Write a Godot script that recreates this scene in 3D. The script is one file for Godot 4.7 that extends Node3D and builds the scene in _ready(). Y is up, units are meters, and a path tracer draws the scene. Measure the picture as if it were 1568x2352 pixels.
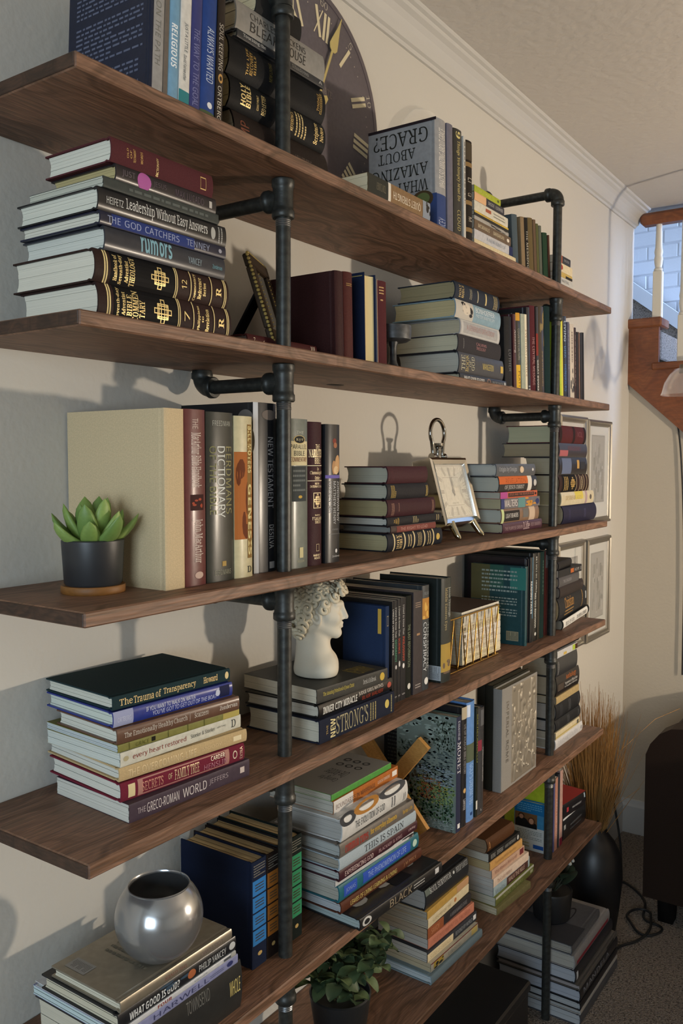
extends Node3D
# A wall of pipe-and-plank shelving full of books, seen along the wall towards a stair.

const S1 := 2.0706      # tops of the six boards, from the top one down
const S2 := 1.7750
const S3 := 1.4141
const S4 := 1.1031
const S5 := 0.7556
const S6 := 0.4499
const DEPTH := 0.262
const THICK := 0.0195
const LEN := 2.0
const PIPE_X := [0.4473, 1.6654]
const PIPE_Z := 0.212
const CEIL := 2.672
const FAR := 3.1

const SILVER_TOP := 0.1360
const BUST_TOP := 0.0925
const FLOOR_TOP := 0.1976
const FLOOR := -0.035
const KNOT_X := 0.805
const KNOT_Z := 0.064
const LAMP_COLOR := Color(1.0, 0.93, 0.84)
const LAMP_ENERGY := 1.65


var names := {}
var mats := {}
var tx := {}
var fonts := {}
var glyphs := {}
var rng := RandomNumberGenerator.new()

func area(called: String, at: Vector3, towards: Vector3, size: Vector2, col: Color, energy: float) -> void:
	var a := AreaLight3D.new()
	a.name = called
	a.area_size = size
	a.light_color = col
	a.light_energy = energy
	a.area_range = 14.0
	a.area_attenuation = 2.0
	a.shadow_enabled = true
	add_child(a)
	a.look_at_from_position(at, at + towards, Vector3.UP if absf(towards.y) < 0.9 else Vector3.RIGHT)

func view() -> void:
	var cam := Camera3D.new()
	cam.name = "camera"
	cam.fov = 61.908
	cam.position = Vector3(-0.6581, 1.5946, 1.0933)
	cam.rotation_degrees = Vector3(-3.3323, -55.2924, 0.0457)
	cam.near = 0.02
	cam.far = 60.0
	add_child(cam)
	cam.current = true
	var we := WorldEnvironment.new()
	we.name = "surroundings"
	var env := Environment.new()
	env.background_mode = Environment.BG_SKY
	var sky := Sky.new()
	var sm := ProceduralSkyMaterial.new()
	sm.sky_top_color = Color(0.5, 0.62, 0.8)
	sm.sky_horizon_color = Color(0.78, 0.84, 0.9)
	sm.ground_bottom_color = Color(0.3, 0.31, 0.28)
	sm.ground_horizon_color = Color(0.6, 0.64, 0.66)
	sky.sky_material = sm
	env.sky = sky
	env.tonemap_mode = Environment.TONE_MAPPER_LINEAR
	env.tonemap_exposure = 2.1
	env.ambient_light_source = Environment.AMBIENT_SOURCE_SKY
	env.sdfgi_enabled = true
	env.ssao_enabled = true
	env.ssil_enabled = true
	we.environment = env
	add_child(we)
	# daylight through the side window and down the stairwell
	area("window_light", Vector3(-2.98, 1.575, 1.7), Vector3(1, 0, 0), Vector2(1.5, 1.35), Color(0.86, 0.94, 1.0), 3.3)
	area("stairwell_window_light", Vector3(3.75, 2.9, 2.9), Vector3(0, 0, -1), Vector2(0.8, 1.2), Color(0.68, 0.8, 1.0), 9.0)

func _ready() -> void:
	view()
	make_textures()
	setting()
	stair()
	shelving()
	lamp()
	dining_table()
	sofa()
	pendant()
	books()
	wall_clock()
	table_clock()
	for e in [[2.38, 1.36, "beside the third shelf nearer the pipe", 1], [2.675, 1.355, "beside the third shelf nearer the stair", 2], [2.38, 0.9, "beside the fourth shelf nearer the pipe", 3], [2.69, 0.895, "beside the fourth shelf nearer the stair", 4]]:
		framed("framed_print", "silver framed street photograph on the wall %s" % e[2], Vector3(e[0], e[1], 0.0015), 0.29, 0.405, "silver framed street photographs", e[3])
	beaded_frame()
	candle_holder()
	succulent()
	votive()
	bust()
	glassware()
	wire_basket()
	x_stand()
	relief_set()
	leafy_plant()
	grass_vase()
	floor_pot()
	floor_chest()
	cord("power_cord", "black power cord looped on the carpet by the armchair", [Vector3(2.88, 0.2, 0.03), Vector3(2.81, FLOOR + 0.02, 0.09), Vector3(2.7, FLOOR + 0.006, 0.088), Vector3(2.622, FLOOR + 0.006, 0.131), Vector3(2.605, FLOOR + 0.006, 0.175), Vector3(2.56, FLOOR + 0.006, 0.23), Vector3(2.508, FLOOR + 0.006, 0.266), Vector3(2.465, FLOOR + 0.006, 0.28), Vector3(2.385, FLOOR + 0.006, 0.3), Vector3(2.36, FLOOR + 0.006, 0.365), Vector3(2.303, FLOOR + 0.006, 0.358), Vector3(2.279, FLOOR + 0.006, 0.315), Vector3(2.322, FLOOR + 0.014, 0.268), Vector3(2.366, FLOOR + 0.014, 0.245), Vector3(2.42, FLOOR + 0.014, 0.262), Vector3(2.43, FLOOR + 0.014, 0.3), Vector3(2.385, FLOOR + 0.014, 0.322), Vector3(2.3, FLOOR + 0.014, 0.338), Vector3(2.231, FLOOR + 0.006, 0.319), Vector3(2.17, FLOOR + 0.006, 0.285), Vector3(2.1, FLOOR + 0.006, 0.26), Vector3(2.05, FLOOR + 0.006, 0.2)], 0.0045, "141416")
	cord("lamp_cord", "thin black cord hanging below the stair stringer", [Vector3(3.09, 1.79, 0.2), Vector3(3.088, 1.6, 0.225), Vector3(3.086, 1.2, 0.245), Vector3(3.085, 0.7, 0.25)], 0.0035, "1a1a1a")

# ---------------------------------------------------------------- naming
func numbered(n: String) -> String:
	var k: int = names.get(n, 0)
	names[n] = k + 1
	return n if k == 0 else "%s_%03d" % [n, k]

func thing(called: String, label: String, category: String, at := Vector3.ZERO, turn := 0.0, group := "") -> Node3D:
	var o := Node3D.new()
	o.name = numbered(called)
	add_child(o)
	o.position = at
	o.rotation.y = turn
	o.set_meta("label", label)
	o.set_meta("category", category)
	if group: o.set_meta("group", group)
	return o

func part(parent: Node, called: String, mesh: Mesh, m: Material, xf := Transform3D.IDENTITY) -> MeshInstance3D:
	var o := MeshInstance3D.new()
	o.name = called
	o.mesh = mesh
	o.material_override = m
	o.transform = xf
	o.cast_shadow = GeometryInstance3D.SHADOW_CASTING_SETTING_ON
	parent.add_child(o, true)
	return o

func struct(called: String, label: String, mesh: Mesh, m: Material, at := Vector3.ZERO) -> MeshInstance3D:
	var o := part(self, called, mesh, m, Transform3D(Basis.IDENTITY, at))
	o.set_meta("kind", "structure")
	o.set_meta("label", label)
	return o

# ---------------------------------------------------------------- shapes
func tool() -> SurfaceTool:
	var st := SurfaceTool.new()
	st.begin(Mesh.PRIMITIVE_TRIANGLES)
	st.set_smooth_group(-1)
	return st

func done(st: SurfaceTool) -> ArrayMesh:
	st.generate_normals()
	return st.commit()

func tri(st: SurfaceTool, a: Vector3, b: Vector3, c: Vector3) -> void:   # given counter-clockwise from outside
	st.add_vertex(a); st.add_vertex(c); st.add_vertex(b)

func quad(st: SurfaceTool, a: Vector3, b: Vector3, c: Vector3, d: Vector3) -> void:
	tri(st, a, b, c); tri(st, a, c, d)

func quad_out(st: SurfaceTool, a: Vector3, b: Vector3, c: Vector3, d: Vector3, out: Vector3) -> void:
	if (b - a).cross(c - a).dot(out) >= 0: quad(st, a, b, c, d)
	else: quad(st, d, c, b, a)

func box(st: SurfaceTool, at: Vector3, size: Vector3, b := 0.0, xf := Transform3D.IDENTITY) -> void:
	var h := size / 2
	var pt := func(s: Vector3, face: int) -> Vector3:
		var q := s * (h - Vector3.ONE * b)
		q[face] = s[face] * h[face]
		return xf * (at + q)
	st.set_smooth_group(-1)
	for a in 3:
		var u := (a + 1) % 3
		var v := (a + 2) % 3
		for s in [-1.0, 1.0]:
			var c := []
			for k in [[-1, -1], [1, -1], [1, 1], [-1, 1]]:
				var q := Vector3.ZERO
				q[a] = s; q[u] = k[0]; q[v] = k[1]
				c.append(pt.call(q, a))
			var n := Vector3.ZERO
			n[a] = s
			quad_out(st, c[0], c[1], c[2], c[3], xf.basis * n)
	if b <= 0: return
	for a in 3:
		var u := (a + 1) % 3
		var w := (a + 2) % 3
		for s in [-1.0, 1.0]:
			for t in [-1.0, 1.0]:
				var p := Vector3.ZERO
				p[a] = s; p[u] = t; p[w] = -1
				var q := p
				q[w] = 1
				var n := p
				n[w] = 0
				quad_out(st, pt.call(p, a), pt.call(q, a), pt.call(q, u), pt.call(p, u), xf.basis * n)
	for sx in [-1.0, 1.0]:
		for sy in [-1.0, 1.0]:
			for sz in [-1.0, 1.0]:
				var s := Vector3(sx, sy, sz)
				var p0: Vector3 = pt.call(s, 0)
				var p1: Vector3 = pt.call(s, 1)
				var p2: Vector3 = pt.call(s, 2)
				if (p1 - p0).cross(p2 - p0).dot(xf.basis * s) >= 0: tri(st, p0, p1, p2)
				else: tri(st, p0, p2, p1)

func box_mesh(size: Vector3, b := 0.0, at := Vector3.ZERO) -> ArrayMesh:
	var st := tool()
	box(st, at, size, b)
	return done(st)

func tube(st: SurfaceTool, pts: Array, r, sides := 10, caps := true) -> void:
	var n := pts.size()
	var dir: Vector3 = (pts[1] - pts[0]).normalized()
	var side := dir.cross(Vector3.UP if absf(dir.y) < 0.9 else Vector3.RIGHT).normalized()
	var rings := []
	for i in n:
		var t: Vector3 = (pts[mini(i + 1, n - 1)] - pts[maxi(i - 1, 0)])
		t = t.normalized() if t.length() > 1e-9 else dir
		side = (side - t * side.dot(t)).normalized()
		var up := t.cross(side)
		var rr: float = r[i] if r is Array else r
		var ring := []
		for k in sides:
			var a := TAU * k / sides
			ring.append(pts[i] + (side * cos(a) + up * sin(a)) * rr)
		rings.append(ring)
	st.set_smooth_group(1)
	for i in n - 1:
		for k in sides:
			var k2 := (k + 1) % sides
			quad_out(st, rings[i][k], rings[i][k2], rings[i + 1][k2], rings[i + 1][k], (rings[i][k] + rings[i + 1][k2]) / 2 - (pts[i] + pts[i + 1]) / 2)
	st.set_smooth_group(-1)
	if caps:
		for e in [0, n - 1]:
			var out: Vector3 = (pts[0] - pts[1]) if e == 0 else (pts[n - 1] - pts[n - 2])
			for k in range(1, sides - 1):
				var a: Vector3 = rings[e][0]
				var b: Vector3 = rings[e][k]
				var c: Vector3 = rings[e][k + 1]
				if (b - a).cross(c - a).dot(out) >= 0: tri(st, a, b, c)
				else: tri(st, a, c, b)

func tube_mesh(pts: Array, r, sides := 10) -> ArrayMesh:
	var st := tool()
	tube(st, pts, r, sides)
	return done(st)

# profile of [radius, height] pairs from bottom to top (outside), turned about the local y axis
func lathe(st: SurfaceTool, prof: Array, seg := 32, xf := Transform3D.IDENTITY) -> void:
	var g := 2
	for i in prof.size() - 1:
		if i > 0:
			var d0 := Vector2(prof[i][0] - prof[i - 1][0], prof[i][1] - prof[i - 1][1])
			var d1 := Vector2(prof[i + 1][0] - prof[i][0], prof[i + 1][1] - prof[i][1])
			if absf(d0.angle_to(d1)) > 0.75: g += 1
		st.set_smooth_group(g)
		for k in seg:
			var a := TAU * k / seg
			var b := TAU * (k + 1) / seg
			var ca := Vector3(cos(a), 0, sin(a))
			var cb := Vector3(cos(b), 0, sin(b))
			var p0: Vector3 = xf * (ca * prof[i][0] + Vector3.UP * prof[i][1])
			var p1: Vector3 = xf * (cb * prof[i][0] + Vector3.UP * prof[i][1])
			var p2: Vector3 = xf * (cb * prof[i + 1][0] + Vector3.UP * prof[i + 1][1])
			var p3: Vector3 = xf * (ca * prof[i + 1][0] + Vector3.UP * prof[i + 1][1])
			if prof[i][0] < 1e-6: tri(st, p0, p3, p2)
			elif prof[i + 1][0] < 1e-6: tri(st, p0, p3, p1)
			else: quad(st, p0, p3, p2, p1)
	st.set_smooth_group(-1)

func lathe_mesh(prof: Array, seg := 32) -> ArrayMesh:
	var st := tool()
	lathe(st, prof, seg)
	return done(st)

# polygon in the local xy plane, drawn out along z from 0 to depth
func extrude(st: SurfaceTool, poly: PackedVector2Array, depth: float, xf := Transform3D.IDENTITY) -> void:
	if Geometry2D.is_polygon_clockwise(poly): poly.reverse()
	var idx := Geometry2D.triangulate_polygon(poly)
	var f := func(p: Vector2, z: float) -> Vector3: return xf * Vector3(p.x, p.y, z)
	for i in range(0, idx.size(), 3):
		var a := poly[idx[i]]
		var b := poly[idx[i + 1]]
		var c := poly[idx[i + 2]]
		if (b - a).cross(c - a) < 0:
			var t := b
			b = c
			c = t
		tri(st, f.call(a, depth), f.call(b, depth), f.call(c, depth))
		tri(st, f.call(a, 0.0), f.call(c, 0.0), f.call(b, 0.0))
	for i in poly.size():
		var p := poly[i]
		var q := poly[(i + 1) % poly.size()]
		quad(st, f.call(p, 0.0), f.call(q, 0.0), f.call(q, depth), f.call(p, depth))

func extrude_mesh(pts: Array, depth: float, xf := Transform3D.IDENTITY) -> ArrayMesh:
	var st := tool()
	extrude(st, PackedVector2Array(pts), depth, xf)
	return done(st)

func turn_to(x: Vector3, y: Vector3, z: Vector3, at := Vector3.ZERO) -> Transform3D:
	return Transform3D(Basis(x, y, z), at)

# ---------------------------------------------------------------- textures and materials
func noise_image(w: int, h: int, freq: float, seed_: int, oct := 4, kind := FastNoiseLite.TYPE_SIMPLEX_SMOOTH) -> Image:
	var n := FastNoiseLite.new()
	n.noise_type = kind
	n.frequency = freq
	n.seed = seed_
	n.fractal_octaves = oct
	var im := n.get_seamless_image(w, h)
	im.convert(Image.FORMAT_L8)
	return im

func as_normal(im: Image, strength: float) -> ImageTexture:
	var c: Image = im.duplicate()
	c.convert(Image.FORMAT_RGBA8)
	c.bump_map_to_normal_map(strength)
	c.generate_mipmaps()
	return ImageTexture.create_from_image(c)

# grey picture whose values run between lo and hi
func tone(im: Image, lo: float, hi: float, gamma := 1.0) -> ImageTexture:
	var out := Image.create(im.get_width(), im.get_height(), false, Image.FORMAT_RGB8)
	for y in im.get_height():
		for x in im.get_width():
			var v := lerpf(lo, hi, pow(im.get_pixel(x, y).r, gamma))
			out.set_pixel(x, y, Color(v, v, v))
	return ImageTexture.create_from_image(out)

func ramp(im: Image, fine: Image, stops: Array, fine_amount: float) -> ImageTexture:
	var g := Gradient.new()
	g.offsets = PackedFloat32Array()
	g.colors = PackedColorArray()
	var offs := PackedFloat32Array()
	var cols := PackedColorArray()
	for s in stops:
		offs.append(s[0])
		cols.append(Color(s[1]))
	g.offsets = offs
	g.colors = cols
	var w := im.get_width()
	var h := im.get_height()
	var out := Image.create(w, h, false, Image.FORMAT_RGB8)
	for y in h:
		for x in w:
			var c := g.sample(im.get_pixel(x, y).r)
			var f := 1.0 + (fine.get_pixel(x % fine.get_width(), y % fine.get_height()).r - 0.5) * fine_amount
			out.set_pixel(x, y, Color(minf(c.r * f, 1), minf(c.g * f, 1), minf(c.b * f, 1)))
	return ImageTexture.create_from_image(out)

func make_textures() -> void:
	var cloth := noise_image(256, 256, 0.18, 11, 2)
	tx.cloth = as_normal(cloth, 3.0)
	var grainy := noise_image(256, 256, 0.05, 5, 5)
	tx.mottle = tone(grainy, 0.9, 1.0)
	tx.leather = as_normal(noise_image(256, 256, 0.09, 21, 3, FastNoiseLite.TYPE_CELLULAR), 4.0)
	tx.smudge = tone(noise_image(256, 256, 0.02, 31, 5), 0.25, 0.62)
	# wood: long streaks with a slow bend in them
	var streak := noise_image(48, 512, 0.03, 41, 5)
	streak.resize(768, 512, Image.INTERPOLATE_CUBIC)
	var fibre := noise_image(96, 512, 0.16, 43, 3)
	fibre.resize(768, 512, Image.INTERPOLATE_CUBIC)
	var bend := noise_image(768, 512, 0.006, 47, 2)
	var bent := Image.create(768, 512, false, Image.FORMAT_L8)
	for y in 512:
		for x in 768:
			var v: float = streak.get_pixel(x, (y + int(bend.get_pixel(x, y).r * 150.0)) % 512).r
			bent.set_pixel(x, y, Color(v, v, v))
	tx.wood = ramp(bent, fibre, [[0.0, "4c3624"], [0.3, "644733"], [0.5, "735441"], [0.7, "7e5d48"], [0.85, "6a503d"], [1.0, "503b2b"]], 0.42)
	tx.oak = ramp(bent, fibre, [[0.0, "66381f"], [0.45, "764324"], [0.7, "7c4a29"], [1.0, "6b3c21"]], 0.22)
	tx.pine = ramp(bent, fibre, [[0.0, "ad7d3d"], [0.5, "b68644"], [1.0, "bd8f4f"]], 0.2)
	tx.grain_n = as_normal(fibre, 1.6)
	# page edges: fine lines along the leaves
	var lines := Image.create(8, 256, false, Image.FORMAT_RGB8)
	rng.seed = 3
	for y in 256:
		var v := 1.0 - 0.13 * pow(rng.randf(), 3.0) - (0.015 if y % 5 == 0 else 0.0)
		for x in 8:
			var w := v - rng.randf() * 0.03
			lines.set_pixel(x, y, Color(w, w, w))
	tx.pages = ImageTexture.create_from_image(lines)
	tx.plaster = as_normal(noise_image(512, 512, 0.05, 61, 4), 2.2)
	tx.knock = as_normal(noise_image(512, 512, 0.035, 63, 4), 7.0)
	tx.iron = as_normal(noise_image(256, 256, 0.08, 65, 4), 3.0)
	tx.iron_tone = tone(noise_image(256, 256, 0.03, 67, 5), 0.55, 1.0)
	var pile := noise_image(512, 512, 0.12, 71, 4)
	var flecks := noise_image(512, 512, 0.07, 73, 2)
	tx.carpet = ramp(flecks, pile, [[0.0, "443c35"], [0.25, "62584f"], [0.34, "80756a"], [1.0, "90857a"]], 0.5)
	tx.carpet_n = as_normal(pile, 9.0)

func base_mat(hex: String, rough: float) -> StandardMaterial3D:
	var m := StandardMaterial3D.new()
	m.albedo_color = Color(hex)
	m.roughness = rough
	return m

func tri_map(m: StandardMaterial3D, scale: Vector3) -> void:
	m.uv1_triplanar = true
	m.uv1_scale = scale

func bump(m: StandardMaterial3D, t: Texture2D, amount: float) -> void:
	m.normal_enabled = true
	m.normal_texture = t
	m.normal_scale = amount

# one material per finish and colour
func mat(style: String, hex := "ffffff") -> StandardMaterial3D:
	var key := style + hex
	if mats.has(key): return mats[key]
	var m := base_mat(hex, 0.6)
	if style in ["cloth", "leather", "jacket", "paper", "ink"]:   # dyes and printing inks are never quite pure
		var grey := m.albedo_color.get_luminance()
		m.albedo_color = m.albedo_color.lerp(Color(grey, grey, grey), 0.14)
	match style:
		"cloth":
			m.roughness = 0.85
			m.metallic_specular = 0.25
			m.albedo_texture = tx.mottle
			bump(m, tx.cloth, 0.18)
			tri_map(m, Vector3.ONE * 26)
		"leather":
			m.roughness = 0.52
			m.metallic_specular = 0.22
			m.albedo_texture = tx.mottle
			bump(m, tx.leather, 0.3)
			tri_map(m, Vector3.ONE * 16)
		"jacket":
			m.roughness = 0.34
			m.albedo_texture = tx.mottle
			bump(m, tx.plaster, 0.05)
			tri_map(m, Vector3.ONE * 5)
			m.clearcoat_enabled = true
			m.metallic_specular = 0.3
			m.clearcoat = 0.2
			m.clearcoat_roughness = 0.2
		"paper":
			m.roughness = 0.5
			m.metallic_specular = 0.3
			m.albedo_texture = tx.mottle
			bump(m, tx.plaster, 0.06)
			tri_map(m, Vector3.ONE * 6)
		"pages":
			m.roughness = 0.9
			m.albedo_texture = tx.pages
		"ink":
			m.roughness = 0.6
			m.metallic_specular = 0.22
		"foil":
			m.roughness = 0.42
			m.metallic = 0.3
		"wood":
			m.albedo_texture = tx.wood
			m.roughness = 0.55
			bump(m, tx.grain_n, 0.35)
			tri_map(m, Vector3(0.75, 2.6, 2.6))
			m.uv1_world_triplanar = true
		"oak":
			m.albedo_texture = tx.oak
			m.roughness = 0.4
			tri_map(m, Vector3(2.5, 1.2, 1.2))
		"pine":
			m.albedo_texture = tx.pine
			m.roughness = 0.55
			tri_map(m, Vector3(2.5, 6, 6))
		"iron":
			m.albedo_texture = tx.iron_tone
			m.roughness = 0.42
			m.metallic = 0.35
			bump(m, tx.iron, 0.12)
			tri_map(m, Vector3.ONE * 9)
		"chrome":
			m.metallic = 1.0
			m.roughness = 0.1
		"brushed":
			m.metallic = 0.9
			m.roughness = 0.34
		"silver":
			m.metallic = 0.6
			m.roughness = 0.36
			m.albedo_texture = tx.mottle
			tri_map(m, Vector3.ONE * 4)
		"relief":
			m.metallic = 0.6
			m.roughness = 0.5
		"paint":
			m.roughness = 0.8
			bump(m, tx.plaster, 0.22)
			tri_map(m, Vector3.ONE * 2.2)
			m.uv1_world_triplanar = true
		"trim":
			m.roughness = 0.45
		"ceiling":
			m.roughness = 0.9
			bump(m, tx.knock, 0.2)
			tri_map(m, Vector3.ONE * 1.6)
			m.uv1_world_triplanar = true
		"carpet":
			m.albedo_texture = tx.carpet
			m.roughness = 1.0
			bump(m, tx.carpet_n, 0.8)
			tri_map(m, Vector3.ONE * 2.4)
			m.uv1_world_triplanar = true
		"plaster":
			m.roughness = 0.62
			bump(m, tx.plaster, 0.1)
			tri_map(m, Vector3.ONE * 8)
		"ceramic":
			m.roughness = 0.42
			bump(m, tx.plaster, 0.08)
			tri_map(m, Vector3.ONE * 5)
		"leaf":
			m.roughness = 0.5
			m.albedo_texture = tx.mottle
			m.backlight_enabled = true
			m.backlight = Color(hex) * 0.35
			tri_map(m, Vector3.ONE * 12)
		"straw":
			m.roughness = 0.8
			m.albedo_texture = tx.mottle
			tri_map(m, Vector3.ONE * 30)
		"glass":
			m.roughness = 0.02
			m.transparency = BaseMaterial3D.TRANSPARENCY_ALPHA
			m.albedo_color = Color(Color(hex), 0.12)
		"rubber":
			m.roughness = 0.55
	m.resource_name = style
	mats[key] = m
	return m

func seen_metal(style: String) -> bool:
	return style == "leather" or style == "cloth"

# ---------------------------------------------------------------- lettering
func font(kind: String) -> Font:
	if not fonts.has(kind):
		var f := SystemFont.new()
		f.font_names = PackedStringArray(["Droid Serif" if kind in ["s", "g"] else "Droid Sans"])
		f.font_weight = 700 if kind in ["b", "g"] else 400
		fonts[kind] = f
	return fonts[kind]

# the flat triangles of a word, squeezed into the unit square
func word(text: String, kind: String) -> PackedVector2Array:
	var key := kind + text
	if glyphs.has(key): return glyphs[key]
	var t := TextMesh.new()
	t.font = font(kind)
	t.font_size = 24
	t.pixel_size = 0.01
	t.depth = 0.0
	t.curve_step = 4.0
	t.text = text
	var out := PackedVector2Array()
	var arr := t.get_mesh_arrays()
	if arr.size() > 0 and arr[Mesh.ARRAY_VERTEX] != null:
		var vs: PackedVector3Array = arr[Mesh.ARRAY_VERTEX]
		var ix: PackedInt32Array = arr[Mesh.ARRAY_INDEX] if arr[Mesh.ARRAY_INDEX] != null else PackedInt32Array(range(vs.size()))
		var lo := Vector2(1e9, 1e9)
		var hi := -lo
		for v in vs:
			lo = lo.min(Vector2(v.x, v.y))
			hi = hi.max(Vector2(v.x, v.y))
		var d := (hi - lo).max(Vector2(1e-6, 1e-6))
		for k in range(0, ix.size(), 3):
			var p := []
			for j in 3: p.append((Vector2(vs[ix[k + j]].x, vs[ix[k + j]].y) - lo) / d)
			if (p[1] - p[0]).cross(p[2] - p[0]) < 0:
				var s = p[1]
				p[1] = p[2]
				p[2] = s
			out.append_array(PackedVector2Array(p))   # counter-clockwise
	glyphs[key] = out
	return out

# ---------------------------------------------------------------- books
# The book lies with its spine towards +z: x along the spine, y through the thickness, z from fore-edge to spine.
func spine_z(y: float, b: Dictionary) -> float:
	return b.hw - b.bulge * pow(minf(absf(y) / b.ht, 1.0), b.power)

func profile(b: Dictionary, inset: float) -> Array:   # (z, y) round the cover from top fore-edge to bottom fore-edge
	var ht: float = b.ht - inset
	var p := [Vector2(-b.hw, ht)]
	if b.hard:
		p.append(Vector2(b.hw - b.bulge - 0.011, ht))
		p.append(Vector2(b.hw - b.bulge - 0.007, ht - 0.0014))
		p.append(Vector2(b.hw - b.bulge - 0.003, ht))
	var n := 10
	for i in n + 1:
		var y := ht * cos(PI * i / n)
		p.append(Vector2(spine_z(y * b.ht / ht, b) - inset, y))
	if b.hard:
		p.append(Vector2(b.hw - b.bulge - 0.003, -ht))
		p.append(Vector2(b.hw - b.bulge - 0.007, -ht + 0.0014))
		p.append(Vector2(b.hw - b.bulge - 0.011, -ht))
	p.append(Vector2(-b.hw, -ht))
	return p

func cover_mesh(b: Dictionary) -> ArrayMesh:
	var st := tool()
	var o := profile(b, 0.0)
	var q := profile(b, b.board)
	var x: float = b.L / 2
	for i in o.size() - 1:
		st.set_smooth_group(3 if absf(o[i].y) < b.ht * 0.97 or absf(o[i + 1].y) < b.ht * 0.97 else -1)
		quad(st, Vector3(-x, o[i].y, o[i].x), Vector3(x, o[i].y, o[i].x), Vector3(x, o[i + 1].y, o[i + 1].x), Vector3(-x, o[i + 1].y, o[i + 1].x))
		st.set_smooth_group(-1)
		quad(st, Vector3(-x, q[i + 1].y, q[i + 1].x), Vector3(x, q[i + 1].y, q[i + 1].x), Vector3(x, q[i].y, q[i].x), Vector3(-x, q[i].y, q[i].x))
		for s in [-x, x]:
			quad_out(st, Vector3(s, o[i].y, o[i].x), Vector3(s, o[i + 1].y, o[i + 1].x), Vector3(s, q[i + 1].y, q[i + 1].x), Vector3(s, q[i].y, q[i].x), Vector3(s, 0, 0))
	for e in [0, o.size() - 1]:
		quad_out(st, Vector3(-x, o[e].y, o[e].x), Vector3(x, o[e].y, o[e].x), Vector3(x, q[e].y, q[e].x), Vector3(-x, q[e].y, q[e].x), Vector3(0, 0, -1))
	return done(st)

func pages_mesh(b: Dictionary) -> ArrayMesh:
	var st := tool()
	var x: float = b.L / 2 - b.over
	var ht: float = b.ht - b.board - 0.0001
	var n := 6
	var sag: float = minf(0.004, b.ht * 0.3) if b.hard else 0.0006
	var rows := []
	for i in n + 1:
		var y := ht * (1.0 - 2.0 * i / n)
		var yy := 2.0 * i / n - 1.0
		rows.append([y, -b.hw + b.over + sag * (1.0 - yy * yy), spine_z(y, b) - b.board - 0.0012])
	var put := func(p: Vector3) -> void:
		st.set_uv(Vector2((p.x + p.z) * 3.0, (p.y + b.ht) / 0.06 + b.seed))
		st.add_vertex(p)
	var qd := func(a: Vector3, c: Vector3, d: Vector3, e: Vector3) -> void:
		for p in [a, d, c, a, e, d]: put.call(p)
	for i in n:
		var r: Array = rows[i]
		var s: Array = rows[i + 1]
		var w := 0.0004 * sin(i * 2.3 + b.seed * 9.0)   # leaves that do not quite line up
		qd.call(Vector3(-x - w, r[0], r[1]), Vector3(-x - w, s[0], s[1]), Vector3(-x - w, s[0], s[2]), Vector3(-x - w, r[0], r[2]))
		qd.call(Vector3(x + w, r[0], r[2]), Vector3(x + w, s[0], s[2]), Vector3(x + w, s[0], s[1]), Vector3(x + w, r[0], r[1]))
		qd.call(Vector3(x, r[0], r[1]), Vector3(x, s[0], s[1]), Vector3(-x, s[0], s[1]), Vector3(-x, r[0], r[1]))
	qd.call(Vector3(-x, ht, rows[0][1]), Vector3(-x, ht, rows[0][2]), Vector3(x, ht, rows[0][2]), Vector3(x, ht, rows[0][1]))
	qd.call(Vector3(-x, -ht, rows[n][2]), Vector3(-x, -ht, rows[n][1]), Vector3(x, -ht, rows[n][1]), Vector3(x, -ht, rows[n][2]))
	return done(st)

# a point of the decoration: u, v run over the face from 0 to 1
func on_face(b: Dictionary, face: String, u: float, v: float, lift: float) -> Vector3:
	match face:
		"T": return Vector3(b.L * (0.5 - v), b.ht + lift, b.hw - u * 2 * b.hw)
		"B": return Vector3(b.L * (0.5 - v), -b.ht - lift, -b.hw + u * 2 * b.hw)
	var y: float = (v * 2 - 1) * b.ht
	return Vector3(b.L * (u - 0.5), y, spine_z(y, b) + lift)

func face_patch(st: SurfaceTool, b: Dictionary, face: String, r: Rect2, lift: float) -> void:
	var n := 8 if face == "S" else 1
	for i in n:
		var v0 := r.position.y + r.size.y * i / n
		var v1 := r.position.y + r.size.y * (i + 1) / n
		quad(st, on_face(b, face, r.position.x, v0, lift), on_face(b, face, r.end.x, v0, lift), on_face(b, face, r.end.x, v1, lift), on_face(b, face, r.position.x, v1, lift))

func face_tris(st: SurfaceTool, b: Dictionary, face: String, r: Rect2, pts: PackedVector2Array, k: int, lift: float) -> void:
	if face == "S": pts = fine_tris(pts, 1 if k % 2 == 0 else 0, 0.17 / maxf(r.size.y, 0.05))
	for i in range(0, pts.size(), 3):
		var q := []
		for j in 3:
			var p := pts[i + j]
			var c := p
			match k:
				1: c = Vector2(1 - p.y, p.x)
				2: c = Vector2(1 - p.x, 1 - p.y)
				3: c = Vector2(p.y, 1 - p.x)
			q.append(on_face(b, face, r.position.x + r.size.x * c.x, r.position.y + r.size.y * c.y, lift))
		tri(st, q[0], q[1], q[2])

# cuts a unit-square triangle until it follows the curve of a spine
func fine_tris(pts: PackedVector2Array, axis: int, most: float) -> PackedVector2Array:
	var out := PackedVector2Array()
	var todo := []
	for i in range(0, pts.size(), 3): todo.append([pts[i], pts[i + 1], pts[i + 2]])
	while todo.size() > 0:
		var t: Array = todo.pop_back()
		var best := 0
		var ext := -1.0
		for k in 3:
			var e := absf(t[k][axis] - t[(k + 1) % 3][axis])
			if e > ext:
				ext = e
				best = k
		if ext <= most:
			for p in t: out.append(p)
			continue
		var a: Vector2 = t[best]
		var b: Vector2 = t[(best + 1) % 3]
		var c: Vector2 = t[(best + 2) % 3]
		var m := (a + b) / 2
		todo.append([a, m, c])
		todo.append([m, b, c])
	return out

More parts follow.
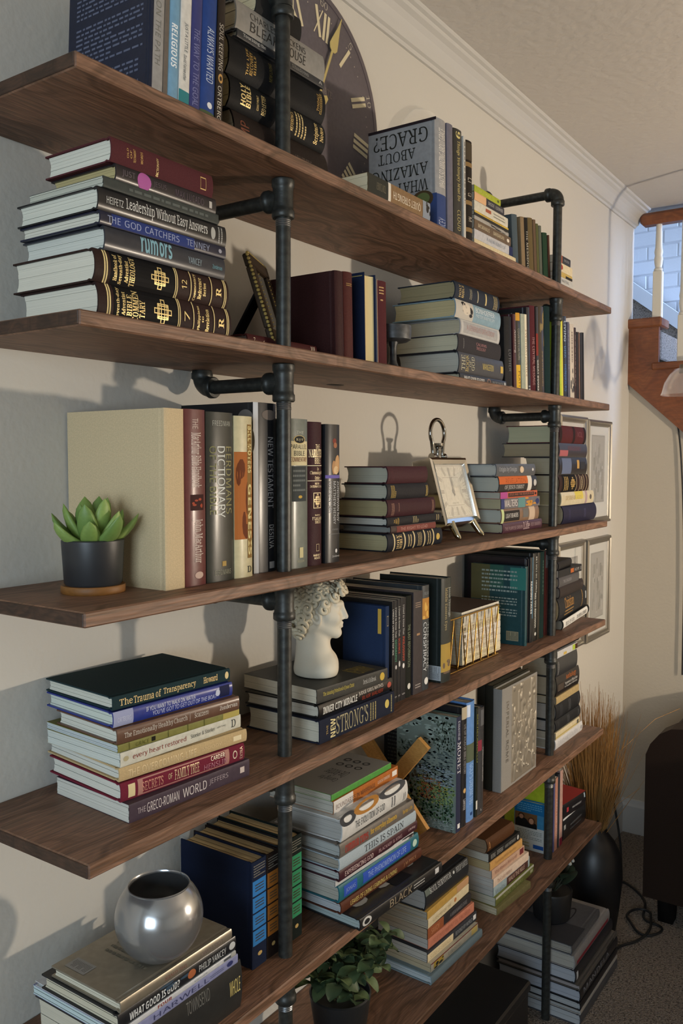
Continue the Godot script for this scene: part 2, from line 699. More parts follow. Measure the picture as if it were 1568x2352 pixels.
func ring_tris(inner: float, n := 20) -> PackedVector2Array:
	var out := PackedVector2Array()
	for i in n:
		var a := Vector2.from_angle(TAU * i / n)
		var c := Vector2.from_angle(TAU * (i + 1) / n)
		var m := Vector2(0.5, 0.5)
		if inner <= 0: out.append_array(PackedVector2Array([m, m + a / 2, m + c / 2]))
		else: out.append_array(PackedVector2Array([m + a * inner / 2, m + a / 2, m + c / 2, m + a * inner / 2, m + c / 2, m + c * inner / 2]))
	return out

# deco items: "t<turn><face><font>,x0,x1,y0,y1,colour,words"; p patch, d rows of small print, o disc, r ring, f frame, c cross ornament, i blotchy picture
func decorate(root: Node3D, b: Dictionary, deco: Array, pose: Transform3D, foil: bool) -> void:
	var lift := 0.00022
	var r2 := RandomNumberGenerator.new()
	for item in deco:
		var f: PackedStringArray = (item as String).split(",", true, 6)
		var code := f[0]
		var face := "T" if code.contains("T") else ("B" if code.contains("B") else "S")
		var kind := code[0]
		var k := 0
		var fk := "n"
		for ch in code.substr(1):
			if ch in "123": k = int(ch)
			elif ch in "sbg": fk = ch
		var r := Rect2(float(f[1]), float(f[3]), float(f[2]) - float(f[1]), float(f[4]) - float(f[3]))
		var col := f[5]
		lift += 0.00005
		var called := "title" if kind == "t" else ("small_print" if kind in ["d", "i"] else ("ornament" if kind == "c" else ("spine_label" if face == "S" else "cover_print")))
		var st := tool()
		match kind:
			"t": face_tris(st, b, face, r, word(f[6], fk), k, lift)
			"p": face_patch(st, b, face, r, lift)
			"o": face_tris(st, b, face, r, ring_tris(0), 0, lift)
			"r": face_tris(st, b, face, r, ring_tris(float(f[6]) if f.size() > 6 else 0.8), 0, lift)
			"f":
				var w := r.size.x * 0.05
				var h := r.size.y * 0.08
				for e in [Rect2(r.position, Vector2(r.size.x, h)), Rect2(r.position + Vector2(0, r.size.y - h), Vector2(r.size.x, h)), Rect2(r.position, Vector2(w, r.size.y)), Rect2(r.position + Vector2(r.size.x - w, 0), Vector2(w, r.size.y))]:
					face_patch(st, b, face, e, lift)
			"d":   # rows of small print, word by word
				r2.seed = hash(item)
				var n := int(f[6]) if f.size() > 6 else 3
				for row in n:
					var x := 0.0
					var stop := 1.0 if row % 4 != 3 else 0.55
					while x < stop:
						var w := r2.randf_range(0.03, 0.12)
						w = minf(w, stop - x)
						var a := Vector2(x, 1.0 - (row + 0.72) / n)
						var e := Vector2(w * 0.86, 0.42 / n)
						var q := Rect2(a, e)
						match k:
							1: q = Rect2(Vector2(1 - a.y - e.y, a.x), Vector2(e.y, e.x))
							2: q = Rect2(Vector2(1, 1) - a - e, e)
							3: q = Rect2(Vector2(a.y, 1 - a.x - e.x), Vector2(e.y, e.x))
						face_patch(st, b, face, Rect2(r.position + q.position * r.size, q.size * r.size), lift)
						x += w + 0.012
			"c":   # a cross ornament of outlined squares
				for e in [[0.38, 0.0, 0.62, 1.0], [0.0, 0.38, 1.0, 0.62], [0.18, 0.2, 0.3, 0.8], [0.7, 0.2, 0.82, 0.8], [0.2, 0.18, 0.8, 0.3], [0.2, 0.7, 0.8, 0.82]]:
					var q := Rect2(r.position + Vector2(e[0], e[1]) * r.size, Vector2(e[2] - e[0], e[3] - e[1]) * r.size)
					var tw := r.size * Vector2(0.045, 0.045)
					for s in [Rect2(q.position, Vector2(q.size.x, tw.y)), Rect2(q.position + Vector2(0, q.size.y - tw.y), Vector2(q.size.x, tw.y)), Rect2(q.position, Vector2(tw.x, q.size.y)), Rect2(q.position + Vector2(q.size.x - tw.x, 0), Vector2(tw.x, q.size.y))]:
						face_patch(st, b, face, s, lift)
			"i":   # blotches of a printed picture
				r2.seed = hash(item)
				var n := int(f[6]) if f.size() > 6 else 12
				var s := pow(1.0 / n, 0.5)
				for j in n:
					var c := Vector2(r2.randf(), r2.randf()) * 0.9
					var e := Vector2(r2.randf_range(0.4, 1.1), r2.randf_range(0.4, 1.1)) * s
					e = e.min(Vector2.ONE - c)
					face_tris(st, b, face, Rect2(r.position + c * r.size, e * r.size), ring_tris(0, 9), 0, lift)
		if kind == "t" and word(f[6], fk).is_empty(): continue
		var o := part(root, called, done(st), mat("foil" if foil and kind in ["t", "c"] else "ink", col), pose)
		if kind in ["d", "i"]: o.set_meta("kind", "stuff")

# g: x, y, z of the base's middle, spine length, thickness, depth, turn, way (0 lying, 1 upright, 2 upright upside down, 3 lying the other way up), lean
func book(kind: String, label: String, group: String, g: Array, style: String, col: String, page: String, deco := []) -> Node3D:
	var b := {"L": g[3], "T": g[4], "ht": g[4] / 2.0, "hw": g[5] / 2.0, "hard": true, "board": 0.0022, "over": 0.0035, "bulge": minf(g[4] * 0.1, 0.0042), "power": 2.6, "seed": fposmod(g[0] * 17.3 + g[1] * 5.1, 1.0)}
	if style == "paper":
		b.hard = false; b.board = 0.0006; b.over = 0.0004; b.bulge = 0.0007; b.power = 6.0
	elif style == "leather":
		b.bulge = minf(g[4] * 0.14, 0.006)
	elif style == "soft":
		b.hard = false; b.board = 0.0012; b.over = -0.0006; b.bulge = minf(g[4] * 0.2, 0.009); b.power = 2.6
	elif style == "flat":
		b.bulge = 0.001; b.power = 8.0
	if g[4] < 0.012:
		b.board = minf(b.board, 0.0012)
		b.bulge = minf(b.bulge, 0.001)
	var at := Vector3(g[0], g[1], g[2])
	var root := thing(kind, label, "book", at, g[6], group)
	var pose := Transform3D(Basis.IDENTITY, Vector3(0, b.ht, 0))
	match int(g[7]):
		1: pose = Transform3D(Basis(Vector3(0, 0, 1), -PI / 2), Vector3(0, b.L / 2, 0))
		2: pose = Transform3D(Basis(Vector3(0, 0, 1), PI / 2), Vector3(0, b.L / 2, 0))
		3: pose = Transform3D(Basis(Vector3(0, 0, 1), PI), Vector3(0, b.ht, 0))
	if g[8] != 0.0:
		var foot := Vector3(b.ht * signf(g[8]), 0, 0)   # it tips about the foot on the side it leans to
		var tip := Transform3D(Basis(Vector3(0, 0, 1), -g[8]), Vector3.ZERO)
		pose = Transform3D(Basis.IDENTITY, foot) * tip * Transform3D(Basis.IDENTITY, -foot) * pose
	var m := mat({"soft": "leather", "flat": "cloth"}.get(style, style), col)
	part(root, "cover", cover_mesh(b), m, pose)
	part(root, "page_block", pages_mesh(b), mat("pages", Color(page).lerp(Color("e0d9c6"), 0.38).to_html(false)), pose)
	if deco.size() > 0: decorate(root, b, deco, pose, style in ["leather", "cloth", "soft", "flat"])
	return root
# ---------------------------------------------------------------- the room
func setting() -> void:
	var white := mat("paint", "c6c2b9")
	struct("floor", "speckled beige carpet laid over the floor", box_mesh(Vector3(6.4, 0.1, 5.0)), mat("carpet"), Vector3(0.1, FLOOR - 0.05, 2.3))
	struct("ceiling", "textured off-white ceiling", box_mesh(Vector3(6.4, 0.12, 4.9)), mat("ceiling", "c0bbb4"), Vector3(0.0, CEIL + 0.06, 2.33))
	struct("wall_back", "plain off-white wall carrying the shelves", box_mesh(Vector3(6.13, 3.75, 0.12)), white, Vector3(0.065, 1.825, -0.06))
	# side wall with the window opening
	var st := tool()
	for r in [[0.0, -0.05, 4.8, 0.85], [0.0, 2.3, 4.8, 2.7], [0.0, 0.85, 0.9, 2.3], [2.5, 0.85, 4.8, 2.3]]:
		box(st, Vector3(-3.06, (r[1] + r[3]) / 2, (r[0] + r[2]) / 2), Vector3(0.12, r[3] - r[1], r[2] - r[0]))
	struct("wall_side", "side wall with a window", done(st), white)
	struct("wall_front", "wall across the room", box_mesh(Vector3(6.4, 2.8, 0.12)), white, Vector3(0.1, 1.33, 4.74))
	var win := thing("window", "white framed window with two panes in the side wall", "window", Vector3(-3.06, 0.85, 1.7))
	win.set_meta("kind", "structure")
	st = tool()
	for r in [[-0.8, 0.0, 0.8, 0.06], [-0.8, 1.39, 0.8, 1.45], [-0.8, 0.06, -0.74, 1.39], [0.74, 0.06, 0.8, 1.39], [-0.025, 0.06, 0.025, 1.39]]:
		box(st, Vector3(0, (r[1] + r[3]) / 2, (r[0] + r[2]) / 2), Vector3(0.07, r[3] - r[1], r[2] - r[0]), 0.004)
	part(win, "window_frame", done(st), mat("trim", "dddad2"))
	for s in [-1, 1]:
		part(win, "pane", box_mesh(Vector3(0.006, 1.33, 0.715), 0, Vector3(0, 0.725, 0.3825 * s)), mat("glass", "e8f0f4"))
	# far wall, cut away above the stair
	var poly := [Vector2(-0.12, -0.05), Vector2(4.8, -0.05), Vector2(4.8, CEIL + 0.05), Vector2(0.9, CEIL + 0.05), Vector2(0.9, 1.12), Vector2(-0.02, 1.955), Vector2(-0.12, 1.955)]
	struct("wall_far", "off-white wall under the stair", extrude_mesh(poly, 0.09, turn_to(Vector3(0, 0, 1), Vector3.UP, Vector3(1, 0, 0), Vector3(FAR, 0, 0))), mat("paint", "b9ae9c"))
	struct("wall_stairwell", "wall closing the stairwell", box_mesh(Vector3(1.3, 3.7, 0.1)), white, Vector3(3.85, 1.85, -1.75))
	struct("wall_stairwell_end", "wall at the foot of the stairwell", box_mesh(Vector3(1.1, 3.7, 0.1)), white, Vector3(3.75, 1.85, 3.05))
	struct("ceiling_stairwell", "ceiling over the stairwell", box_mesh(Vector3(1.3, 0.1, 4.9)), white, Vector3(3.77, 3.72, 0.65))
	struct("wall_header", "wall above the stair opening", box_mesh(Vector3(0.09, 1.05, 4.9)), white, Vector3(3.2, 3.2, 2.33))
	# crown moulding and skirting along the back wall, skirting on the far wall
	var crown := [Vector2(0, 2.598), Vector2(0.007, 2.598), Vector2(0.01, 2.606), Vector2(0.018, 2.609), Vector2(0.021, 2.617), Vector2(0.025, 2.627), Vector2(0.033, 2.638), Vector2(0.043, 2.648), Vector2(0.054, 2.654), Vector2(0.057, 2.661), Vector2(0.066, 2.664), Vector2(0.069, CEIL), Vector2(0, CEIL)]
	struct("trim_1", "white crown moulding under the ceiling", extrude_mesh(crown, 6.13, turn_to(Vector3(0, 0, 1), Vector3.UP, Vector3(1, 0, 0), Vector3(-3.0, 0, 0))), mat("trim", "bdbbb6"))
	var skirt := [Vector2(0, FLOOR), Vector2(0.014, FLOOR), Vector2(0.014, 0.085), Vector2(0.009, 0.096), Vector2(0.006, 0.112), Vector2(0, 0.114)]
	struct("baseboard_back", "white baseboard along the shelf wall", extrude_mesh(skirt, 6.1, turn_to(Vector3(0, 0, 1), Vector3.UP, Vector3(1, 0, 0), Vector3(-3.0, 0, 0))), mat("trim", "bdbbb6"))
	struct("baseboard_far", "white baseboard under the stair", extrude_mesh(skirt, 4.68, turn_to(Vector3(-1, 0, 0), Vector3.UP, Vector3(0, 0, 1), Vector3(FAR, 0, 0))), mat("trim", "bdbbb6"))

func stair() -> void:
	var up := turn_to(Vector3(0, 0, 1), Vector3.UP, Vector3(1, 0, 0), Vector3(FAR - 0.022, 0, 0))
	var s := thing("staircase", "wooden stair with stained stringer and carpeted steps", "staircase", Vector3(FAR, 0, 0))
	var inv := Transform3D(Basis.IDENTITY, Vector3(-FAR, 0, 0))
	# the stepped edge runs from the bottom up
	var edge := [Vector2(-0.02, 1.95), Vector2(0.9, 1.11), Vector2(0.9, 1.385)]
	for k in [3, 2, 1, 0]:
		edge.append(Vector2(0.125 + 0.22 * k, 1.985 - 0.2 * k))
		edge.append(Vector2(0.125 + 0.22 * k, 1.985 - 0.2 * (k - 1)) if k > 0 else Vector2(0.125, 2.165))
	edge.append(Vector2(-0.02, 2.165))
	edge[2] = Vector2(0.9, 1.385)
	part(s, "stringer", extrude_mesh(edge, 0.0218, inv * up), mat("oak"))
	part(s, "landing", box_mesh(Vector3(1.0, 0.12, 1.6), 0.005), mat("carpet"), Transform3D(Basis.IDENTITY, Vector3(0.58, 2.1, -0.69)))
	part(s, "landing_cap", box_mesh(Vector3(0.13, 0.04, 0.175), 0.006), mat("oak"), Transform3D(Basis.IDENTITY, Vector3(0.03, 2.185, 0.05)))
	for k in 4:
		var z := 0.125 + 0.22 * k
		part(s, "tread", box_mesh(Vector3(0.1, 0.03, 0.25), 0.005), mat("oak"), Transform3D(Basis.IDENTITY, Vector3(0.015, 2.0 - 0.2 * k, z + 0.1)))
		part(s, "step_carpet", box_mesh(Vector3(0.99, 0.2, 0.24), 0.012), mat("carpet"), Transform3D(Basis.IDENTITY, Vector3(0.575, 1.93 - 0.2 * k, z + 0.12)))
	var rail := thing("stair_railing", "stained handrail on cream turned balusters above the stair landing", "railing", Vector3(FAR + 0.03, 2.2, 0))
	part(rail, "handrail", box_mesh(Vector3(0.065, 0.05, 0.9), 0.012, Vector3(0, 0.425, 0.48)), mat("oak"))
	for k in 5:
		var z := 0.104 + 0.105 * k
		var foot := 0.005 if k == 0 else (-0.188 if k < 3 else -0.388)
		var prof := [[0, foot], [0.0, foot]]
		var st := tool()
		var b := foot + 0.2
		box(st, Vector3(0, (foot + b) / 2, 0), Vector3(0.036, b - foot, 0.036), 0.002)
		prof = [[0.017, b], [0.0185, b + 0.008], [0.013, b + 0.016], [0.016, b + 0.03], [0.0185, b + 0.05], [0.015, b + 0.065], [0.018, b + 0.08], [0.0145, b + 0.1], [0.012, 0.40]]
		lathe(st, prof, 16)
		part(rail, "baluster", done(st), mat("trim", "cfc8b8"), Transform3D(Basis.IDENTITY, Vector3(0, 0, z)))
	# upper flight seen through the opening
	var f := thing("upper_flight", "white skirt board and carpeted upper flight behind the balusters", "stair flight", Vector3(4.0, 2.165, 0))
	var line := func(z: float) -> float: return 2.566 - 0.784 * (z + 0.273) - 2.165
	var sk := [Vector2(-1.2, line.call(-1.2)), Vector2(-1.2, line.call(-1.2) - 0.085), Vector2(0.13, line.call(0.13) - 0.085), Vector2(0.13, line.call(0.13))]
	part(f, "skirt_board", extrude_mesh(sk, 0.16, turn_to(Vector3(0, 0, 1), Vector3.UP, Vector3(1, 0, 0))), mat("trim", "d8dade"))
	var cp := [Vector2(-1.2, line.call(-1.2) - 0.087), Vector2(-1.2, 0.002), Vector2(0.1, 0.002), Vector2(0.1, line.call(0.1) - 0.087)]
	part(f, "flight_carpet", extrude_mesh(cp, 0.15, turn_to(Vector3(0, 0, 1), Vector3.UP, Vector3(1, 0, 0), Vector3(0.005, 0, 0))), mat("carpet"))
	# painted brick wall
	var wall := struct("wall_brick", "white painted brick wall behind the stair", box_mesh(Vector3(0.1, 3.7, 4.8)), mat("paint", "c4c5c8"), Vector3(4.25, 1.85, 0.65))
	rng.seed = 12
	var variants := []
	for k in 4: variants.append(box_mesh(Vector3(0.014, 0.0725 - 0.0012 * k, 0.1575 - 0.002 * k), 0.0035))
	var bm := mat("paint", "cfd0d2")
	for row in 12:
		for c in 9:
			var z := -0.72 + 0.162 * c + (0.081 if row % 2 else 0.0) + rng.randf_range(-0.003, 0.003)
			part(wall, "brick", variants[rng.randi() % 4], bm, Transform3D(Basis(Vector3(1, 0, 0), rng.randf_range(-0.02, 0.02)), Vector3(-0.0475 + rng.randf_range(-0.0015, 0.001), 0.34 + 0.078 * row + rng.randf_range(-0.002, 0.002), z - 0.65)))

# ---------------------------------------------------------------- the shelving
func shelving() -> void:
	var u := thing("bookshelf", "dark stained plank shelves on black iron pipe uprights against the wall", "bookshelf", Vector3(LEN / 2, 0, 0))
	var wood := mat("wood")
	var iron := mat("iron", "40423f")
	var tops := [S1, S2, S3, S4, S5, S6]
	for y in tops:
		part(u, "shelf_board", box_mesh(Vector3(LEN - 0.002, THICK, DEPTH), 0.002), wood, Transform3D(Basis.IDENTITY, Vector3(0, y - THICK / 2, DEPTH / 2)))
		for e in [-1.0, 1.0]:   # end grain drinks more stain than the faces
			part(u, "end_grain", box_mesh(Vector3(0.0024, THICK - 0.003, DEPTH - 0.003), 0.0008), mat("wood", "8c847c"), Transform3D(Basis.IDENTITY, Vector3(e * (LEN / 2 - 0.0006), y - THICK / 2, DEPTH / 2)))
	part(u, "wood_knot", lathe_mesh([[0.0, -0.0012], [0.012, -0.001], [0.021, 0.0002], [0.0, 0.0002]], 20), mat("ink", "1f1510"), Transform3D(Basis.from_scale(Vector3(1.25, 1, 0.8)), Vector3(KNOT_X - LEN / 2, S2 - THICK, KNOT_Z)))
	for px in PIPE_X:
		var x: float = px - LEN / 2
		var last := 2.316
		for y in tops:
			part(u, "upright_pipe", tube_mesh([Vector3(x, y - THICK - 0.05, PIPE_Z), Vector3(x, last, PIPE_Z)], 0.0121, 20), iron)
			last = y - THICK - 0.055
			# tee under the board
			var st := tool()
			var t: float = y - THICK
			lathe(st, [[0.0, -0.062], [0.0172, -0.062], [0.0187, -0.06], [0.0187, -0.051], [0.0172, -0.049], [0.0166, -0.044], [0.0166, -0.018], [0.0172, -0.013], [0.0187, -0.011], [0.0187, -0.002], [0.0172, -0.0004], [0.0, -0.0004]], 24, Transform3D(Basis.IDENTITY, Vector3(x, t, PIPE_Z)))
			var back := turn_to(Vector3(1, 0, 0), Vector3(0, 0, -1), Vector3(0, 1, 0), Vector3(x, t - 0.031, PIPE_Z))
			lathe(st, [[0.0155, 0.0], [0.0155, 0.02], [0.0172, 0.024], [0.0185, 0.026], [0.0185, 0.033], [0.0172, 0.035], [0.0, 0.035]], 24, back)
			part(u, "tee_fitting", done(st), iron)
			part(u, "bracket_pipe", tube_mesh([Vector3(x, t - 0.031, PIPE_Z - 0.03), Vector3(x, t - 0.031, 0.05)], 0.0119, 20), iron)
			# threads showing below the tee
			st = tool()
			for k in 4: lathe(st, [[0.0119, -0.0015], [0.0128, 0.0], [0.0119, 0.0015]], 20, Transform3D(Basis.IDENTITY, Vector3(x, t - 0.065 - 0.003 * k, PIPE_Z)))
			part(u, "pipe_thread", done(st), mat("brushed", "8a8d90"))
			# elbow turning up into the board
			st = tool()
			var pts := []
			for k in 9:
				var a := PI / 2 * k / 8.0
				pts.append(Vector3(x, t - 0.031 + 0.021 * (1 - cos(a)), 0.05 - 0.021 * sin(a)))
			tube(st, pts, 0.0165, 20)
			lathe(st, [[0.0, -0.006], [0.0172, -0.006], [0.0187, -0.004], [0.0187, 0.004], [0.0172, 0.0095], [0.0, 0.0095]], 24, Transform3D(Basis.IDENTITY, Vector3(x, t - 0.01, 0.029)))
			lathe(st, [[0.0, -0.003], [0.0172, -0.003], [0.0187, -0.001], [0.0187, 0.007], [0.0172, 0.009], [0.0, 0.009]], 24, turn_to(Vector3(1, 0, 0), Vector3(0, 0, 1), Vector3(0, -1, 0), Vector3(x, t - 0.031, 0.05)))
			part(u, "elbow_fitting", done(st), iron)
		part(u, "upright_pipe", tube_mesh([Vector3(x, FLOOR + 0.004, PIPE_Z), Vector3(x, last, PIPE_Z)], 0.0121, 20), iron)
		# top elbow and arm to the wall
		var st := tool()
		var pts := []
		for k in 9:
			var a := PI / 2 * k / 8.0
			pts.append(Vector3(x, 2.318 + 0.02 * sin(a), PIPE_Z - 0.02 * (1 - cos(a))))
		tube(st, pts, 0.0166, 20)
		lathe(st, [[0.0, -0.014], [0.0172, -0.014], [0.0187, -0.012], [0.0187, -0.002], [0.0172, 0.0], [0.0, 0.0]], 24, Transform3D(Basis.IDENTITY, Vector3(x, 2.318, PIPE_Z)))
		lathe(st, [[0.0, 0.0], [0.0172, 0.0], [0.0187, 0.002], [0.0187, 0.012], [0.0172, 0.014], [0.0, 0.014]], 24, turn_to(Vector3(1, 0, 0), Vector3(0, 0, -1), Vector3(0, 1, 0), Vector3(x, 2.338, PIPE_Z - 0.02)))
		part(u, "elbow_fitting", done(st), iron)
		part(u, "bracket_pipe", tube_mesh([Vector3(x, 2.338, PIPE_Z - 0.03), Vector3(x, 2.338, 0.008)], 0.0119, 20), iron)
		part(u, "wall_flange", lathe_mesh([[0.0, 0.0], [0.042, 0.0], [0.043, 0.003], [0.041, 0.006], [0.019, 0.008], [0.0175, 0.02], [0.0, 0.02]]), iron, turn_to(Vector3(1, 0, 0), Vector3(0, 0, 1), Vector3(0, -1, 0), Vector3(x, 2.338, 0.0005)))

# ---------------------------------------------------------------- lettering on other things
func sign_text(parent: Node, called: String, text: String, kind: String, m: Material, r: Rect2, xf: Transform3D, turn := 0.0) -> void:
	var st := tool()
	var pts := word(text, kind)
	var c := r.get_center()
	for i in range(0, pts.size(), 3):
		var q := []
		for j in 3:
			var p := (pts[i + j] - Vector2(0.5, 0.5)) * r.size
			p = p.rotated(turn) + c
			q.append(xf * Vector3(p.x, p.y, 0))
		tri(st, q[0], q[1], q[2])
	part(parent, called, done(st), m)

func bar(st: SurfaceTool, a: Vector2, b: Vector2, w: float, z: float, w2 := -1.0) -> void:
	var n := (b - a).normalized().orthogonal()
	if w2 < 0: w2 = w
	var p := [a + n * w / 2, a - n * w / 2, b - n * w2 / 2, b + n * w2 / 2]
	var q := []
	for v in p: q.append(Vector3(v.x, v.y, z))
	quad_out(st, q[0], q[1], q[2], q[3], Vector3(0, 0, 1))

# ---------------------------------------------------------------- clocks
func wall_clock() -> void:
	var c := thing("wall_clock", "large round slate-purple clock with roman numerals on the wall behind the top shelf", "clock", Vector3(0.8, S1 + 0.0115, 0.0125))
	var lean := Transform3D(Basis.IDENTITY, Vector3(0, 0.0005, 0)) * Transform3D(Basis.IDENTITY, Vector3(0, 0.248, 0))
	var disc := [[0.0, -0.011], [0.2465, -0.011], [0.248, -0.0095], [0.248, -0.001], [0.2465, 0.0], [0.0, 0.0]]
	var face := turn_to(Vector3(1, 0, 0), Vector3(0, 0, 1), Vector3(0, -1, 0))
	var st := tool()
	lathe(st, disc, 72, face)
	part(c, "clock_face", done(st), mat("paper", "6a6268"), lean)
	st = tool()
	lathe(st, [[0.232, 0.0002], [0.2335, 0.0007], [0.235, 0.0002]], 72, face)
	part(c, "edge_ring", done(st), mat("ink", "4a434b"), lean)
	var cream := mat("ink", "d3c6a0")
	var tilt := -0.16
	var strokes := {1: "I", 2: "II", 3: "III", 4: "IIII", 5: "V", 6: "VI", 7: "VII", 8: "VIII", 9: "IX", 10: "X", 11: "XI", 12: "XII"}
	for h in strokes:
		var ang: float = PI / 2 - TAU * h / 12.0 + tilt
		var mid := Vector2.from_angle(ang) * 0.178
		st = tool()
		var out := Vector2.from_angle(ang)
		var side := Vector2(out.y, -out.x)   # clockwise
		var s: String = strokes[h]
		var total := 0.0
		for ch in s: total += 0.013 if ch == "I" else 0.03
		var x := -total / 2
		for ch in s:
			if ch == "I":
				var m := mid + side * (x + 0.0065)
				bar(st, m - out * 0.029, m + out * 0.029, 0.0082, 0.0008)
				x += 0.013
			elif ch == "V":
				bar(st, mid + side * (x + 0.003) + out * 0.029, mid + side * (x + 0.016) - out * 0.029, 0.009, 0.0008)
				bar(st, mid + side * (x + 0.027) + out * 0.029, mid + side * (x + 0.016) - out * 0.029, 0.003, 0.0008)
				x += 0.03
			else:
				bar(st, mid + side * (x + 0.003) + out * 0.029, mid + side * (x + 0.026) - out * 0.029, 0.009, 0.0008)
				bar(st, mid + side * (x + 0.026) + out * 0.029, mid + side * (x + 0.004) - out * 0.029, 0.003, 0.0009)
				x += 0.03
		part(c, "numeral", done(st), cream, lean)
		var p := Vector2.from_angle(ang) * 0.222
		sign_text(c, "minute_figure", str(h * 5), "s", mat("ink", "a89f92"), Rect2(p - Vector2(0.013, 0.008), Vector2(0.026 if h > 1 else 0.013, 0.016)), lean * Transform3D(Basis.IDENTITY, Vector3(0, 0, 0.0008)), ang - PI / 2)
	st = tool()
	for k in 60:
		var a := TAU * k / 60.0
		if k % 5: bar(st, Vector2.from_angle(a) * 0.2, Vector2.from_angle(a) * 0.2025, 0.0025, 0.0008)
	part(c, "minute_dots", done(st), mat("ink", "b9ae9c"), lean)
	sign_text(c, "dial_lettering", "HAMPTON GATE", "s", mat("ink", "8f8580"), Rect2(-0.06, 0.045, 0.125, 0.014), lean * Transform3D(Basis.IDENTITY, Vector3(0, 0, 0.0008)), tilt)
	sign_text(c, "dial_lettering", "CLOCK WORKS", "s", mat("ink", "77707a"), Rect2(-0.03, -0.12, 0.09, 0.012), lean * Transform3D(Basis.IDENTITY, Vector3(0, 0, 0.0008)), tilt)
	# spade hands
	for hd in [[1.16, 0.23, 0.014, 1.0], [-2.5, 0.17, 0.018, 0.8]]:
		var d := Vector2.from_angle(hd[0])
		var n := d.orthogonal()
		var ln: float = hd[1]
		var w: float = hd[2]
		var pts := []
		for e in [[-0.05, 0.004], [-0.035, 0.009], [-0.02, 0.004], [0.0, 0.006], [0.02, 0.003], [ln * 0.62, 0.0032], [ln * 0.63, 0.009], [ln * 0.67, w], [ln * 0.74, w * 0.8], [ln * 0.88, 0.004], [ln, 0.0007]]: pts.append(d * e[0] + n * e[1])
		for k in range(pts.size() - 1, -1, -1):
			var q: Vector2 = pts[k]
			pts.append(q - n * 2 * q.dot(n))
		part(c, "clock_hand", extrude_mesh(pts, 0.0012, lean * Transform3D(Basis.IDENTITY, Vector3(0, 0, 0.004 + 0.002 * hd[3]))), mat("foil", "c9b878"))
	st = tool()
	lathe(st, [[0.0, 0.0], [0.009, 0.0], [0.009, 0.007], [0.006, 0.009], [0.0, 0.009]], 20, lean * face)
	part(c, "hub", done(st), mat("foil", "c9b878"))

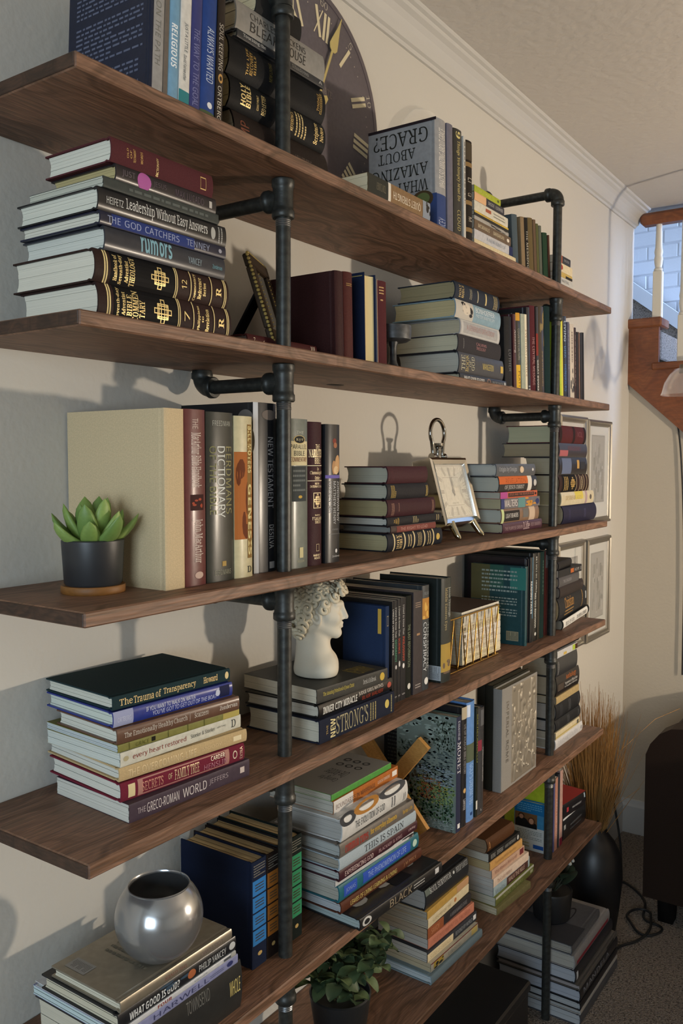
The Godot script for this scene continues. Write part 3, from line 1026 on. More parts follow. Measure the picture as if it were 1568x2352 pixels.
func table_clock() -> void:
	var c := thing("table_clock", "polished silver square clock with a shackle ring handle on the third shelf", "clock", Vector3(1.178, S3, 0.165), 0.0)
	var chrome := mat("chrome", "c4c2bc")
	var lean := Transform3D(Basis(Vector3(1, 0, 0), -0.27), Vector3(0, 0.033, 0.012))
	var w := 0.094
	var h := 0.166
	# bezel: four mitred rails round the dial, body behind
	var st := tool()
	var o := [Vector2(-w, 0), Vector2(w, 0), Vector2(w, h), Vector2(-w, h)]
	var cuts := [[0.0, 0.0, -0.004], [0.0, 0.003, 0.0], [0.006, 0.006, 0.0035], [0.016, 0.016, 0.0005], [0.018, 0.018, -0.006]]
	var ins := [0.0, 0.0015, 0.007, 0.0165, 0.019]
	var dep := [-0.045, 0.0, 0.003, 0.0005, -0.007]
	for k in 4:
		for j in 4:
			var q := []
			for e in [[k, j], [(k + 1) % 4, j], [(k + 1) % 4, j + 1], [k, j + 1]]:
				var v: Vector2 = o[e[0]]
				var ctr := Vector2(0, h / 2)
				var sgn := (v - ctr).sign()
				var p: Vector2 = v - sgn * ins[e[1]]
				q.append(Vector3(p.x, p.y, dep[e[1]]))
			quad(st, q[0], q[1], q[2], q[3])
	box(st, Vector3(0, h / 2, -0.0475), Vector3(2 * w - 0.001, h - 0.001, 0.005), 0.001)
	part(c, "case", done(st), chrome, lean)
	part(c, "dial", box_mesh(Vector3(2 * w - 0.03, h - 0.03, 0.002), 0, Vector3(0, h / 2, -0.0085)), mat("paper", "e8e1cd"), lean)
	st = tool()
	var ink := mat("ink", "6d6250")
	var z := -0.0073
	var c0 := Vector2(0, h / 2)
	var half := Vector2(w - 0.021, h / 2 - 0.021)
	for k in 60:
		var d := Vector2.from_angle(TAU * k / 60.0)
		var t := minf(half.x / maxf(absf(d.x), 1e-5), half.y / maxf(absf(d.y), 1e-5))
		if k % 5 != 0: bar(st, c0 + d * t * 0.97, c0 + d * t * 0.8 if k % 5 else c0 + d * t * 0.6, 0.0005, z)
		else:
			for e in [-0.003, 0.0, 0.003]: bar(st, c0 + d * t * 0.95 + d.orthogonal() * e, c0 + d * t * 0.62 + d.orthogonal() * e, 0.0012, z)
	for r in [1.0, 0.55]:
		var a: Vector2 = half * r
		for e in [[-a.x, -a.y, a.x, -a.y], [a.x, -a.y, a.x, a.y], [a.x, a.y, -a.x, a.y], [-a.x, a.y, -a.x, -a.y]]: bar(st, c0 + Vector2(e[0], e[1]), c0 + Vector2(e[2], e[3]), 0.0006, z)
	part(c, "dial_marks", done(st), ink, lean)
	sign_text(c, "dial_lettering", "since 1885", "s", ink, Rect2(-0.016, h / 2 - 0.03, 0.032, 0.004), lean * Transform3D(Basis.IDENTITY, Vector3(0, 0, z)))
	st = tool()
	bar(st, c0 - Vector2(0, 0.012), c0 + Vector2(-0.003, 0.06), 0.003, z + 0.001, 0.0008)
	bar(st, c0 + Vector2(0.002, -0.01), c0 + Vector2(0.004, 0.04), 0.004, z + 0.0015, 0.001)
	part(c, "clock_hands", done(st), mat("foil", "55504a"), lean)
	part(c, "hub", lathe_mesh([[0.0, 0.0], [0.006, 0.0], [0.005, 0.002], [0.0, 0.002]], 16), mat("brushed", "8a8680"), lean * turn_to(Vector3(1, 0, 0), Vector3(0, 0, 1), Vector3(0, -1, 0), Vector3(0, h / 2, z)))
	part(c, "glass", box_mesh(Vector3(2 * w - 0.034, h - 0.034, 0.0012), 0, Vector3(0, h / 2, -0.0035)), mat("glass", "f0f4f4"), lean)
	# shackle ring
	st = tool()
	var pts := []
	for k in 25:
		var a := lerpf(-0.62, PI + 0.62, k / 24.0)
		pts.append(Vector3(cos(a) * 0.035, 0.064 + sin(a) * 0.033, 0))
	pts.push_front(Vector3(0.0235, 0.02, 0))
	pts.push_front(Vector3(0.024, 0.006, 0))
	pts.push_back(Vector3(-0.0235, 0.02, 0))
	pts.push_back(Vector3(-0.024, 0.006, 0))
	tube(st, pts, 0.0048, 12)
	part(c, "shackle", done(st), mat("chrome", "8d8b86"), lean * Transform3D(Basis(Vector3(1, 0, 0), 0.24), Vector3(-0.012, h - 0.001, -0.022)))
	st = tool()
	tube(st, [Vector3(-0.029, 0.008, 0), Vector3(0.029, 0.008, 0)], 0.004, 12)
	for s in [-1.0, 1.0]:
		lathe(st, [[0.0, -0.005], [0.0085, -0.005], [0.009, 0.0], [0.0085, 0.005], [0.0, 0.005]], 16, turn_to(Vector3(0, 1, 0), Vector3(1, 0, 0), Vector3(0, 0, -1), Vector3(0.027 * s, 0.008, 0)))
	lathe(st, [[0.0, 0.0], [0.012, 0.0], [0.009, 0.006], [0.007, 0.014], [0.009, 0.024], [0.006, 0.029], [0.014, 0.034], [0.015, 0.04], [0.0, 0.04]], 20)
	part(c, "post", done(st), mat("chrome", "9a9892"), lean * Transform3D(Basis(Vector3(1, 0, 0), 0.24), Vector3(-0.012, h - 0.001, -0.022)))
	for s in [-1.0, 1.0]:
		part(c, "leg", tube_mesh([Vector3(0.055 * s, 0.04, 0.006), Vector3(0.057 * s, 0.03, 0.012), Vector3(0.06 * s, 0.012, 0.024), Vector3(0.061 * s, 0.0065, 0.03), Vector3(0.061 * s, 0.003, 0.033)], [0.009, 0.0085, 0.0075, 0.0062, 0.003], 14), mat("chrome", "b9b39a"))
	part(c, "rear_leg", tube_mesh([Vector3(0, 0.06, -0.045), Vector3(0, 0.006, -0.085)], 0.006, 12), chrome)

# ---------------------------------------------------------------- things on the shelves
func framed(called: String, label: String, at: Vector3, w: float, h: float, group: String, print_seed: int) -> void:
	var f := thing(called, label, "picture", at, 0.0, group)
	var o := [Vector2(-w / 2, 0), Vector2(w / 2, 0), Vector2(w / 2, h), Vector2(-w / 2, h)]
	var ins := [0.0, 0.002, 0.01, 0.014, 0.022, 0.026]
	var dep := [0.0, 0.016, 0.02, 0.015, 0.013, 0.008]
	for k in 4:
		var st := tool()
		for j in 5:
			var q := []
			for e in [[k, j], [(k + 1) % 4, j], [(k + 1) % 4, j + 1], [k, j + 1]]:
				var p: Vector2 = o[e[0]] - (o[e[0]] - Vector2(0, h / 2)).sign() * ins[e[1]]
				q.append(Vector3(p.x, p.y, dep[e[1]]))
			quad(st, q[0], q[1], q[2], q[3])
		part(f, "frame_rail", done(st), mat("brushed", "8f8a80"))
	part(f, "mat_board", box_mesh(Vector3(w - 0.05, h - 0.05, 0.003), 0, Vector3(0, h / 2, 0.0055)), mat("paint", "d8d8d2"))
	var pw := w * 0.5
	var ph := h * 0.62
	part(f, "print_edge", box_mesh(Vector3(pw + 0.012, ph + 0.012, 0.001), 0, Vector3(0, h * 0.53, 0.0075)), mat("ink", "77746e"))
	part(f, "print", box_mesh(Vector3(pw, ph, 0.001), 0, Vector3(0, h * 0.53, 0.008)), mat("ink", "8f8b84"))
	var r2 := RandomNumberGenerator.new()
	r2.seed = print_seed
	for tone_ in ["6d6a66", "55524e", "a8a49c", "45423f"]:
		var st := tool()
		for k in 9:
			var c := Vector2(r2.randf_range(-0.42, 0.42) * pw, h * 0.53 + r2.randf_range(-0.42, 0.36) * ph)
			var e := Vector2(r2.randf_range(0.04, 0.13) * pw, r2.randf_range(0.05, 0.22) * ph)
			bar(st, c - Vector2(0, e.y / 2), c + Vector2(0, minf(e.y / 2, h * 0.53 + ph / 2 - c.y)), minf(e.x, pw - 2 * absf(c.x)), 0.00862 + 0.00003 * k, -1)
		part(f, "print_tone", done(st), mat("ink", tone_))
	part(f, "glass", box_mesh(Vector3(w - 0.05, h - 0.05, 0.001), 0, Vector3(0, h / 2, 0.0105)), mat("glass", "eef2f2"))

func beaded_frame() -> void:
	var f := thing("photo_frame", "dark beaded photo frame leaning on its easel leg behind the first pipe", "picture frame", Vector3(0.487, S2 + 0.0168, 0.148), 0.44)
	var lean := Transform3D(Basis(Vector3(1, 0, 0), -0.3), Vector3(0, 0.003, 0.02))
	var w := 0.12
	var h := 0.15
	var st := tool()
	for r in [[-w / 2, 0.0, w / 2, 0.022], [-w / 2, h - 0.022, w / 2, h], [-w / 2, 0.022, -w / 2 + 0.022, h - 0.022], [w / 2 - 0.022, 0.022, w / 2, h - 0.022]]:
		box(st, Vector3((r[0] + r[2]) / 2, (r[1] + r[3]) / 2, 0), Vector3(r[2] - r[0], r[3] - r[1], 0.012), 0.002)
	part(f, "frame", done(st), mat("leather", "3a2e22"), lean)
	st = tool()
	var ball := [[0.0, -0.0032], [0.0022, -0.0022], [0.0031, 0.0], [0.0022, 0.0022], [0.0, 0.0032]]
	var n := 0
	for e in [[Vector2(-w / 2, 0), Vector2(w / 2, 0)], [Vector2(w / 2, 0), Vector2(w / 2, h)], [Vector2(w / 2, h), Vector2(-w / 2, h)], [Vector2(-w / 2, h), Vector2(-w / 2, 0)]]:
		var steps := int((e[1] - e[0]).length() / 0.0068)
		for k in steps:
			var p: Vector2 = e[0].lerp(e[1], (k + 0.5) / steps)
			lathe(st, ball, 8, Transform3D(Basis.IDENTITY, Vector3(p.x, p.y, 0.003)))
			n += 1
	for e in [[0.026, 0.026], [-0.026, 0.026]]:
		for k in 14: lathe(st, [[0.0, -0.0016], [0.0016, 0.0], [0.0, 0.0016]], 6, Transform3D(Basis.IDENTITY, Vector3(e[0] * 1.3, 0.026 + k * 0.007, 0.0065)))
	part(f, "beads", done(st), mat("foil", "b09a58"), lean)
	part(f, "photo", box_mesh(Vector3(w - 0.043, h - 0.043, 0.002), 0, Vector3(0, h / 2, -0.002)), mat("paper", "5c5a55"), lean)
	part(f, "mount", box_mesh(Vector3(w - 0.04, h - 0.04, 0.002), 0, Vector3(0, h / 2, -0.0045)), mat("ink", "1d1c1b"), lean)
	st = tool()
	box(st, Vector3(0, -0.05, 0), Vector3(0.045, 0.1, 0.004), 0.001)
	part(f, "easel_leg", done(st), mat("ink", "17171a"), Transform3D(Basis(Vector3(1, 0, 0), 0.5), Vector3(0, 0.09, -0.017)))

func candle_holder() -> void:
	var c := thing("candle_holder", "dark metal pedestal candle holder between maroon book and grey stack", "candle holder", Vector3(0.868, S2, 0.165))
	part(c, "base", lathe_mesh([[0.0, 0.0], [0.034, 0.0], [0.035, 0.004], [0.026, 0.009], [0.012, 0.018], [0.008, 0.03], [0.0075, 0.055], [0.011, 0.068], [0.0, 0.07]]), mat("iron", "4b4d50"))
	part(c, "dish", lathe_mesh([[0.0, 0.068], [0.03, 0.068], [0.037, 0.072], [0.0385, 0.084], [0.0385, 0.1], [0.036, 0.1], [0.035, 0.086], [0.0, 0.083]]), mat("iron", "5a5d60"))

func succulent() -> void:
	var s := thing("potted_succulent", "small green succulent in a black pot on a wooden saucer", "succulent", Vector3(0.118, S3, 0.135))
	part(s, "saucer", lathe_mesh([[0.0, 0.0], [0.043, 0.0], [0.044, 0.0015], [0.044, 0.0095], [0.043, 0.011], [0.0, 0.011]], 40), mat("pine", "b3a28a"))
	part(s, "pot", lathe_mesh([[0.0, 0.011], [0.0375, 0.011], [0.0395, 0.014], [0.0425, 0.07], [0.0425, 0.0725], [0.041, 0.074], [0.039, 0.073], [0.037, 0.062], [0.0, 0.06]], 44), mat("ceramic", "26282b"))
	part(s, "soil", lathe_mesh([[0.0, 0.066], [0.02, 0.066], [0.0372, 0.0645]], 24), mat("cloth", "2c2a20"))
	rng.seed = 8
	for ring in [[8, 1.22, 0.068, 0.0], [6, 0.8, 0.07, 0.4], [4, 0.42, 0.068, 0.2], [1, 0.06, 0.062, 0.9]]:
		for k in ring[0]:
			var a: float = TAU * k / ring[0] + ring[3] + rng.randf_range(-0.15, 0.15)
			var t: float = ring[1] + rng.randf_range(-0.12, 0.12)
			var ln: float = ring[2] * rng.randf_range(0.85, 1.1)
			var dir := Vector3(cos(a), 0, sin(a))
			var st := tool()
			var rows := []
			for i in 9:
				var q := i / 8.0
				var bend := t * (0.75 + 0.35 * (1 - q))
				var p := Vector3(0, 0.066, 0) + dir * (0.006 + ln * q * sin(bend)) + Vector3.UP * ln * q * cos(bend)
				var wd := 0.0142 * pow(maxf(sin(PI * (0.14 + 0.86 * pow(q, 1.05))), 0.0), 0.55) + 0.0002
				if i == 8: wd = 0.0003
				var sd := Vector3.UP.cross(dir)
				var nm := (Vector3.UP * sin(bend) - dir * cos(bend)).normalized()
				var ringp := []
				for j in 10:
					var b := TAU * j / 10
					ringp.append(p + sd * cos(b) * wd + nm * sin(b) * wd * (0.3 if sin(b) > 0 else 0.55))
				rows.append([p, ringp])
			st.set_smooth_group(1)
			for i in 8:
				for j in 10:
					var j2 := (j + 1) % 10
					quad_out(st, rows[i][1][j], rows[i][1][j2], rows[i + 1][1][j2], rows[i + 1][1][j], (rows[i][1][j] + rows[i + 1][1][j2]) / 2 - (rows[i][0] + rows[i + 1][0]) / 2)
			part(s, "leaf", done(st), mat("leaf", ["7d9a4c", "8aa657", "6f8f47"][k % 3]))

func votive() -> void:
	var v := thing("candle_globe", "round mercury glass candle globe on the silver book", "candle holder", Vector3(0.165, S5 + SILVER_TOP, 0.208))
	var prof := [[0.0, 0.0], [0.024, 0.0]]
	for k in 25:
		var a := lerpf(-1.22, 0.8, k / 24.0)
		prof.append([cos(a) * 0.066, 0.062 + sin(a) * 0.066])
	prof.append([0.0465, 0.1115])
	prof.append([0.0455, 0.1122])
	prof.append([0.0445, 0.1108])
	for k in 20:
		var a := lerpf(0.8, -1.25, k / 19.0)
		prof.append([cos(a) * 0.0635, 0.062 + sin(a) * 0.0635])
	prof.append([0.0, 0.004])
	var m := mat("chrome", "a2a4a6").duplicate()
	m.roughness = 0.16
	m.metallic = 0.78
	m.roughness_texture = tx.smudge
	m.roughness = 0.5
	m.uv1_triplanar = true
	m.uv1_scale = Vector3.ONE * 6
	for e in prof:
		e[0] *= 0.94
		e[1] *= 0.94
	part(v, "globe", lathe_mesh(prof, 56), m)
	part(v, "candle", lathe_mesh([[0.0, 0.004], [0.02, 0.004], [0.0205, 0.02], [0.0, 0.02]], 24), mat("plaster", "b9b4a4"))

func bust() -> void:
	var b := thing("plaster_bust", "white plaster head of a curly haired youth in profile on three books", "bust", Vector3(0.628, S4 + BUST_TOP, 0.145), 0.61)
	var cell := 0.0023
	var lo := Vector3(-0.052, -0.001, -0.056)
	var n := Vector3i(46, 76, 54)
	var cap := func(p: Vector3, a: Vector3, c: Vector3, r0: float, r1: float) -> float:
		var d := c - a
		var t := clampf((p - a).dot(d) / d.length_squared(), 0, 1)
		return (p - a - d * t).length() - lerpf(r0, r1, t)
	var ell := func(p: Vector3, c: Vector3, r: Vector3) -> float:
		var q := (p - c) / r
		var l := q.length()
		return (l - 1.0) * minf(r.x, minf(r.y, r.z)) if l < 1e-3 else l * (l - 1.0) / (q / r).length()
	var sm := func(a: float, c: float, k: float) -> float:
		var h := maxf(k - absf(a - c), 0.0) / k
		return minf(a, c) - h * h * k * 0.25
	var field := func(p: Vector3) -> float:
		var s := Vector3(absf(p.x), p.y, p.z)
		var d: float = ell.call(p, Vector3(0, 0.128, -0.003), Vector3(0.037, 0.043, 0.046))
		d = sm.call(d, ell.call(p, Vector3(0, 0.108, 0.018), Vector3(0.0285, 0.036, 0.03)), 0.012)
		d = sm.call(d, cap.call(s, Vector3(0.026, 0.098, 0.002), Vector3(0.006, 0.0775, 0.036), 0.011, 0.008), 0.012)
		d = sm.call(d, cap.call(p, Vector3(0, 0.0765, 0.0385), Vector3(0, 0.0775, 0.0395), 0.008, 0.008), 0.008)
		d = sm.call(d, cap.call(s, Vector3(0.017, 0.11, 0.033), Vector3(0.022, 0.114, 0.022), 0.011, 0.012), 0.01)
		# sockets, brow, eyes
		d = -sm.call(-d, cap.call(s, Vector3(0.0125, 0.124, 0.052), Vector3(0.018, 0.123, 0.049), 0.0085, 0.0075) , 0.006) if p.z > 0.03 else d
		d = sm.call(d, cap.call(s, Vector3(0.004, 0.1335, 0.0465), Vector3(0.02, 0.1345, 0.037), 0.0048, 0.004), 0.006)
		d = sm.call(d, cap.call(s, Vector3(0.0135, 0.1235, 0.0385), Vector3(0.0145, 0.1235, 0.038), 0.0062, 0.0062), 0.002)
		d = sm.call(d, cap.call(s, Vector3(0.0085, 0.127, 0.0437), Vector3(0.02, 0.126, 0.0375), 0.0018, 0.0018), 0.002)
		# nose and lips
		d = sm.call(d, cap.call(p, Vector3(0, 0.134, 0.0455), Vector3(0, 0.1085, 0.0555), 0.0042, 0.0052), 0.006)
		d = sm.call(d, cap.call(s, Vector3(0.0055, 0.1065, 0.0495), Vector3(0.006, 0.106, 0.047), 0.0036, 0.003), 0.003)
		d = sm.call(d, cap.call(s, Vector3(0.0, 0.0965, 0.0485), Vector3(0.009, 0.0945, 0.043), 0.0032, 0.002), 0.003)
		d = sm.call(d, cap.call(s, Vector3(0.0, 0.0905, 0.0475), Vector3(0.0075, 0.0915, 0.0435), 0.0034, 0.002), 0.003)
		d = -sm.call(-d, cap.call(s, Vector3(0.0, 0.0937, 0.0525), Vector3(0.009, 0.0932, 0.0475), 0.0016, 0.0012), 0.0015) if p.z > 0.035 else d
		# ear
		var e := Vector3(0.0365, 0.114, 0.0)
		var er := Vector2((s.y - e.y) / 1.5, s.z - e.z + (s.y - e.y) * 0.25)
		var tor := Vector2(er.length() - 0.0075, s.x - e.x - 0.002).length() - 0.0028
		d = sm.call(d, tor, 0.003)
		# neck and the flared foot
		d = sm.call(d, cap.call(p, Vector3(0, 0.1, -0.012), Vector3(0, 0.035, -0.004), 0.0265, 0.029), 0.014)
		d = sm.call(d, cap.call(s, Vector3(0.028, 0.098, -0.012), Vector3(0.006, 0.035, 0.022), 0.006, 0.007), 0.012)
		d = sm.call(d, cap.call(p, Vector3(0, 0.06, -0.006), Vector3(0, 0.012, -0.008), 0.029, 0.035), 0.012)
		d = sm.call(d, ell.call(s, Vector3(0.013, 0.012, 0.006), Vector3(0.036, 0.026, 0.036)), 0.018)
		d = sm.call(d, cap.call(s, Vector3(0.012, 0.024, 0.024), Vector3(0.03, 0.014, 0.012), 0.012, 0.012), 0.012)
		return maxf(d, 0.0005 - p.y)
	# one vertex in each cell the surface crosses, one quad round each crossed edge; only the blocks near the surface are looked at
	var val := PackedFloat32Array()
	val.resize((n.x + 1) * (n.y + 1) * (n.z + 1))
	val.fill(1.0)
	var at := func(i: int, j: int, k: int) -> int: return (i * (n.y + 1) + j) * (n.z + 1) + k
	var step := 6
	var near := 0.5 * step * cell * 1.7321 * 1.5 + cell * 5.0
	for bi in range(0, n.x + 1, step):
		for bj in range(0, n.y + 1, step):
			for bk in range(0, n.z + 1, step):
				var mid := lo + Vector3(bi + step / 2.0, bj + step / 2.0, bk + step / 2.0) * cell
				var dm: float = field.call(mid)
				var close := absf(dm) < near
				for i in range(bi, mini(bi + step, n.x + 1)):
					for j in range(bj, mini(bj + step, n.y + 1)):
						for k in range(bk, mini(bk + step, n.z + 1)):
							val[at.call(i, j, k)] = field.call(lo + Vector3(i, j, k) * cell) if close else dm
	var ids := {}
	var verts := PackedVector3Array()
	for i in n.x:
		for j in n.y:
			for k in n.z:
				var inside := 0
				var v8 := []
				for c in 8:
					var v := val[at.call(i + (c & 1), j + ((c >> 1) & 1), k + (c >> 2))]
					v8.append(v)
					if v < 0: inside += 1
				if inside == 0 or inside == 8: continue
				var sum := Vector3.ZERO
				var cnt := 0
				for e in [[0, 1], [2, 3], [4, 5], [6, 7], [0, 2], [1, 3], [4, 6], [5, 7], [0, 4], [1, 5], [2, 6], [3, 7]]:
					var a: float = v8[e[0]]
					var c: float = v8[e[1]]
					if (a < 0) == (c < 0): continue
					var pa := Vector3(e[0] & 1, (e[0] >> 1) & 1, e[0] >> 2)
					var pc := Vector3(e[1] & 1, (e[1] >> 1) & 1, e[1] >> 2)
					sum += pa.lerp(pc, a / (a - c))
					cnt += 1
				ids[Vector3i(i, j, k)] = verts.size()
				verts.append(lo + (Vector3(i, j, k) + sum / cnt) * cell)
	var st := tool()
	st.set_smooth_group(1)
	for c in ids:
		var q: Vector3i = c
		for ax in 3:
			var e := q
			e[ax] += 1
			var va := val[at.call(q.x, q.y, q.z)]
			var vb := val[at.call(e.x, e.y, e.z)]
			if (va < 0) == (vb < 0): continue
			var u := Vector3i.ZERO
			var w := Vector3i.ZERO
			u[(ax + 1) % 3] = 1
			w[(ax + 2) % 3] = 1
			var ks := [q, q - u, q - u - w, q - w]
			var ok := true
			for s in ks: ok = ok and ids.has(s)
			if not ok: continue
			if va >= 0: ks.reverse()
			quad(st, verts[ids[ks[0]]], verts[ids[ks[1]]], verts[ids[ks[2]]], verts[ids[ks[3]]])
	part(b, "head", done(st), mat("plaster", "cfc9b8"))
	# carved curls over the skull
	rng.seed = 77
	st = tool()
	var count := 150
	for k in count:
		var y := 1.0 - 1.55 * (k + 0.5) / count
		var a := k * 2.39996
		var d := Vector3(cos(a) * sqrt(maxf(0, 1 - y * y)), y, sin(a) * sqrt(maxf(0, 1 - y * y)))
		if d.z > 0.2 and d.y < 0.5: continue           # the face
		if d.z > -0.15 and d.y < 0.15: continue        # ears and jaw
		var c := Vector3(0, 0.128, -0.003) + d * Vector3(0.037, 0.041, 0.045)
		var nrm := (d / Vector3(0.037, 0.041, 0.045)).normalized()
		var t1 := nrm.cross(Vector3(0.3, 1, 0.2)).normalized()
		var t2 := nrm.cross(t1)
		var big := rng.randf_range(0.008, 0.0125)
		var spin := rng.randf_range(0, TAU)
		var way := 1.0 if rng.randf() > 0.4 else -1.0
		var pts := []
		var rad := []
		for i in 17:
			var q := i / 16.0
			var ang := spin + way * q * TAU * 1.45
			var rr := big * (1.0 - 0.82 * q)
			pts.append(c + (t1 * cos(ang) + t2 * sin(ang)) * rr + nrm * (0.0005 + 0.0085 * q + 0.003 * (1.0 if d.z > 0.1 and d.y > 0.3 else 0.0)))
			rad.append(lerpf(0.0028, 0.0048, sin(PI * minf(1.0, q * 1.2))) * (1.0 if i > 0 and i < 16 else 0.4))
		tube(st, pts, rad, 7)
	# locks falling over the brow and behind the ears
	for e in [[-0.02, 0.155, 0.041], [-0.008, 0.158, 0.046], [0.004, 0.157, 0.047], [0.015, 0.155, 0.043], [0.026, 0.149, 0.033], [-0.029, 0.147, 0.03], [0.036, 0.138, 0.014], [-0.036, 0.138, 0.014], [0.038, 0.13, -0.014], [-0.038, 0.13, -0.014], [0.034, 0.103, -0.022], [-0.034, 0.103, -0.022], [0.025, 0.09, -0.033], [-0.025, 0.09, -0.033], [0.01, 0.088, -0.039], [-0.01, 0.088, -0.039], [0.036, 0.115, -0.022], [-0.036, 0.115, -0.022], [0.037, 0.127, 0.012], [-0.037, 0.127, 0.012], [0.0, 0.166, 0.042], [0.012, 0.165, 0.039], [-0.013, 0.165, 0.039], [0.034, 0.094, -0.024], [-0.034, 0.094, -0.024], [0.03, 0.083, -0.03], [-0.03, 0.083, -0.03], [0.038, 0.121, -0.012], [-0.038, 0.121, -0.012]]:
		var c := Vector3(e[0], e[1], e[2])
		var nrm := (c - Vector3(0, 0.125, -0.005)).normalized()
		var t1 := nrm.cross(Vector3.UP).normalized()
		var t2 := nrm.cross(t1)
		var pts := []
		var rad := []
		var way := 1.0 if rng.randf() > 0.5 else -1.0
		var spin := rng.randf_range(0, TAU)
		for i in 17:
			var q := i / 16.0
			var ang := spin + way * q * TAU * 1.5
			pts.append(c + (t1 * cos(ang) + t2 * sin(ang)) * 0.0108 * (1 - 0.85 * q) + nrm * (0.004 + 0.007 * q))
			rad.append(lerpf(0.0026, 0.0046, sin(PI * minf(1.0, q * 1.15))) * (1.0 if i > 0 and i < 16 else 0.4))
		tube(st, pts, rad, 7)
	part(b, "hair", done(st), mat("plaster", "cfc6ad"))

func glassware() -> void:
	var cup := thing("glass_cup", "clear glass votive cup between two stacks on the fourth shelf", "glass", Vector3(0.405, S4, 0.095))
	part(cup, "cup_body", lathe_mesh([[0.0, 0.0], [0.02, 0.0], [0.022, 0.004], [0.028, 0.03], [0.034, 0.06], [0.035, 0.082], [0.0335, 0.083], [0.032, 0.06], [0.0265, 0.03], [0.02, 0.009], [0.0, 0.008]], 36), mat("glass", "e8eeee"))
	var g := thing("glass_goblet", "cut glass candlestick behind the gilt-edged volumes", "glass", Vector3(0.40, S5, 0.022))
	part(g, "goblet_body", lathe_mesh([[0.0, 0.0], [0.017, 0.0], [0.017, 0.004], [0.006, 0.012], [0.005, 0.09], [0.009, 0.12], [0.006, 0.15], [0.012, 0.2], [0.017, 0.24], [0.0165, 0.262], [0.015, 0.262], [0.0, 0.225]], 28), mat("glass", "e8eeee"))
	var d := thing("glass_plate", "round clear glass plate standing behind the upside-down grey cover", "plate", Vector3(1.3, S1, 0.03))
	var st := tool()
	lathe(st, [[0.0, 0.0], [0.2, 0.0], [0.204, 0.002], [0.205, 0.006], [0.203, 0.008], [0.199, 0.006], [0.0, 0.004]], 64, Transform3D(Basis(Vector3(1, 0, 0), PI / 2 - 0.09), Vector3(0, 0.2055, 0.0)))
	part(d, "plate_disc", done(st), mat("glass", "f4f4ee"))

func wire_basket() -> void:
	var b := thing("wire_basket", "gold wire basket of zigzag rods holding paperbacks", "basket", Vector3(1.207, S4, 0.11))
	var gold := mat("brushed", "a8843f")
	var w := 0.145
	var z0 := -0.08
	var z1 := 0.08
	var h := 0.128
	var rim := [Vector3(-w, h, z1), Vector3(w, h, z1), Vector3(w, h, z0), Vector3(-w, h, z0), Vector3(-w, h, z1)]
	var st := tool()
	for i in 4: tube(st, [rim[i], rim[i + 1]], 0.0022, 8)
	part(b, "rim", done(st), gold)
	st = tool()
	for i in 4: tube(st, [rim[i] - Vector3(0, h - 0.0025, 0), rim[i + 1] - Vector3(0, h - 0.0025, 0)], 0.0015, 8)
	for k in 5: tube(st, [Vector3(-w + 0.06 * (k + 0.5), 0.0025, z0), Vector3(-w + 0.06 * (k + 0.5), 0.0025, z1)], 0.0018, 6)
	part(b, "base_wires", done(st), gold)
	for side in [[rim[0], rim[1], 7], [rim[1], rim[2], 4], [rim[2], rim[3], 7], [rim[3], rim[4], 4]]:
		var n: int = side[2]
		for k in n:
			var a: Vector3 = side[0].lerp(side[1], k / float(n))
			var m: Vector3 = side[0].lerp(side[1], (k + 0.5) / float(n))
			var c: Vector3 = side[0].lerp(side[1], (k + 1.0) / float(n))
			var dn := Vector3(0, h - 0.003, 0)
			part(b, "zigzag_wire", tube_mesh([a, m - dn, c], 0.00145, 6), gold)

func x_stand() -> void:
	var s := thing("crossed_stand", "crossed pine slats leaning against the green art book", "book stand", Vector3(0.985, S5, 0.095))
	var pl := func(a: Vector2, c: Vector2) -> Array:
		var d := (c - a).normalized()
		var n := d.orthogonal() * 0.0165
		return [a + n, c + n, c - n, a - n]
	part(s, "slat", extrude_mesh(pl.call(Vector2(-0.078, 0.208), Vector2(0.088, 0.013)), 0.012, turn_to(Vector3(0, 0, 1), Vector3.UP, Vector3(-1, 0, 0))), mat("pine"))
	part(s, "slat", extrude_mesh(pl.call(Vector2(0.082, 0.212), Vector2(-0.078, 0.013)), 0.012, turn_to(Vector3(0, 0, 1), Vector3.UP, Vector3(-1, 0, 0), Vector3(0.0125, 0, 0))), mat("pine"))

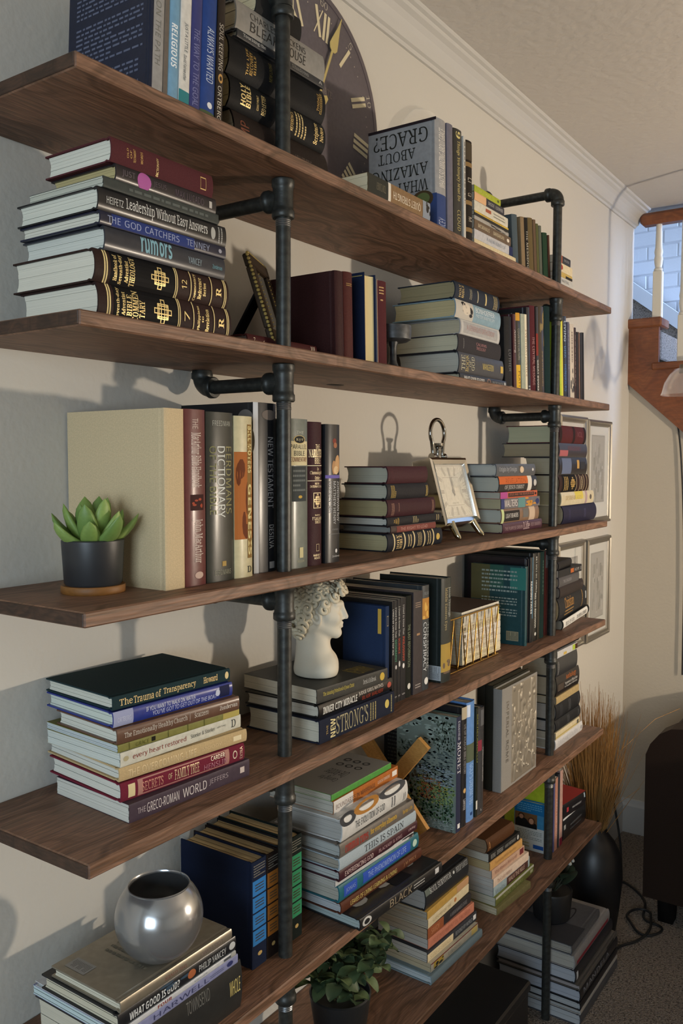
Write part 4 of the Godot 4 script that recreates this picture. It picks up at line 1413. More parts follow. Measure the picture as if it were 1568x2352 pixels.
func relief_set() -> void:
	var dk := "2c2b22"
	var g := "matching volumes facing out on the fifth shelf"
	book("hardcover_book", "rearmost dark olive volume of the outward-facing set", g, [1.432, S5, 0.159, 0.272, 0.022, 0.228, -PI / 2, 1, 0], "cloth", dk, "8a8468")
	book("hardcover_book", "middle dark olive volume of the outward-facing set", g, [1.432, S5, 0.182, 0.272, 0.022, 0.228, -PI / 2, 1, 0], "cloth", dk, "8a8468")
	var b := book("hardcover_book", "silver book with crowded figures in relief on its cover", g, [1.434, S5, 0.2055, 0.266, 0.024, 0.232, -PI / 2, 1, 0], "flat", "8f8c86", "8a8468")
	# the relief: domes and robed figures pressed from thin metal
	rng.seed = 19
	var blobs := []
	for k in 60: blobs.append([rng.randf_range(0.3, 0.97), rng.randf_range(0.03, 0.6), rng.randf_range(0.016, 0.04), rng.randf_range(0.05, 0.12), rng.randf_range(-0.5, 0.5), rng.randf_range(0.5, 1.0)])
	for k in 40: blobs.append([rng.randf_range(0.3, 0.97), rng.randf_range(0.08, 0.66), 0.015, 0.013, 0.0, 1.1])
	for k in 16: blobs.append([0.3 + 0.68 * rng.randf(), rng.randf_range(0.62, 0.97), rng.randf_range(0.02, 0.05), rng.randf_range(0.02, 0.06), 0.0, 0.8])
	var nx := 84
	var ny := 110
	var grid := []
	for j in ny + 1:
		var row := []
		for i in nx + 1:
			var u := 0.27 + 0.71 * i / float(nx)
			var v := 0.02 + 0.96 * j / float(ny)
			var h := 0.0
			for q in blobs:
				var d := Vector2(u - q[0], v - q[1]).rotated(q[4]) / Vector2(q[2], q[3])
				var l := d.length()
				if l < 1.0: h = maxf(h, q[5] * sqrt(1 - l * l) * (0.82 + 0.18 * sin(d.x * 9.0)))
			if v > 0.6: h = maxf(h, 0.35 * float(fposmod(u * 11.0, 1.0) < 0.45) * float(v < 0.6 + 0.35 * absf(sin(floorf(u * 11.0) * 2.3))))
			if i == 0 or j == 0 or i == nx or j == ny: h = -0.1
			row.append(Vector3(-0.117 + 0.232 * u, 0.266 * v, 0.0123 + 0.0045 * h))
		grid.append(row)
	var st := tool()
	st.set_smooth_group(1)
	for j in ny:
		for i in nx: quad(st, grid[j][i], grid[j][i + 1], grid[j + 1][i + 1], grid[j + 1][i])
	var turn := Transform3D(Basis(Vector3.UP, PI / 2), Vector3.ZERO)
	part(b, "relief_panel", done(st), mat("relief", "8f897d"), turn)
	sign_text(b, "title", "IMPERIAL ROME", "n", mat("brushed", "b9b6ae"), Rect2(-0.08, -0.075, 0.16, 0.014), turn * Transform3D(Basis(Vector3(0, 0, 1), -PI / 2), Vector3(-0.012, 0.15, 0.0128)))

func leafy_plant() -> void:
	var p := thing("potted_plant", "bushy small leaved plant in a black pot on the bottom shelf", "plant", Vector3(0.672, S6, 0.17))
	part(p, "pot", lathe_mesh([[0.0, 0.0], [0.042, 0.0], [0.046, 0.004], [0.06, 0.1], [0.061, 0.108], [0.058, 0.11], [0.056, 0.1], [0.0, 0.095]], 40), mat("ceramic", "1c1d1e"))
	rng.seed = 31
	var lf := tool()
	var rows := []
	for i in 7:
		var q := i / 6.0
		var w := 0.0125 * pow(sin(PI * (0.04 + 0.92 * q)), 0.7) + 0.0004
		rows.append([Vector3(-w, 0.0035 + 0.006 * sin(PI * q), 0.036 * q), Vector3(0, 0.006 * sin(PI * q), 0.036 * q), Vector3(w, 0.0035 + 0.006 * sin(PI * q), 0.036 * q)])
	lf.set_smooth_group(1)
	for i in 6:
		for j in 2: quad_out(lf, rows[i][j], rows[i][j + 1], rows[i + 1][j + 1], rows[i + 1][j], Vector3.UP)
	var leaf := done(lf)
	var cols := ["445639", "526542", "384a33", "61734e"]
	var nl := 0
	for s in 24:
		var a := s * 2.39996
		var rad := 0.035 + 0.075 * sqrt(s / 24.0)
		var top := Vector3(cos(a) * rad * 1.15, 0.14 + 0.13 * rng.randf() * (1.0 - 0.45 * s / 24.0), sin(a) * rad * 0.85 + 0.012)
		top.z = maxf(top.z, -0.12)
		var base := Vector3(cos(a) * 0.02, 0.1, sin(a) * 0.02)
		var mid := base.lerp(top, 0.55) + Vector3(0, 0.045, 0)
		part(p, "stem", tube_mesh([base, mid, top], [0.0018, 0.0015, 0.001], 5), mat("leaf", "4a4a2c"))
		for k in 9:
			var t := 0.35 + 0.65 * k / 8.0
			var q := base.lerp(mid, t).lerp(mid.lerp(top, t), t)
			var dir := Vector3(cos(a + k * 2.4), rng.randf_range(-0.5, 0.6), sin(a + k * 2.4)).normalized()
			var bs := Basis.looking_at(-dir, Vector3(rng.randf_range(-0.4, 0.4), 1, rng.randf_range(-0.4, 0.4)))
			part(p, "leaf", leaf, mat("leaf", cols[(s + k) % 4]), Transform3D(bs.scaled(Vector3.ONE * rng.randf_range(0.7, 1.25)), q))
			nl += 1

func grass_vase() -> void:
	var v := thing("floor_vase", "tall black floor vase beyond the shelves", "vase", Vector3(2.225, FLOOR, 0.165))
	part(v, "vase_body", lathe_mesh([[0.0, 0.0], [0.07, 0.0], [0.078, 0.006], [0.09, 0.1], [0.098, 0.2], [0.094, 0.275], [0.07, 0.32], [0.046, 0.35], [0.041, 0.375], [0.046, 0.403], [0.042, 0.405], [0.036, 0.375], [0.0, 0.33]], 44), mat("ceramic", "141416"))
	var g := thing("dried_grass", "tall bunch of golden dried grass standing in the black vase", "dried grass", Vector3(2.225, FLOOR + 0.331, 0.165))
	rng.seed = 5
	var st := tool()
	for k in 620:
		var a := rng.randf() * TAU
		var r0 := sqrt(rng.randf())
		var spread := r0 * rng.randf_range(0.07, 0.15)
		var h := rng.randf_range(0.28, 0.58) * (1.0 - 0.2 * r0)
		var b := Vector3(cos(a), 0, sin(a))
		var p0 := b * r0 * 0.03
		var p1 := b * (r0 * 0.03 + spread * 0.55) + Vector3(0, h * 0.55, 0)
		var p2 := b * (spread * 1.15) + Vector3(rng.randf_range(-0.02, 0.02), h, rng.randf_range(-0.02, 0.02))
		for q in [1, 2]:
			var c: Vector3 = [p0, p1, p2][q]
			if c.z < -0.15: c.z = -0.15
			if c.x > 0.04 and c.z > 0.03: c.z = 0.03
			if q == 1: p1 = c
			else: p2 = c
		tube(st, [p0, p1, p2], [0.0012, 0.0011, 0.0004], 3, false)
	for e in [[Vector3(0.1, 0.28, 0.05), Vector3(0.3, 0.36, 0.12), Vector3(0.46, 0.37, 0.17)], [Vector3(0.05, 0.1, 0.05), Vector3(0.2, 0.13, 0.1)], [Vector3(-0.08, 0.35, -0.02), Vector3(-0.1, 0.6, -0.04)]]:
		tube(st, e, 0.0009, 4, false)
	var o := part(g, "grass_blades", done(st), mat("straw", "a5793f"))
	o.set_meta("kind", "stuff")

func floor_pot() -> void:
	var p := thing("floor_pot_plant", "small dark round leaved plant in a black pot on the floor stack", "plant", Vector3(1.815, FLOOR_TOP, 0.17))
	part(p, "pot", lathe_mesh([[0.0, 0.0], [0.05, 0.0], [0.055, 0.004], [0.062, 0.085], [0.06, 0.09], [0.056, 0.084], [0.0, 0.08]], 36), mat("ceramic", "1a1a1b"))
	rng.seed = 51
	for k in 7:
		var a := k * 2.3
		var top := Vector3(cos(a) * 0.05, 0.13 + 0.02 * (k % 3), sin(a) * 0.05)
		part(p, "stem", tube_mesh([Vector3(cos(a) * 0.01, 0.08, sin(a) * 0.01), top], 0.002, 6), mat("leaf", "3c4030"))
		var st := tool()
		lathe(st, [[0.0, 0.004], [0.018, 0.003], [0.03, -0.002], [0.031, -0.003], [0.018, 0.001], [0.0, 0.002]], 18, Transform3D(Basis(Vector3(sin(a), 0, -cos(a)).normalized(), -0.7), top))
		part(p, "leaf", done(st), mat("leaf", "33402f"))
	for k in 3:
		var q := Vector3(0.03 + 0.012 * k, 0.165 + 0.012 * (k % 2), 0.045)
		part(p, "bud", lathe_mesh([[0.0, -0.006], [0.005, -0.003], [0.006, 0.0], [0.004, 0.005], [0.0, 0.006]], 10), mat("paint", "c9c6bc"), Transform3D(Basis.IDENTITY, q))
		part(p, "stem", tube_mesh([Vector3(0.01, 0.08, 0.01), q], 0.0012, 5), mat("leaf", "3c4030"))

func floor_chest() -> void:
	var c := thing("storage_box", "plain black lidded box on the floor under the bottom shelf", "box", Vector3(1.135, FLOOR, 0.13))
	part(c, "body", box_mesh(Vector3(0.66, 0.2, 0.22), 0.004, Vector3(0, 0.1, 0)), mat("ceramic", "151516"))
	part(c, "lid", box_mesh(Vector3(0.67, 0.03, 0.23), 0.005, Vector3(0, 0.216, 0)), mat("ceramic", "19191a"))

func cord(called: String, label: String, pts: Array, r: float, hex: String) -> void:
	var c := Curve3D.new()
	for k in pts.size():
		var t: Vector3 = (pts[mini(k + 1, pts.size() - 1)] - pts[maxi(k - 1, 0)]) / 5.0
		c.add_point(pts[k], -t * 1.05, t * 1.05)
	c.bake_interval = 0.004
	var q := []
	var n := int(c.get_baked_length() / 0.006) + 2
	for i in n: q.append(c.sample_baked(c.get_baked_length() * i / (n - 1)))
	var o := thing(called, label, "cord", pts[0])
	part(o, "cable", tube_mesh(q, r, 8), mat("rubber", hex), Transform3D(Basis.IDENTITY, -pts[0]))

func sofa() -> void:
	var s := thing("armchair", "dark brown leather armchair in the corner under the stair", "armchair", Vector3(2.72, FLOOR, 0.72))
	var hide := mat("leather", "2e2119")
	# side panels with rounded shoulders
	var prof := [Vector2(-0.43, 0.085), Vector2(0.42, 0.085), Vector2(0.42, 0.46), Vector2(0.38, 0.5), Vector2(0.05, 0.53), Vector2(-0.1, 0.64), Vector2(-0.2, 0.7), Vector2(-0.3, 0.712), Vector2(-0.345, 0.705), Vector2(-0.385, 0.68), Vector2(-0.415, 0.64), Vector2(-0.43, 0.6)]
	for x in [-0.33, 0.24]:
		part(s, "side_panel", extrude_mesh(prof, 0.09, turn_to(Vector3(0, 0, 1), Vector3.UP, Vector3(1, 0, 0), Vector3(x, 0, 0))), hide)
	part(s, "back", box_mesh(Vector3(0.47, 0.56, 0.14), 0.03, Vector3(0, 0.375, -0.335)), hide)
	part(s, "seat_cushion", box_mesh(Vector3(0.47, 0.16, 0.6), 0.035, Vector3(0, 0.36, 0.06)), hide)
	part(s, "seat_base", box_mesh(Vector3(0.47, 0.19, 0.76), 0.008, Vector3(0, 0.185, 0.03)), hide)
	for x in [-0.285, 0.285]:
		for z in [-0.355, 0.35]:
			part(s, "foot", lathe_mesh([[0.0, 0.0], [0.034, 0.0], [0.036, 0.004], [0.04, 0.086], [0.0, 0.086]], 4), mat("ink", "120f0e"), Transform3D(Basis(Vector3.UP, PI / 4), Vector3(x, 0, z)))

func pendant() -> void:
	var p := thing("chandelier", "chandelier with clear glass bell shades hanging beside the stair", "chandelier", Vector3(2.62, 1.83, 0.525))
	var metal := mat("brushed", "6d675c")
	part(p, "stem", tube_mesh([Vector3(0, 0.02, 0), Vector3(0, CEIL - 1.83 - 0.005, 0)], 0.008, 12), metal)
	part(p, "body", lathe_mesh([[0.0, -0.06], [0.01, -0.05], [0.03, -0.02], [0.036, 0.01], [0.02, 0.04], [0.01, 0.08], [0.0, 0.09]], 24), metal)
	part(p, "canopy", lathe_mesh([[0.0, -0.03], [0.02, -0.028], [0.055, -0.008], [0.06, 0.0], [0.0, 0.0]], 28), metal, Transform3D(Basis.IDENTITY, Vector3(0, CEIL - 1.83 - 0.001, 0)))
	for k in 3:
		var a := -PI / 2 + TAU * k / 3.0
		var d := Vector3(cos(a), 0, sin(a))
		part(p, "arm", tube_mesh([d * 0.02, d * 0.08 + Vector3(0, -0.03, 0), d * 0.15 + Vector3(0, 0.02, 0), d * 0.185 + Vector3(0, 0.11, 0)], 0.006, 10), metal)
		var at := Transform3D(Basis.IDENTITY, d * 0.185 + Vector3(0, 0.12, 0))
		part(p, "socket", lathe_mesh([[0.0, 0.0], [0.02, 0.0], [0.021, -0.03], [0.0, -0.03]], 20), metal, at)
		part(p, "shade", lathe_mesh([[0.021, -0.012], [0.035, -0.016], [0.055, -0.035], [0.072, -0.066], [0.08, -0.1], [0.084, -0.108], [0.082, -0.11], [0.078, -0.1], [0.07, -0.067], [0.053, -0.037], [0.034, -0.019], [0.021, -0.015]], 44), mat("glass", "f2e8e0").duplicate(), at)

func dining_table() -> void:
	var t := thing("dining_table", "dark wooden dining table in the middle of the room", "table", Vector3(1.62, FLOOR, 1.42))
	part(t, "tabletop", box_mesh(Vector3(1.4, 0.035, 1.26), 0.006, Vector3(0, 0.745, 0)), mat("wood"))
	part(t, "apron", box_mesh(Vector3(1.2, 0.09, 0.96), 0.003, Vector3(0, 0.682, 0)), mat("wood"))
	for x in [-0.6, 0.6]:
		for z in [-0.46, 0.46]: part(t, "leg", lathe_mesh([[0.0, 0.0], [0.022, 0.0], [0.026, 0.01], [0.03, 0.3], [0.04, 0.5], [0.032, 0.54], [0.042, 0.58], [0.042, 0.727], [0.0, 0.727]], 20), mat("wood"), Transform3D(Basis.IDENTITY, Vector3(x, 0, z)))

func lamp() -> void:
	var l := thing("floor_lamp", "floor lamp with a bare globe bulb standing out in the room", "lamp", Vector3(2.0, FLOOR, 2.4))
	part(l, "base", lathe_mesh([[0.0, 0.0], [0.14, 0.0], [0.142, 0.008], [0.13, 0.018], [0.03, 0.026], [0.0, 0.028]], 36), mat("brushed", "4a4640"))
	part(l, "pole", tube_mesh([Vector3(0, 0.02, 0), Vector3(0, 1.345, 0)], 0.011, 14), mat("brushed", "4a4640"))
	part(l, "socket", lathe_mesh([[0.0, 1.34], [0.02, 1.34], [0.022, 1.372], [0.0, 1.374]], 20), mat("brushed", "4a4640"))
	var m := StandardMaterial3D.new()
	m.albedo_color = Color("fff2dc")
	m.emission_enabled = true
	m.emission = Color("ffdcae")
	m.emission_energy_multiplier = 6.0
	var prof := [[0.0, 1.37]]
	for k in 15: prof.append([0.05 * cos(lerpf(-1.2, PI / 2, k / 14.0)), 1.42 + 0.05 * sin(lerpf(-1.2, PI / 2, k / 14.0))])
	part(l, "bulb", lathe_mesh(prof, 28), m)
	var o := OmniLight3D.new()
	o.name = "lamp_light"
	o.position = Vector3(0, 1.42, 0)
	o.light_color = LAMP_COLOR
	o.light_energy = LAMP_ENERGY
	o.light_size = 0.05
	o.omni_range = 14.0
	o.omni_attenuation = 2.0
	o.shadow_enabled = true
	l.add_child(o)

# ---------------------------------------------------------------- the books, shelf by shelf
func books() -> void:
	book("paperback_book", "navy paperback with its printed back cover outermost, top shelf leaning row", "books leaning at the start of the top shelf", [0.1514, 2.0706, 0.1383, 0.222, 0.0022, 0.1735, 0, 1, 0.055], "jacket", "20263c", "e6e0d0", ["dB,0.100,0.900,0.35,0.62,5f657c,9", "dB,0.100,0.860,0.08,0.3,5f657c,7", "dB,0.100,0.900,0.66,0.95,5f657c,10"])
	book("paperback_book", "pale grey paperback beside the navy back cover, top shelf leaning row", "books leaning at the start of the top shelf", [0.1613, 2.0706, 0.1557, 0.21, 0.0199, 0.1386, 0, 1, 0.055], "paper", "9b9a98", "e6e0d0", ["t,0.350,0.750,0.25,0.7,77766f,ON THE PATH"])
	book("paperback_book", "thin brownish grey book between pale grey and sky blue spines, top shelf leaning row", "books leaning at the start of the top shelf", [0.1764, 2.0706, 0.1573, 0.205, 0.0083, 0.1353, 0, 1, 0.055], "paper", "6e655c", "e6e0d0")
	book("hardcover_book", "sky blue book with white lettering, top shelf leaning row", "books leaning at the start of the top shelf", [0.1911, 2.0706, 0.1541, 0.215, 0.0191, 0.1419, 0, 1, 0.055], "jacket", "6fa3c8", "e6e0d0", ["tb,0.450,0.720,0.2,0.75,e6eef2,RELIGIOUS", "p,0.940,0.980,0.3,0.7,dfe6ea"])
	book("paperback_book", "white book with a teal foot, top shelf leaning row", "books leaning at the start of the top shelf", [0.2115, 2.0706, 0.1517, 0.222, 0.0197, 0.1465, 0, 1, 0.055], "paper", "d8d6cf", "e6e0d0", ["p,0.840,1.000,0,1,2f7f86", "t,0.420,0.600,0.35,0.7,4f5a60,JUST A LITTLE", "t,0.620,0.780,0.35,0.65,4f5a60,David Fairweather"])
	book("hardcover_book", "indigo blue book with pale lettering, top shelf leaning row", "books leaning at the start of the top shelf", [0.2331, 2.0706, 0.1537, 0.216, 0.0215, 0.1426, 0, 1, 0.055], "jacket", "3a3f80", "e6e0d0", ["t,0.400,0.900,0.25,0.75,7b7fb0,THE WAY TO THE GOAL", "p,0.930,0.970,0.3,0.7,d0d4dc"])
	book("hardcover_book", "royal blue book with large white lettering, top shelf leaning row", "books leaning at the start of the top shelf", [0.2594, 2.0706, 0.1498, 0.228, 0.029, 0.1505, 0, 1, 0.055], "jacket", "1f4390", "e6e0d0", ["t,0.380,0.720,0.3,0.78,b9c8dc,ALWAYS WANTED", "p,0.900,1.000,0,1,4b5a3a", "o,0.840,0.880,0.4,0.75,d8dce0"])
	book("hardcover_book", "dark brown book at the end of the leaning row, top shelf leaning row", "books leaning at the start of the top shelf", [0.2823, 2.0706, 0.1511, 0.224, 0.0148, 0.1478, 0, 1, 0.055], "jacket", "2b211a", "e6e0d0", ["t,0.300,0.600,0.2,0.75,b9b0a0,SOUL KEEPING", "t,0.700,0.920,0.2,0.7,c9c0ae,ORTBERG", "r,0.620,0.680,0.2,0.85,b98c4a,.5", "p,0.950,0.980,0.25,0.75,d8d6cf"])
	book("leather_bible", "brown leather book at the bottom, top shelf bible stack", "books in the bible stack on the top shelf", [0.4717, 2.0706, 0.1152, 0.2448, 0.0661, 0.1616, 0, 0, 0], "soft", "2a211d", "6d5a3a", ["t1,0.060,0.140,0.2,0.8,7d4630,AMP", "t,0.620,0.800,0.25,0.6,4c4038,NEW LIFE BIBLE"])
	book("leather_bible", "black leather bible with gold block lettering, top shelf bible stack", "books in the bible stack on the top shelf", [0.4636, 2.137, 0.1144, 0.2471, 0.0504, 0.1631, 0, 0, 0], "soft", "1a1b1d", "b89a52", ["t1b,0.100,0.145,0.2,0.85,e2ca88,HOLY", "t1b,0.150,0.195,0.2,0.85,e2ca88,BIBLE", "t1,0.250,0.270,0.25,0.7,e2ca88,GIANT PRINT", "t1,0.300,0.340,0.2,0.8,e2ca88,RED LETTER", "t1,0.600,0.630,0.2,0.8,e2ca88,REFERENCE", "d1,0.650,0.780,0.12,0.9,e2ca88,4", "t1g,0.860,0.920,0.15,0.85,e2ca88,Scripture", "t1g,0.930,0.970,0.3,0.8,e2ca88,Notes"])
	book("leather_bible", "black leather bible with a small gold ornament, top shelf bible stack", "books in the bible stack on the top shelf", [0.4629, 2.1877, 0.114, 0.2485, 0.0576, 0.164, 0, 0, 0], "soft", "1d1e20", "a88d52", ["t1,0.160,0.180,0.15,0.85,c9a658,THE LIFE", "t1,0.190,0.220,0.2,0.8,c9a658,RECOVERY", "t1,0.230,0.250,0.25,0.75,c9a658,BIBLE", "t1,0.380,0.410,0.3,0.8,8a7a3a,NEW LIVING", "t1,0.900,0.925,0.25,0.75,c9a658,TYNDALE", "d1,0.930,0.960,0.2,0.8,c9a658,2"])
	book("hardcover_book", "slim charcoal book with white script, top shelf bible stack", "books in the bible stack on the top shelf", [0.4698, 2.2455, 0.1214, 0.2262, 0.0123, 0.1493, 0, 0, 0], "jacket", "34363a", "b9a884", ["ts,0.060,0.300,0.25,0.8,c7c7c2,Touching the", "ts,0.600,0.800,0.3,0.8,8f8f8c,Shadows", "t,0.930,0.970,0.3,0.75,b7b7b2,A"])
	book("hardcover_book", "thick silver grey novel with black lettering, top shelf bible stack", "books in the bible stack on the top shelf", [0.4701, 2.2581, 0.1204, 0.2292, 0.044, 0.1512, 0, 0, 0], "jacket", "8f8c86", "a08a62", ["t,0.140,0.420,0.56,0.8,3c3833,CHARLES", "t,0.500,0.760,0.56,0.8,3c3833,DICKENS", "t,0.140,0.440,0.16,0.48,3c3833,BLEAK", "t,0.520,0.760,0.16,0.48,3c3833,HOUSE"])
	book("hardcover_book", "dark small book on top beside the pipe, top shelf bible stack", "books in the bible stack on the top shelf", [0.4608, 2.3024, 0.1579, 0.1153, 0.0356, 0.0761, 0, 0, 0], "cloth", "2c2c2c", "d0bf90")
	book("hardcover_book", "slim black book with small white lettering, under the upside-down grey cover", "books lying under the grey cover on the top shelf", [0.7852, 2.0706, 0.1596, 0.2284, 0.014, 0.1507, 0, 0, 0], "jacket", "17181b", "cbb88a", ["t2b,0.450,0.970,0.25,0.7,c9c9c9,THE PRINCIPLES PRACTICES PRIORITIES OF A WINNING LIFE"])
	book("paperback_book", "brown and grey paperback with upside-down lettering, under the upside-down grey cover", "books lying under the grey cover on the top shelf", [0.7805, 2.0849, 0.1587, 0.2311, 0.034, 0.1525, 0, 0, 0], "paper", "8d6c46", "d8c8a0", ["p,0.000,0.300,0,1,34352f", "p,0.300,0.340,0,1,d8d2c4", "t2,0.380,0.830,0.25,0.75,e4d8c0,QUIET STRENGTH", "p,0.870,1.000,0,1,8a93a0", "i,0.870,1.000,0,1,33302c,6", "t2,0.120,0.260,0.3,0.7,77705c,TONY DUNGY"])
	book("hardcover_book", "grey and blue hardcover standing upside down, middle of the top shelf", "upright books in the middle of the top shelf", [0.9748, 2.0706, 0.1386, 0.2399, 0.0474, 0.1668, 0, 2, -0.035], "jacket", "97989a", "e6e0d0", ["p,0.000,0.360,0,1,33467c", "t,0.020,0.160,0.2,0.8,a7b0c6,YANCEY", "t,0.420,0.920,0.2,0.75,d8d4cc,WHAT'S SO AMAZING ABOUT GRACE", "pT,0.000,1.000,0.64,1,33467c", "oT,0.050,0.360,0.6,0.75,4a3a24", "oT,0.100,0.300,0.62,0.72,5d6a3a", "tTs,0.120,0.900,0.5,0.6,26251f,WHAT'S SO", "tTs,0.120,0.950,0.36,0.46,26251f,AMAZING", "tTs,0.300,0.850,0.22,0.31,26251f,ABOUT", "tTs,0.120,0.920,0.06,0.19,26251f,GRACE?", "pT,0.000,1.000,0,0.025,2c2226"])
	book("hardcover_book", "mauve grey hardcover beside the upside-down grey one, middle of the top shelf", "upright books in the middle of the top shelf", [1.0156, 2.0706, 0.1417, 0.2433, 0.0269, 0.1606, 0, 1, -0.035], "jacket", "6a6878", "e6e0d0")
	book("hardcover_book", "dark green-grey book with yellow script title, middle of the top shelf", "upright books in the middle of the top shelf", [1.053, 2.0706, 0.1415, 0.2438, 0.0389, 0.1609, 0, 1, -0.035], "jacket", "2f2f2b", "e6e0d0", ["tg,0.020,0.080,0.2,0.7,cdbd72,9", "ts,0.100,0.620,0.25,0.65,cdbd72,Things You Simply Must Do", "t,0.700,0.880,0.3,0.65,b5a868,CLOUD", "p,0.000,1.000,0.66,1,4d4e4c"])
	book("paperback_book", "thin white book between two dark spines, middle of the top shelf", "upright books in the middle of the top shelf", [1.0814, 2.0706, 0.1432, 0.2387, 0.0101, 0.1575, 0, 1, -0.035], "paper", "c9c6bd", "e6e0d0", ["d,0.050,0.600,0.2,0.8,3c3c3c,1"])
	book("hardcover_book", "tall black book with gold bands, middle of the top shelf", "upright books in the middle of the top shelf", [1.1068, 2.0706, 0.1442, 0.2359, 0.0381, 0.1557, 0, 1, -0.035], "leather", "27211b", "e6e0d0", ["p,0.200,0.240,0,1,8a6c40", "p,0.550,0.590,0,1,8a6c40", "p,0.800,0.840,0,1,8a6c40", "p,0.020,0.180,0.1,0.9,4a4030", "t,0.340,0.380,0.25,0.75,b8b0a0,Li", "t,0.480,0.510,0.25,0.75,b8b0a0,Ca", "t,0.700,0.740,0.3,0.7,b8b0a0,M"])
	book("paperback_book", "cream paperback at the very bottom, top shelf paperback stack", "paperbacks stacked on the top shelf", [1.2583, 2.0706, 0.1373, 0.2353, 0.0348, 0.1553, 0, 0, 0], "paper", "d9c89c", "e6e0d0", ["t,0.150,0.400,0.2,0.6,a8905c,LETTERS", "t,0.550,0.950,0.25,0.65,a8905c,FROM THE DESERT"])
	book("paperback_book", "white and navy paperback second from the bottom, top shelf paperback stack", "paperbacks stacked on the top shelf", [1.2477, 2.1057, 0.144, 0.2151, 0.0215, 0.142, 0, 0, 0], "paper", "c2c2c6", "e6e0d0", ["p,0.900,1.000,0,1,27305a", "t,0.300,0.800,0.3,0.7,8a93a0,A NEW KIND OF"])
	book("paperback_book", "brown paperback with pale title, top shelf paperback stack", "paperbacks stacked on the top shelf", [1.2417, 2.1275, 0.1476, 0.2041, 0.0214, 0.1347, 0, 0, 0], "paper", "6d5842", "e6e0d0", ["t,0.100,0.400,0.3,0.7,cbbd9c,MCMANUS", "t,0.500,0.800,0.3,0.7,cbbd9c,BARBARIAN", "o,0.880,0.950,0.3,0.7,d8d0c0"])
	book("paperback_book", "white paperback with blurred picture, top shelf paperback stack", "paperbacks stacked on the top shelf", [1.2349, 2.1492, 0.152, 0.191, 0.0084, 0.126, 0, 0, 0], "paper", "a8a49c", "e6e0d0", ["i,0.400,1.000,0,1,403c3a,8"])
	book("paperback_book", "black and yellow paperback, top shelf paperback stack", "paperbacks stacked on the top shelf", [1.2336, 2.1579, 0.1527, 0.1888, 0.0107, 0.1246, 0, 0, 0], "paper", "2b2822", "e6e0d0", ["p,0.000,1.000,0.55,1,c9a83e", "t,0.200,0.800,0.6,0.95,6b3a24,SAVAGE JESUS"])
	book("paperback_book", "white paperback with an orange mark, top shelf paperback stack", "paperbacks stacked on the top shelf", [1.232, 2.1689, 0.1534, 0.1866, 0.0222, 0.1232, 0, 0, 0], "paper", "d4cfbc", "e6e0d0", ["p,0.320,0.480,0.4,0.75,a8583a", "d,0.550,0.900,0.2,0.8,8c887c,2"])
	book("paperback_book", "peach and charcoal paperback, top shelf paperback stack", "paperbacks stacked on the top shelf", [1.2204, 2.1914, 0.1608, 0.1643, 0.0186, 0.1085, 0, 0, 0], "paper", "34343c", "e6e0d0", ["p,0.000,0.380,0,1,d9a878", "t,0.450,0.650,0.3,0.7,b7b7b7,INSIDE", "t,0.700,0.950,0.3,0.7,b7b7b7,ELSEWHERE"])
	book("paperback_book", "lime yellow paperback on top, top shelf paperback stack", "paperbacks stacked on the top shelf", [1.2097, 2.2103, 0.1677, 0.1435, 0.0142, 0.0947, 0, 0, 0], "paper", "a9b422", "e6e0d0", ["t,0.150,0.600,0.25,0.7,c9d060,SIMPLE CHURCH", "p,0.860,0.930,0.3,0.7,55602a"])
	book("hardcover_book", "blue-grey book with faded cover, top shelf beside second pipe", "small old books by the second pipe on the top shelf", [1.4323, 2.0706, 0.1, 0.1534, 0.0339, 0.192, 0, 1, -0.13], "cloth", "4d5c66", "e6e0d0")
	book("hardcover_book", "tan cloth book after the blue-grey one, top shelf beside second pipe", "small old books by the second pipe on the top shelf", [1.4811, 2.0706, 0.1434, 0.1594, 0.0233, 0.1052, 0, 1, -0.13], "cloth", "8c7556", "e6e0d0")
	book("hardcover_book", "black spined book with pale lettering, top shelf beside second pipe", "small old books by the second pipe on the top shelf", [1.5056, 2.0706, 0.1423, 0.1628, 0.0225, 0.1075, 0, 1, -0.13], "cloth", "262320", "e6e0d0", ["t,0.200,0.900,0.25,0.75,c0bba8,THE MESSENGER"])
	book("hardcover_book", "olive brown cloth book with worn head, top shelf beside second pipe", "small old books by the second pipe on the top shelf", [1.5356, 2.0706, 0.1404, 0.1684, 0.0317, 0.1111, 0, 1, -0.13], "cloth", "6b5a38", "e6e0d0")
	book("hardcover_book", "brown cloth book after the olive one, top shelf beside second pipe", "small old books by the second pipe on the top shelf", [1.5623, 2.0706, 0.1397, 0.1708, 0.0185, 0.1127, 0, 1, -0.13], "cloth", "6a5440", "e6e0d0")
	book("hardcover_book", "moss green cloth book, top shelf beside second pipe", "small old books by the second pipe on the top shelf", [1.5812, 2.0706, 0.1417, 0.1646, 0.0162, 0.1087, 0, 1, -0.13], "cloth", "5a5c36", "e6e0d0")
	book("hardcover_book", "grey-green slim book, top shelf beside second pipe", "small old books by the second pipe on the top shelf", [1.6018, 2.0706, 0.1419, 0.164, 0.019, 0.1082, 0, 1, -0.13], "cloth", "5d6256", "e6e0d0")
	book("hardcover_book", "dark green cloth book with gold foot, top shelf beside second pipe", "small old books by the second pipe on the top shelf", [1.6385, 2.0706, 0.1457, 0.1525, 0.0327, 0.1006, 0, 1, -0.13], "cloth", "26422f", "e6e0d0", ["t,0.850,0.950,0.2,0.8,c7a84e,VI"])
	book("hardcover_book", "dark red slim book behind the pipe, top shelf beside second pipe", "small old books by the second pipe on the top shelf", [1.6631, 2.0706, 0.1456, 0.1528, 0.0104, 0.1009, 0, 1, -0.13], "cloth", "5c3a2c", "e6e0d0")
